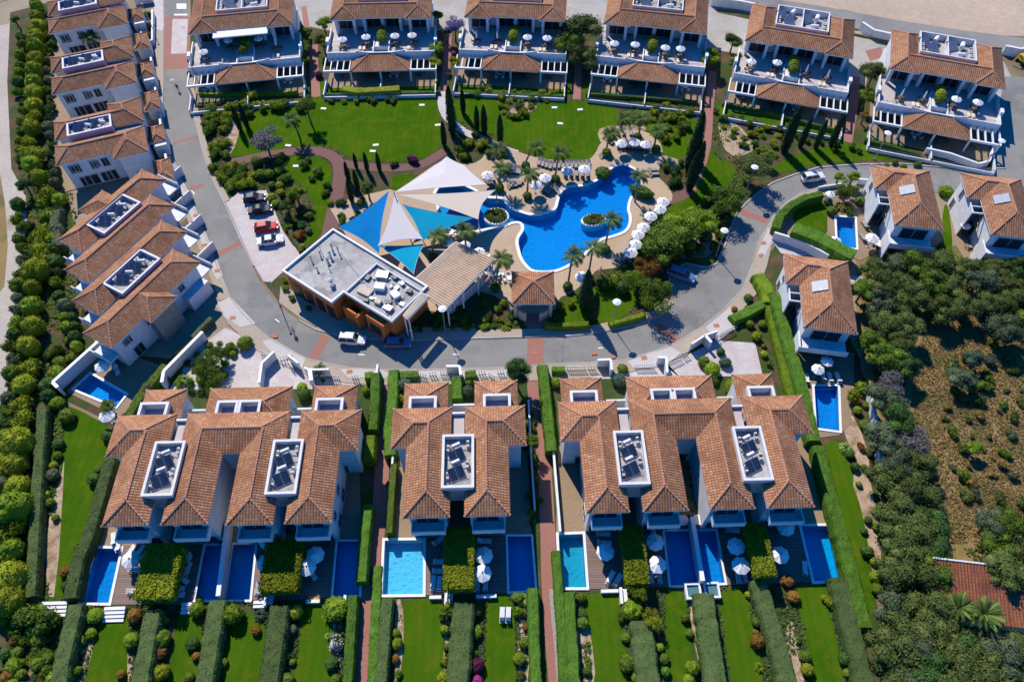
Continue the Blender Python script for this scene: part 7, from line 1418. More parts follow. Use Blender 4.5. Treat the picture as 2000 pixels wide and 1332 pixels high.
# ---- shrubs one by one
BL = """1253,372,15,leaf_dark,ball,2.1 1177,337,13,leaf_dark,ball,1.5 1183,330,11,leaf_dark,shrub,1 1320,330,14,leaf_dark,shrub,1 1300,325,12,leaf_mid,shrub,1 1318,350,16,leaf_dark,shrub,1 1330,318,10,leaf_dark,shrub,1
918,275,14,leaf_yellow,shrub,1 895,290,16,leaf_mid,shrub,1 905,302,13,leaf_bright,shrub,1 945,275,16,leaf_yellow,shrub,1 955,295,13,leaf_mid,shrub,1 972,298,11,leaf_bright,shrub,1 930,262,11,leaf_dark,shrub,1 985,300,9,leaf_mid,shrub,1
455,1197,20,leaf_bright,ball,1 655,1185,22,leaf_bright,ball,1 880,1190,20,leaf_mid,shrub,1 1235,1188,19,leaf_bright,ball,1 1165,648,0,leaf_mid,ball,1 593,768,13,leaf_dark,ball,1 590,755,11,leaf_bright,ball,1 715,760,9,leaf_bright,ball,1
790,748,14,leaf_teal,ball,1 914,762,13,leaf_teal,ball,1 783,775,10,leaf_yellow,shrub,1 915,745,8,leaf_bright,ball,1 1086,745,11,leaf_bright,ball,1 1210,740,15,leaf_teal,ball,1 1216,718,11,leaf_mid,ball,1 1375,705,12,leaf_mid,ball,1 1391,718,16,leaf_bright,ball,1 1417,706,12,leaf_teal,ball,1 1408,685,9,leaf_dark,ball,1 1395,740,12,leaf_mid,shrub,1 1430,752,15,leaf_yellow,ball,1
1478,655,11,leaf_yellow,ball,1 1465,632,9,leaf_mid,ball,1 1489,632,9,leaf_mid,ball,1 1493,672,7,leaf_bright,shrub,1 1492,690,8,leaf_yellow,ball,1 1503,708,8,leaf_mid,shrub,1 1435,603,7,leaf_rust,ball,1 1462,580,10,leaf_dark,ball,1 1480,600,10,leaf_bright,shrub,1
1665,775,18,leaf_yellow,shrub,1 1685,752,15,leaf_bright,shrub,1 1675,800,9,leaf_bright,ball,1 1692,790,9,leaf_mid,shrub,1 1690,828,11,leaf_mid,ball,1 1660,885,9,leaf_dark,ball,1 1670,910,9,leaf_dark,ball,1 1688,912,7,leaf_mid,ball,1 1683,870,9,leaf_rust,shrub,1 1700,885,7,leaf_dark,ball,1 1700,925,8,leaf_mid,shrub,1 1678,945,6,leaf_mid,ball,1 1696,1015,8,leaf_dark,ball,1 1688,1035,8,leaf_dark,ball,1 1712,1028,9,leaf_mid,ball,1 1694,1075,12,leaf_dark,ball,1 1720,1050,8,leaf_mid,shrub,1 1706,1095,8,leaf_yellow,ball,1 1722,1105,8,leaf_dark,ball,1 1712,1125,13,leaf_bright,ball,1 1714,1148,12,leaf_mid,ball,1
1538,1132,12,leaf_rust,ball,1 1550,1163,12,leaf_rust,ball,1 1618,1170,12,leaf_yellow,shrub,1 1632,1178,10,leaf_bright,shrub,1 1650,1285,11,leaf_dark,ball,1 1655,1312,8,leaf_bright,ball,1 1572,1280,11,leaf_mid,ball,1 1577,1305,12,leaf_yellow,ball,1 1560,1250,8,leaf_mid,shrub,1 1645,1200,8,leaf_white,shrub,1
1462,1160,7,leaf_yellow,ball,1 1478,1213,10,leaf_mid,ball,1 1480,1250,13,leaf_rust,ball,1 1478,1232,7,leaf_dryyellow,shrub,1 1485,1300,11,leaf_bright,spiky,1 1352,1302,14,leaf_bright,ball,1 1338,1205,9,leaf_mid,ball,1 1347,1235,8,leaf_mid,ball,1 1365,1250,8,leaf_mid,ball,1 1373,1290,9,leaf_dark,ball,1 1345,1325,11,leaf_bright,ball,1 1298,1285,9,leaf_mid,ball,1 1288,1262,8,leaf_bright,ball,1 1300,1310,9,leaf_hedge2,ball,1
1135,1165,10,leaf_mid,ball,1 1138,1215,12,leaf_mid,ball,1 1138,1198,9,leaf_dark,ball,1 1149,1290,9,leaf_mid,spiky,1 1148,1255,7,leaf_bright,spiky,1 1147,1310,7,leaf_mid,ball,1 1225,1292,15,leaf_mid,ball,1 1222,1243,9,leaf_mid,ball,1 1214,1205,11,leaf_mid,shrub,1 1243,1320,10,leaf_bright,ball,1
1010,1165,11,leaf_mid,ball,1 1015,1192,13,leaf_bright,shrub,1 1027,1223,7,leaf_rust,ball,1 1024,1253,11,leaf_mid,ball,1 1014,1284,12,leaf_bright,ball,1 1020,1320,9,leaf_mid,shrub,1 932,1190,11,leaf_dark,ball,1 930,1232,11,leaf_bright,ball,1.2 925,1275,8,leaf_bright,ball,1 932,1297,13,leaf_purple,ball,1 932,1328,10,leaf_pink,ball,1 868,1228,9,leaf_bright,ball,1 872,1262,7,leaf_mid,ball,1 866,1290,9,leaf_yellow,shrub,1 866,1322,12,leaf_yellow,ball,1
773,1235,9,leaf_mid,ball,1 775,1255,11,leaf_bright,ball,1 772,1285,8,leaf_rust,ball,1 778,1318,10,leaf_bright,shrub,1 765,1175,8,leaf_yellow,ball,1 655,1250,17,leaf_white,shrub,1 647,1293,12,leaf_dark,ball,1 655,1325,9,leaf_mid,ball,1 578,1193,14,leaf_yellow,ball,1 571,1227,9,leaf_olive,ball,1 562,1325,12,leaf_mid,ball,1 571,1292,6,leaf_mid,ball,1 562,1280,6,leaf_bright,ball,1 500,1230,9,leaf_rust,ball,1
385,1188,14,leaf_bright,ball,1 375,1255,13,leaf_dark,ball,1 383,1280,8,leaf_rust,ball,1 370,1320,9,leaf_mid,ball,1 390,1170,7,leaf_mid,ball,1 430,1275,8,leaf_mid,ball,1 437,1292,8,leaf_bright,ball,1 315,1245,16,leaf_mid,ball,1 312,1272,13,leaf_rust,ball,1 315,1310,15,leaf_yellow,ball,1 320,1210,9,leaf_yellow,ball,1
256,1247,15,leaf_bright,ball,1 263,1200,14,leaf_rust,ball,1 236,1315,9,leaf_rust,ball,1 186,1200,14,leaf_bright,ball,1 172,1190,9,leaf_mid,ball,1 178,1235,10,leaf_bright,ball,1 158,1250,10,leaf_mid,ball,1 148,1275,10,leaf_olive,shrub,1 150,1308,9,leaf_bright,ball,1 108,1325,16,leaf_bright,ball,1 75,1295,13,leaf_mid,ball,1 95,1290,8,leaf_pink,ball,1 78,1190,12,leaf_bright,ball,1 110,1205,8,leaf_yellow,ball,1
160,1070,18,leaf_dark,shrub,1 128,1115,11,leaf_rust,ball,1 128,1142,9,leaf_dark,ball,1 182,933,12,leaf_dark,ball,1 192,915,9,leaf_mid,ball,1 210,848,12,leaf_dark,ball,1 240,848,8,leaf_mid,ball,1 113,865,11,leaf_dark,ball,1 112,888,9,leaf_bright,ball,1 104,907,8,leaf_yellow,ball,1 102,925,12,leaf_olive,ball,1 98,980,9,leaf_mid,ball,1 90,965,8,leaf_yellow,ball,1 80,1035,9,leaf_yellow,ball,1 108,1010,8,leaf_mid,ball,1
130,810,15,leaf_mid,ball,1 110,785,15,leaf_bright,ball,1 110,725,16,leaf_bright,ball,1 115,705,13,leaf_mid,ball,1 138,695,11,leaf_bright,shrub,1 100,755,12,leaf_mid,shrub,1 95,690,14,leaf_mid,shrub,1
478,668,16,leaf_mid,ball,1 455,690,8,leaf_bright,ball,1 430,735,10,leaf_bright,ball,1 415,757,15,leaf_bright,ball,1 395,738,12,leaf_mid,ball,1 290,757,14,leaf_olive,ball,1 287,27,10,leaf_dark,ball,1 293,50,11,leaf_dark,ball,1 290,68,10,leaf_dark,ball,1 371,118,7,leaf_purple,ball,1 371,143,7,leaf_purple,ball,1 622,145,10,leaf_purple,ball,1 886,103,6,leaf_pink,ball,1
1838,30,0,leaf_mid,ball,1 1848,372,13,leaf_bright,ball,1.2 1840,480,9,leaf_mid,ball,1 1618,392,9,leaf_olive,ball,1 1625,410,11,leaf_mid,ball,1 1645,400,14,leaf_dryyellow,spiky,1 1658,395,10,leaf_dryyellow,spiky,1 1680,392,11,leaf_mid,ball,1 1600,378,8,leaf_rust,shrub,1 1640,395,12,leaf_yellow,spiky,1 1660,410,12,leaf_dark,shrub,1
1180,550,16,leaf_mid,shrub,1 1200,545,12,leaf_bright,shrub,1 1215,560,14,leaf_dark,ball,1 1245,560,14,leaf_dark,shrub,1 1250,580,12,leaf_dark,shrub,1 1095,595,13,leaf_mid,shrub,1 1115,590,12,leaf_yellow,shrub,1 1090,620,11,leaf_dark,shrub,1 1130,580,10,leaf_bright,shrub,1 1200,575,0,leaf_mid,ball,1 985,590,12,leaf_yellow,shrub,1 970,600,11,leaf_mid,shrub,1 940,590,12,leaf_dark,shrub,1 955,615,10,leaf_dark,shrub,1 1000,612,10,leaf_dark,shrub,1
530,385,10,leaf_yellow,ball,1 546,361,9,leaf_yellow,ball,1 548,375,9,leaf_yellow,ball,1 538,396,9,leaf_bright,ball,1 565,388,10,leaf_yellow,shrub,1 530,360,9,leaf_dark,ball,1 560,420,14,leaf_olive,shrub,1 585,410,14,leaf_dark,shrub,1 600,420,11,leaf_mid,shrub,1 602,449,7,leaf_olive,ball,1 580,455,15,leaf_rust,shrub,1 562,440,12,leaf_mid,shrub,1 590,440,12,leaf_dark,shrub,1 588,480,9,leaf_yellow,shrub,1 640,360,11,leaf_dark,shrub,1 635,375,9,leaf_mid,shrub,1 645,395,7,leaf_bright,ball,1 555,345,14,leaf_mid,shrub,1 590,320,13,leaf_mid,shrub,1 620,330,14,leaf_mid,shrub,1 605,345,10,leaf_bright,shrub,1 600,310,9,leaf_olive,shrub,1
560,560,9,leaf_bright,shrub,1 555,545,7,leaf_yellow,shrub,1 570,580,9,leaf_mid,shrub,1 690,612,11,leaf_dark,shrub,1 600,600,8,leaf_dark,shrub,1 780,640,10,leaf_dark,shrub,1 820,640,8,leaf_dark,shrub,1 850,640,8,leaf_mid,shrub,1
806,310,10,leaf_purple,ball,1.5 770,318,9,leaf_mid,shrub,1 1158,395,0,leaf_mid,ball,1 1400,800,0,leaf_mid,ball,1"""
for t_ in BL.split():
    a = t_.split(',')
    if float(a[2]) == 0: continue
    bush((float(a[0]), float(a[1])), float(a[2]), a[3], a[4], None, float(a[5]))
# planters in the pool
for poly, l in ((ISL1, 'round planted island with white rim in the narrow part of the pool'), (ISL2, 'oval planted island with white rim in the wide part of the pool')):
    cx = sum(p[0] for p in poly) / len(poly); cy = sum(p[1] for p in poly) / len(poly); r = thing('pool_island', l, 'planter', (cx, cy, 0), 0, 'planted islands in the pool')
    q = [(x - cx, y - cy) for x, y in poly]; mb = MB(); inn = offset(q, -.35); n = len(q)
    mb.idx([(x, y, .25) for x, y in q] + [(x, y, .25) for x, y in inn] + [(x, y, -1.3) for x, y in q] + [(x, y, 0) for x, y in inn], [(i, (i + 1) % n, n + (i + 1) % n, n + i) for i in range(n)] + [(i, 2 * n + i, 2 * n + (i + 1) % n, (i + 1) % n) for i in range(n)] + [(n + i, n + (i + 1) % n, 3 * n + (i + 1) % n, 3 * n + i) for i in range(n)])
    mb.build('rim', 'white_trim', r); mb = MB(); mb.prism(inn, -.1, .18); mb.build('soil', 'bed_soil', r); mb = MB(); R_ = random.Random(3)
    for _ in range(900):
        a = R_.uniform(0, 6.28); f = R_.uniform(.15, .95) ** .6; x = inn[int(a / 6.2832 * n) % n][0] * f; y = inn[int(a / 6.2832 * n) % n][1] * f; leafquad(mb, (x + R_.gauss(0, .1), y + R_.gauss(0, .1), .3 + .4 * (1 - abs(f - .6))), (0, 0, 1), .15, R_)
    mb.build('plants', 'leaf_palm', r)
# ---- scattered shrubberies filling a region with separate bushes
def scatter(poly, step, mats, kinds, r0, r1, seed=1, z=0, avoid=()):
    pl = pts(poly); R_ = random.Random(seed); xs = [p[0] for p in pl]; ys = [p[1] for p in pl]; y = min(ys)
    while y < max(ys):
        x = min(xs) + R_.uniform(0, step)
        while x < max(xs):
            jx, jy = x + R_.uniform(-.35, .35) * step, y + R_.uniform(-.3, .3) * step
            if inside(jx, jy, pl) and not any(math.dist((jx, jy), (a, b)) < r for a, b, r in avoid):
                bush((jx, jy), R_.uniform(r0, r1), R_.choice(mats), R_.choice(kinds))
            x += step
        y += step * .85
Gm, Bm_ = ['leaf_mid', 'leaf_bright', 'leaf_mid', 'leaf_dark'], ['leaf_bright', 'leaf_yellow', 'leaf_mid']
scatter("390,200 440,205 470,180 610,190 600,215 560,200 520,210 480,225 445,250 445,300 410,300", 17, Bm_, ['shrub', 'spiky', 'shrub'], 12, 16, 2)
scatter("410,315 445,310 500,330 500,360 460,368 430,350", 17, Bm_, ['shrub'], 12, 17, 3)
scatter("480,315 550,300 545,335 510,350", 20, Gm, ['shrub', 'ball'], 9, 12, 4)
scatter("930,165 1085,170 1080,190 1045,205 1010,235 985,225 960,185 925,185", 15, ['leaf_bright', 'leaf_yellow', 'leaf_forest'], ['shrub', 'spiky'], 9, 13, 5)
scatter("1215,190 1360,205 1340,255 1300,285 1270,255 1235,225", 16, ['leaf_bright', 'leaf_yellow', 'leaf_mid'], ['shrub', 'spiky'], 10, 14, 6)
scatter("1395,212 1530,235 1520,300 1480,310 1430,270 1400,235", 20, ['leaf_mid', 'leaf_yellow', 'leaf_forest'], ['shrub', 'spiky'], 9, 13, 7)
scatter("1180,255 1205,245 1215,262 1190,285", 15, ['leaf_mid', 'leaf_dark'], ['shrub'], 8, 11, 8)
scatter("1240,440 1320,400 1400,410 1410,450 1395,490 1330,500 1250,500 1235,510", 22, ['leaf_mid', 'leaf_bright', 'leaf_dark'], ['shrub', 'ball'], 10, 14, 9)
scatter("1345,385 1440,350 1440,400 1400,440", 24, Gm, ['shrub'], 9, 13, 10)
scatter("1545,255 1640,262 1700,300 1560,300", 24, ['leaf_mid', 'leaf_dark', 'leaf_hedge2'], ['shrub'], 8, 11, 11)
scatter("1745,305 1800,318 1800,328 1700,318", 16, Bm_, ['shrub'], 6, 9, 12)
scatter("655,390 700,380 720,410 690,435 655,430", 20, ['leaf_dark', 'leaf_mid'], ['shrub'], 8, 11, 13)
scatter("350,690 400,670 440,650 470,660 450,720 400,760 340,765", 22, ['leaf_mid', 'leaf_dark', 'leaf_bright'], ['shrub', 'spiky'], 9, 13, 14)
scatter("770,180 620,190 640,200 790,195", 18, ['leaf_yellow', 'leaf_forest'], ['shrub'], 7, 10, 15)
scatter("1180,530 1240,515 1290,540 1290,600 1250,610 1250,560", 20, Gm, ['shrub'], 9, 12, 16)
scatter("1030,790 1046,800 1052,1000 1040,1040 1032,900", 17, ['leaf_mid', 'leaf_bright'], ['shrub'], 7, 9, 17)
scatter("760,900 772,900 768,1040 756,1040", 16, ['leaf_mid', 'leaf_yellow'], ['shrub'], 5, 7, 19)
scatter("0,1190 60,1190 100,1240 90,1340 0,1340", 24, Gm + ['leaf_rust'], ['shrub', 'ball'], 11, 15, 20)
scatter("60,1060 75,1170 140,1290 100,1330 60,1260", 22, Gm, ['ball'], 7, 11, 21)
scatter("1735,1140 1790,1150 1790,1240 1745,1240", 26, ['leaf_mid', 'leaf_dark'], ['shrub'], 12, 16, 22)
scatter("1345,880 1358,900 1365,1000 1350,1010", 13, ['leaf_dark', 'leaf_yellow'], ['shrub'], 4, 6, 23)
scatter("925,622 1015,622 1015,640 925,640", 10, ['leaf_yellow', 'leaf_bright', 'leaf_mid'], ['shrub', 'spiky'], 6, 9, 60)
scatter("865,600 925,585 925,640 780,645 800,632", 20, ['leaf_dark', 'leaf_mid'], ['shrub'], 7, 10, 61)
# ---- left plantation: rows of domed shrubs
def rowline(px, step, mats, r0, r1, seed, kinds=('ball',), jit=3):
    p = pts(px); R_ = random.Random(seed); d = 0
    for i in range(len(p) - 1):
        Ln = math.dist(p[i], p[i + 1])
        while d < Ln:
            t_ = d / Ln; x = p[i][0] + (p[i + 1][0] - p[i][0]) * t_ + R_.uniform(-jit, jit); y = p[i][1] + (p[i + 1][1] - p[i][1]) * t_; k = 1 + max(0, y) / 2600
            bush((x, y), R_.uniform(r0, r1) * k * 1.15, R_.choice(mats), R_.choice(kinds), None, 1, 1.15, 0, 'domed_shrub'); d += step * k * R_.uniform(.9, 1.1)
        d -= Ln
rowline("76,12 72,120 66,200 64,260 66,330", 21, ['leaf_yellow', 'leaf_bright', 'leaf_yellow'], 15, 19, 31, ('ball', 'shrub'))
rowline("84,348 92,400 84,440 82,500 72,560 68,610 60,690 50,770 36,860 32,960 30,1030 24,1110 18,1200", 31, ['leaf_yellow', 'leaf_yellow', 'leaf_yellow', 'leaf_bright'], 13, 19, 32, ('ball', 'shrub', 'ball'), 5)
rowline("38,70 40,130 44,200 42,260 40,320", 17, ['leaf_mid', 'leaf_dark', 'leaf_bright'], 9, 13, 33, ('ball', 'shrub'), 5)
rowline("36,400 44,460 46,520 38,580 34,640 28,700 22,760 10,840 4,920 2,1020", 19, ['leaf_mid', 'leaf_dark', 'leaf_olive', 'leaf_bright'], 8, 13, 34, ('ball', 'shrub'), 7)
rowline("98,30 96,140 98,230 100,300 112,370", 17, ['leaf_dark', 'leaf_mid', 'leaf_olive'], 8, 12, 35, ('ball', 'shrub'), 4)
rowline("118,390 104,470 110,540 128,600 132,640 118,680 100,740 96,790", 18, ['leaf_mid', 'leaf_dark', 'leaf_bright', 'leaf_olive'], 8, 12, 36, ('ball', 'shrub'), 7)
rowline("58,440 60,520 50,600 44,680 30,760 14,880 10,1000 8,1100", 26, ['leaf_dark', 'leaf_mid'], 8, 11, 37, ('shrub',), 6)
rowline("140,620 150,660 140,690", 16, ['leaf_bright', 'leaf_mid', 'leaf_dark'], 7, 10, 38, ('ball',), 6)
rowline("12,980 6,1060 2,1150", 24, ['leaf_mid', 'leaf_bright'], 12, 15, 39, ('shrub',), 4)
rowline("66,1200 88,1220", 20, ['leaf_mid'], 14, 16, 40, ('shrub',), 4)
# ---- the wood on the right: single trees over dry scrub
D_ = [("1690,500 1745,482 1830,500 1905,505 2030,515 2030,650 1940,640 1870,600 1810,640 1790,690 1760,770 1770,840 1800,870 1810,930 1815,1010 1850,1080 1815,1120 1740,1140 1735,1060 1728,980 1712,880 1702,790 1700,720 1690,620 1682,560", 46, 25, 34),
      ("1722,1190 1830,1150 1860,1185 1850,1240 1900,1260 2030,1260 2030,1350 1745,1350 1722,1260", 48, 26, 36), ("1900,1010 2030,990 2030,1150 1960,1110 1925,1080", 50, 26, 34)]
R_ = random.Random(77)
for poly, st_, r0, r1 in D_:
    pl = pts(poly); y = min(p[1] for p in pl); row_ = 0
    while y < max(p[1] for p in pl):
        x = min(p[0] for p in pl) + (row_ % 2) * st_ * .5
        while x < max(p[0] for p in pl):
            jx, jy = x + R_.uniform(-10, 10), y + R_.uniform(-9, 9)
            if inside(jx, jy, pl):
                mt = R_.choice(['leaf_forest', 'leaf_forest', 'leaf_dark', 'leaf_olive', 'leaf_mid', 'leaf_forest', 'leaf_grey' if jx < 1790 and 640 < jy < 900 else 'leaf_forest'])
                nm = {'leaf_forest': 'olive green wood tree', 'leaf_dark': 'dark green wood tree', 'leaf_olive': 'grey green wood tree', 'leaf_mid': 'mid green wood tree', 'leaf_grey': 'grey leafless looking wood tree'}[mt]
                tree((jx, jy), R_.uniform(r0, r1), R_.uniform(2.6, 3.8), mt, 'crown' if mt != 'leaf_grey' else 'open', nm, .8)
            x += st_
        y += st_ * .82; row_ += 1
scatter("1830,680 2010,660 2010,980 1880,1000 1850,900 1830,800", 36, ['leaf_forest', 'leaf_olive', 'leaf_dryyellow', 'leaf_forest', 'leaf_mid'], ['shrub'], 5, 15, 51)
scatter("1700,880 1850,900 1850,1000 1750,1000", 44, ['leaf_olive', 'leaf_grey'], ['shrub'], 10, 16, 52)
tree((1745, 790), 27, 3.0, 'leaf_grey', 'open', 'pale grey leafless tree beside the white boundary wall', auto=False); tree((1905, 700), 20, 2.2, 'leaf_teal', 'crown', 'pale blue green shrub tree in the dry clearing, upper', auto=False); tree((1880, 740), 26, 2.4, 'leaf_olive', 'crown', 'wide grey green shrub tree in the dry clearing, left', auto=False); tree((1905, 875), 14, 1.8, 'leaf_bright', 'crown', 'bright yellow green bush tree alone in the dry clearing', auto=False)
# dry grass of the clearing and rough ground cover
def tufts(name, poly, n, mat, s_, label, seed, kind='t'):
    pl = W(poly); xs = [p[0] for p in pl]; ys = [p[1] for p in pl]; R_ = random.Random(seed); mb = MB(); k = 0; tries = 0
    while k < n and tries < n * 4:
        tries += 1; x, y = R_.uniform(min(xs), max(xs)), R_.uniform(min(ys), max(ys))
        if not inside(x, y, pl) or any(inside(x, y, h) for h in HOLES) or any(a < x < c and b < y < d and inside(x, y, q_) for a, b, c, d, q_ in AVOID): continue
        q = noise.noise(Vector((x * .25, y * .25, seed)))
        if q < -.15 and name != 'dry_grass': continue
        k += 1; s2 = s_ * R_.uniform(.6, 1.4); leafquad(mb, (x, y, s2 * .35), (0, 0, 1), s2, R_)
    o = mb.build(name, mat); o['kind'] = 'stuff'; o['label'] = label; return o
tufts('dry_grass', "1810,610 2060,620 2060,1060 1830,1060 1790,900 1780,740", 20000, 'leaf_straw', .16, 'dry yellow brown grass of the clearing', 5)
tufts('undergrowth', "1690,520 2040,520 2040,640 1870,610 1800,650 1765,770 1810,880 1850,1080 2040,1020 2040,1340 1740,1340 1720,960", 8000, 'leaf_forest', .3, 'dark undergrowth below the wood', 6)
tufts('ground_cover', "30,40 110,60 130,330 150,420 170,640 130,780 110,1180 20,1330 -20,1330 20,760 50,500", 9000, 'leaf_mid', .26, 'low green ground cover between the plantation rows', 7)
tufts('ground_cover', "380,190 860,190 860,300 640,320 620,440 560,480 420,330", 3500, 'leaf_mid', .2, 'low planting around the upper left lawn', 8)
tufts('ground_cover', "880,190 1380,200 1500,300 1450,400 1400,520 1240,610 1080,640 1180,520 1290,420 1320,330 1180,260 900,300", 6000, 'leaf_mid', .22, 'low planting around the pool terrace', 9)
tufts('ground_cover', "120,1170 700,1170 690,1380 90,1380", 4500, 'leaf_hedge', .2, 'low planting between the lower left gardens', 10)
tufts('ground_cover', "760,1170 1040,1160 1040,1380 740,1380", 2000, 'leaf_hedge', .2, 'low planting between the lower middle gardens', 11)
tufts('ground_cover', "1110,1150 1640,1140 1720,1380 1110,1380", 4500, 'leaf_hedge', .2, 'low planting between the lower right gardens', 12)
tufts('fallen_leaves', "380,190 1440,190 1440,500 1200,640 560,640 420,330", 2500, 'leaf_dryyellow', .10, 'scattered fallen leaves and bark', 13)
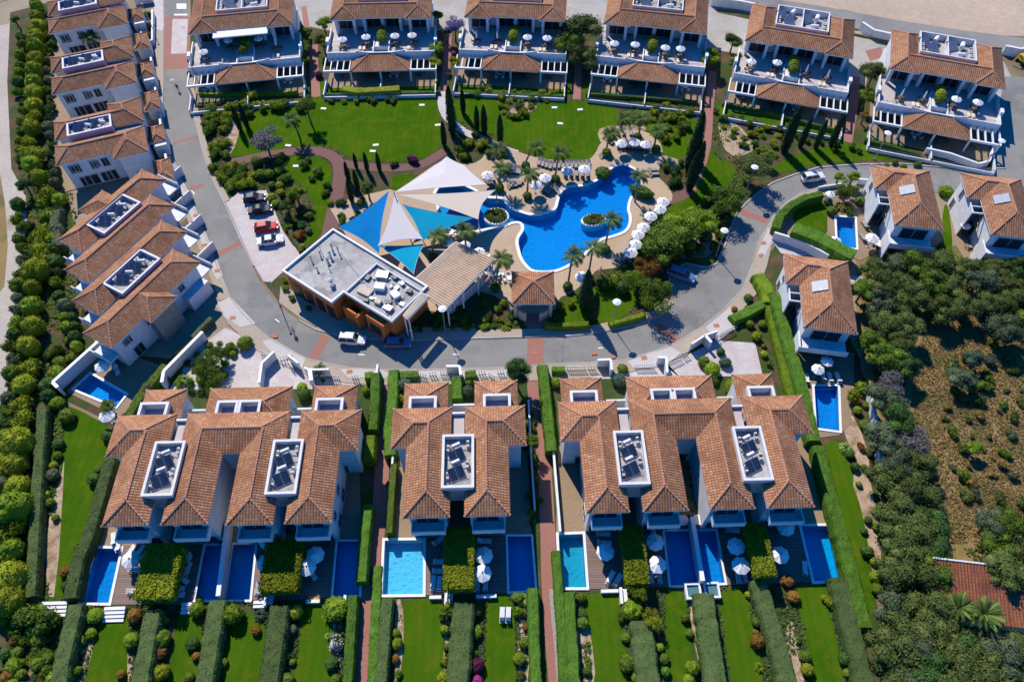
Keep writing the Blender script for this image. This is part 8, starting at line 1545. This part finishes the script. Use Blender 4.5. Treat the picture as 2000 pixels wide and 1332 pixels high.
# ================================================================ words: every look-alike gets its place named
bpy.context.view_layer.update()
LM = [(70, 60, 'at the top of the left plantation'), (70, 170, 'left of the second left house pair'), (70, 270, 'left of the third left house pair'), (70, 370, 'left of the tilted dark lawn corner'), (70, 460, 'left of the rotated terrace top'), (60, 560, 'left of the rotated terrace middle'),
      (55, 660, 'left of the long shaded wall'), (40, 760, 'left of the tilted pool'), (30, 880, 'left of the left lawn hedge top'), (25, 1000, 'left of the left lawn hedge end'), (30, 1130, 'left of the white lawn steps'), (40, 1270, 'in the bottom left corner'), (115, 1260, 'below the white lawn steps'), (115, 560, 'beside the rotated terrace'), (115, 720, 'by the upper end of the tilted pool'),
      (100, 900, 'on the left rim of the left lawn'), (170, 1000, 'by the left lawn'), (170, 1230, 'beside the leftmost bottom lawn'), (262, 1230, 'between the first and second bottom lawns'), (315, 1260, 'right of the second bottom hedge'), (380, 1240, 'right of the second bottom lawn'), (440, 1260, 'right of the third bottom hedge'), (505, 1220, 'right of the third bottom lawn'), (570, 1260, 'right of the fourth bottom hedge'), (655, 1260, 'by the lower left footpath'),
      (772, 1260, 'left of the lawn under the turquoise pool'), (868, 1260, 'right of the lawn under the turquoise pool'), (930, 1260, 'left of the lawn with two loungers'), (1018, 1240, 'right of the lawn with two loungers'), (1140, 1240, 'left of the lawn under the teal pool'), (1225, 1250, 'right of the lawn under the teal pool'), (1295, 1270, 'right of the wide right hedge'), (1350, 1260, 'left of the tub hedge'), (1475, 1230, 'left of the slanting right hedge'), (1575, 1280, 'right of the slanting right hedge'),
      (1640, 1240, 'left of the last slanting hedge'), (1545, 1150, 'below the rightmost pool deck'), (240, 1110, 'on the leftmost deck'), (350, 1120, 'between first canopy and second pool'), (440, 1045, 'at the left dividing wall'), (515, 1100, 'left of the second canopy'), (600, 1100, 'right of the second canopy'), (850, 1100, 'left of the middle canopy'), (945, 1100, 'right of the middle canopy'), (1185, 1090, 'left of the fourth canopy'), (1280, 1090, 'right of the fourth canopy'), (1440, 1080, 'left of the right canopy'), (1530, 1060, 'right of the right canopy'),
      (250, 800, 'above the leftmost front villa'), (410, 710, 'by the left front drive'), (590, 755, 'beside the second low front roof'), (715, 780, 'by the upper left footpath'), (790, 755, 'left of the middle low roofs'), (914, 755, 'between the middle low roofs'), (1040, 850, 'by the upper right footpath'), (1210, 730, 'by the V of the gates'), (1400, 710, 'between the right driveways'), (1485, 650, 'in the brown bed by the right hedge'), (1465, 590, 'on the outer side of the bend'), (1355, 950, 'in the dark gap of the right villas'), (765, 970, 'by the middle villas patio'),
      (1610, 730, 'on the right edge villa terrace'), (1675, 790, 'right of the narrow right pool'), (1685, 900, 'at the top of the long right lawn'), (1705, 1050, 'by the middle of the long right lawn'), (1712, 1130, 'at the foot of the long right lawn'), (1690, 460, 'on the upper right villa terrace'), (1640, 395, 'by the white gate canopy'), (1848, 400, 'between the two upper right villas'), (1895, 450, 'on the far right villa terrace'),
      (440, 120, 'on the left half of the top left house'), (540, 120, 'on the right half of the top left house'), (690, 90, 'on the left half of the second terrace house'), (800, 90, 'on the right half of the second terrace house'), (955, 90, 'on the left half of the third terrace house'), (1060, 90, 'on the right half of the third terrace house'), (1215, 110, 'on the left half of the fourth terrace house'), (1325, 120, 'on the right half of the fourth terrace house'), (1485, 140, 'on the left half of the fifth terrace house'), (1590, 160, 'on the right half of the fifth terrace house'), (1770, 190, 'on the left half of the top right house'), (1880, 220, 'on the right half of the top right house'),
      (595, 90, 'between the first two terrace houses'), (865, 100, 'between the second and third terrace houses'), (420, 240, 'by the left road, top bed'), (440, 340, 'by the left road, lower bed'), (520, 215, 'below the top left house'), (550, 380, 'beside the parking bay'), (600, 450, 'between the parked cars and brick path'), (610, 330, 'inside the curve of the dark path'), (700, 340, 'left of the shade sails'), (690, 200, 'below the second terrace house'), (800, 310, 'at the lower rim of the left lawn'), (575, 570, 'at the left corner of the bar'), (700, 620, 'in front of the orange bar'), (820, 640, 'below the slatted pergola'),
      (885, 220, 'at the head of the cypress path'), (920, 280, 'above the topmost sail'), (950, 230, 'on the left rim of the middle lawn'), (1010, 200, 'below the third terrace house'), (990, 340, 'on the terrace by the round pool'), (1060, 350, 'on the terrace left of the pool inlet'), (1120, 325, 'along the top edge of the pool'), (1180, 270, 'left of the beach end'), (1235, 280, 'at the beach end of the pool'), (1300, 330, 'right of the beach end'), (1250, 370, 'at the right edge of the pool'), (1270, 430, 'in the parasol row right of the pool'), (1230, 500, 'at the lower right of the pool'), (1140, 550, 'below the pool'),
      (960, 540, 'between pergola and kiosk'), (900, 470, 'above the slatted pergola'), (980, 600, 'left of the kiosk'), (1100, 600, 'right of the kiosk'), (1240, 570, 'on the lower right lawn'), (1310, 450, 'behind the parasol row'), (1380, 460, 'inside the right bend'), (1400, 380, 'below the brick path end'), (1290, 230, 'below the fourth terrace house'), (1360, 290, 'beside the long brick path'), (1450, 260, 'below the fifth terrace house'), (1590, 270, 'by the upper right road'), (1760, 310, 'in front of the top right house'),
      (1730, 520, 'at the top left of the wood'), (1850, 540, 'below the upper right villas'), (1970, 570, 'at the upper right edge'), (1730, 640, 'right of the lone villa'), (1730, 730, 'above the boundary wall'), (1790, 860, 'beside the boundary wall'), (1780, 960, 'in the middle of the wood'), (1780, 1080, 'left of the red roofed house'), (1900, 730, 'in the upper clearing'), (1930, 850, 'in the middle clearing'), (1900, 960, 'in the lower clearing'), (1970, 1060, 'above the red roofed house'), (1770, 1200, 'below left of the red house'), (1800, 1290, 'at the bottom of the wood'), (1930, 1290, 'below the fan palms'), (1750, 1180, 'beside the right lawn foot')]
BY = {}
for o, lab, auto in THINGS:
    if not auto: continue
    p = o.matrix_world.translation; x, y = Q(p.x, p.y, p.z + .5)
    l = min(LM, key=lambda q: (q[0] - x) ** 2 + (q[1] - y) ** 2)[2]
    BY.setdefault((lab, l), []).append((x, y, o))
for (lab, l), it in BY.items():
    if len(it) == 1: it[0][2]['label'] = f"{lab} {l}"; continue
    dx = max(i[0] for i in it) - min(i[0] for i in it); dy = max(i[1] for i in it) - min(i[1] for i in it)
    it.sort(key=lambda i: i[0] if dx >= dy else i[1]); side = 'left' if dx >= dy else 'top'
    for k, (_, _, o) in enumerate(it):
        o['label'] = f"{lab} {l}, " + (f"{side}most" if k == 0 else f"{NTH[min(k, 19)]} from {side}")
print('instances', len(THINGS), 'tris', sum(len(m.polygons) for m in bpy.data.meshes))
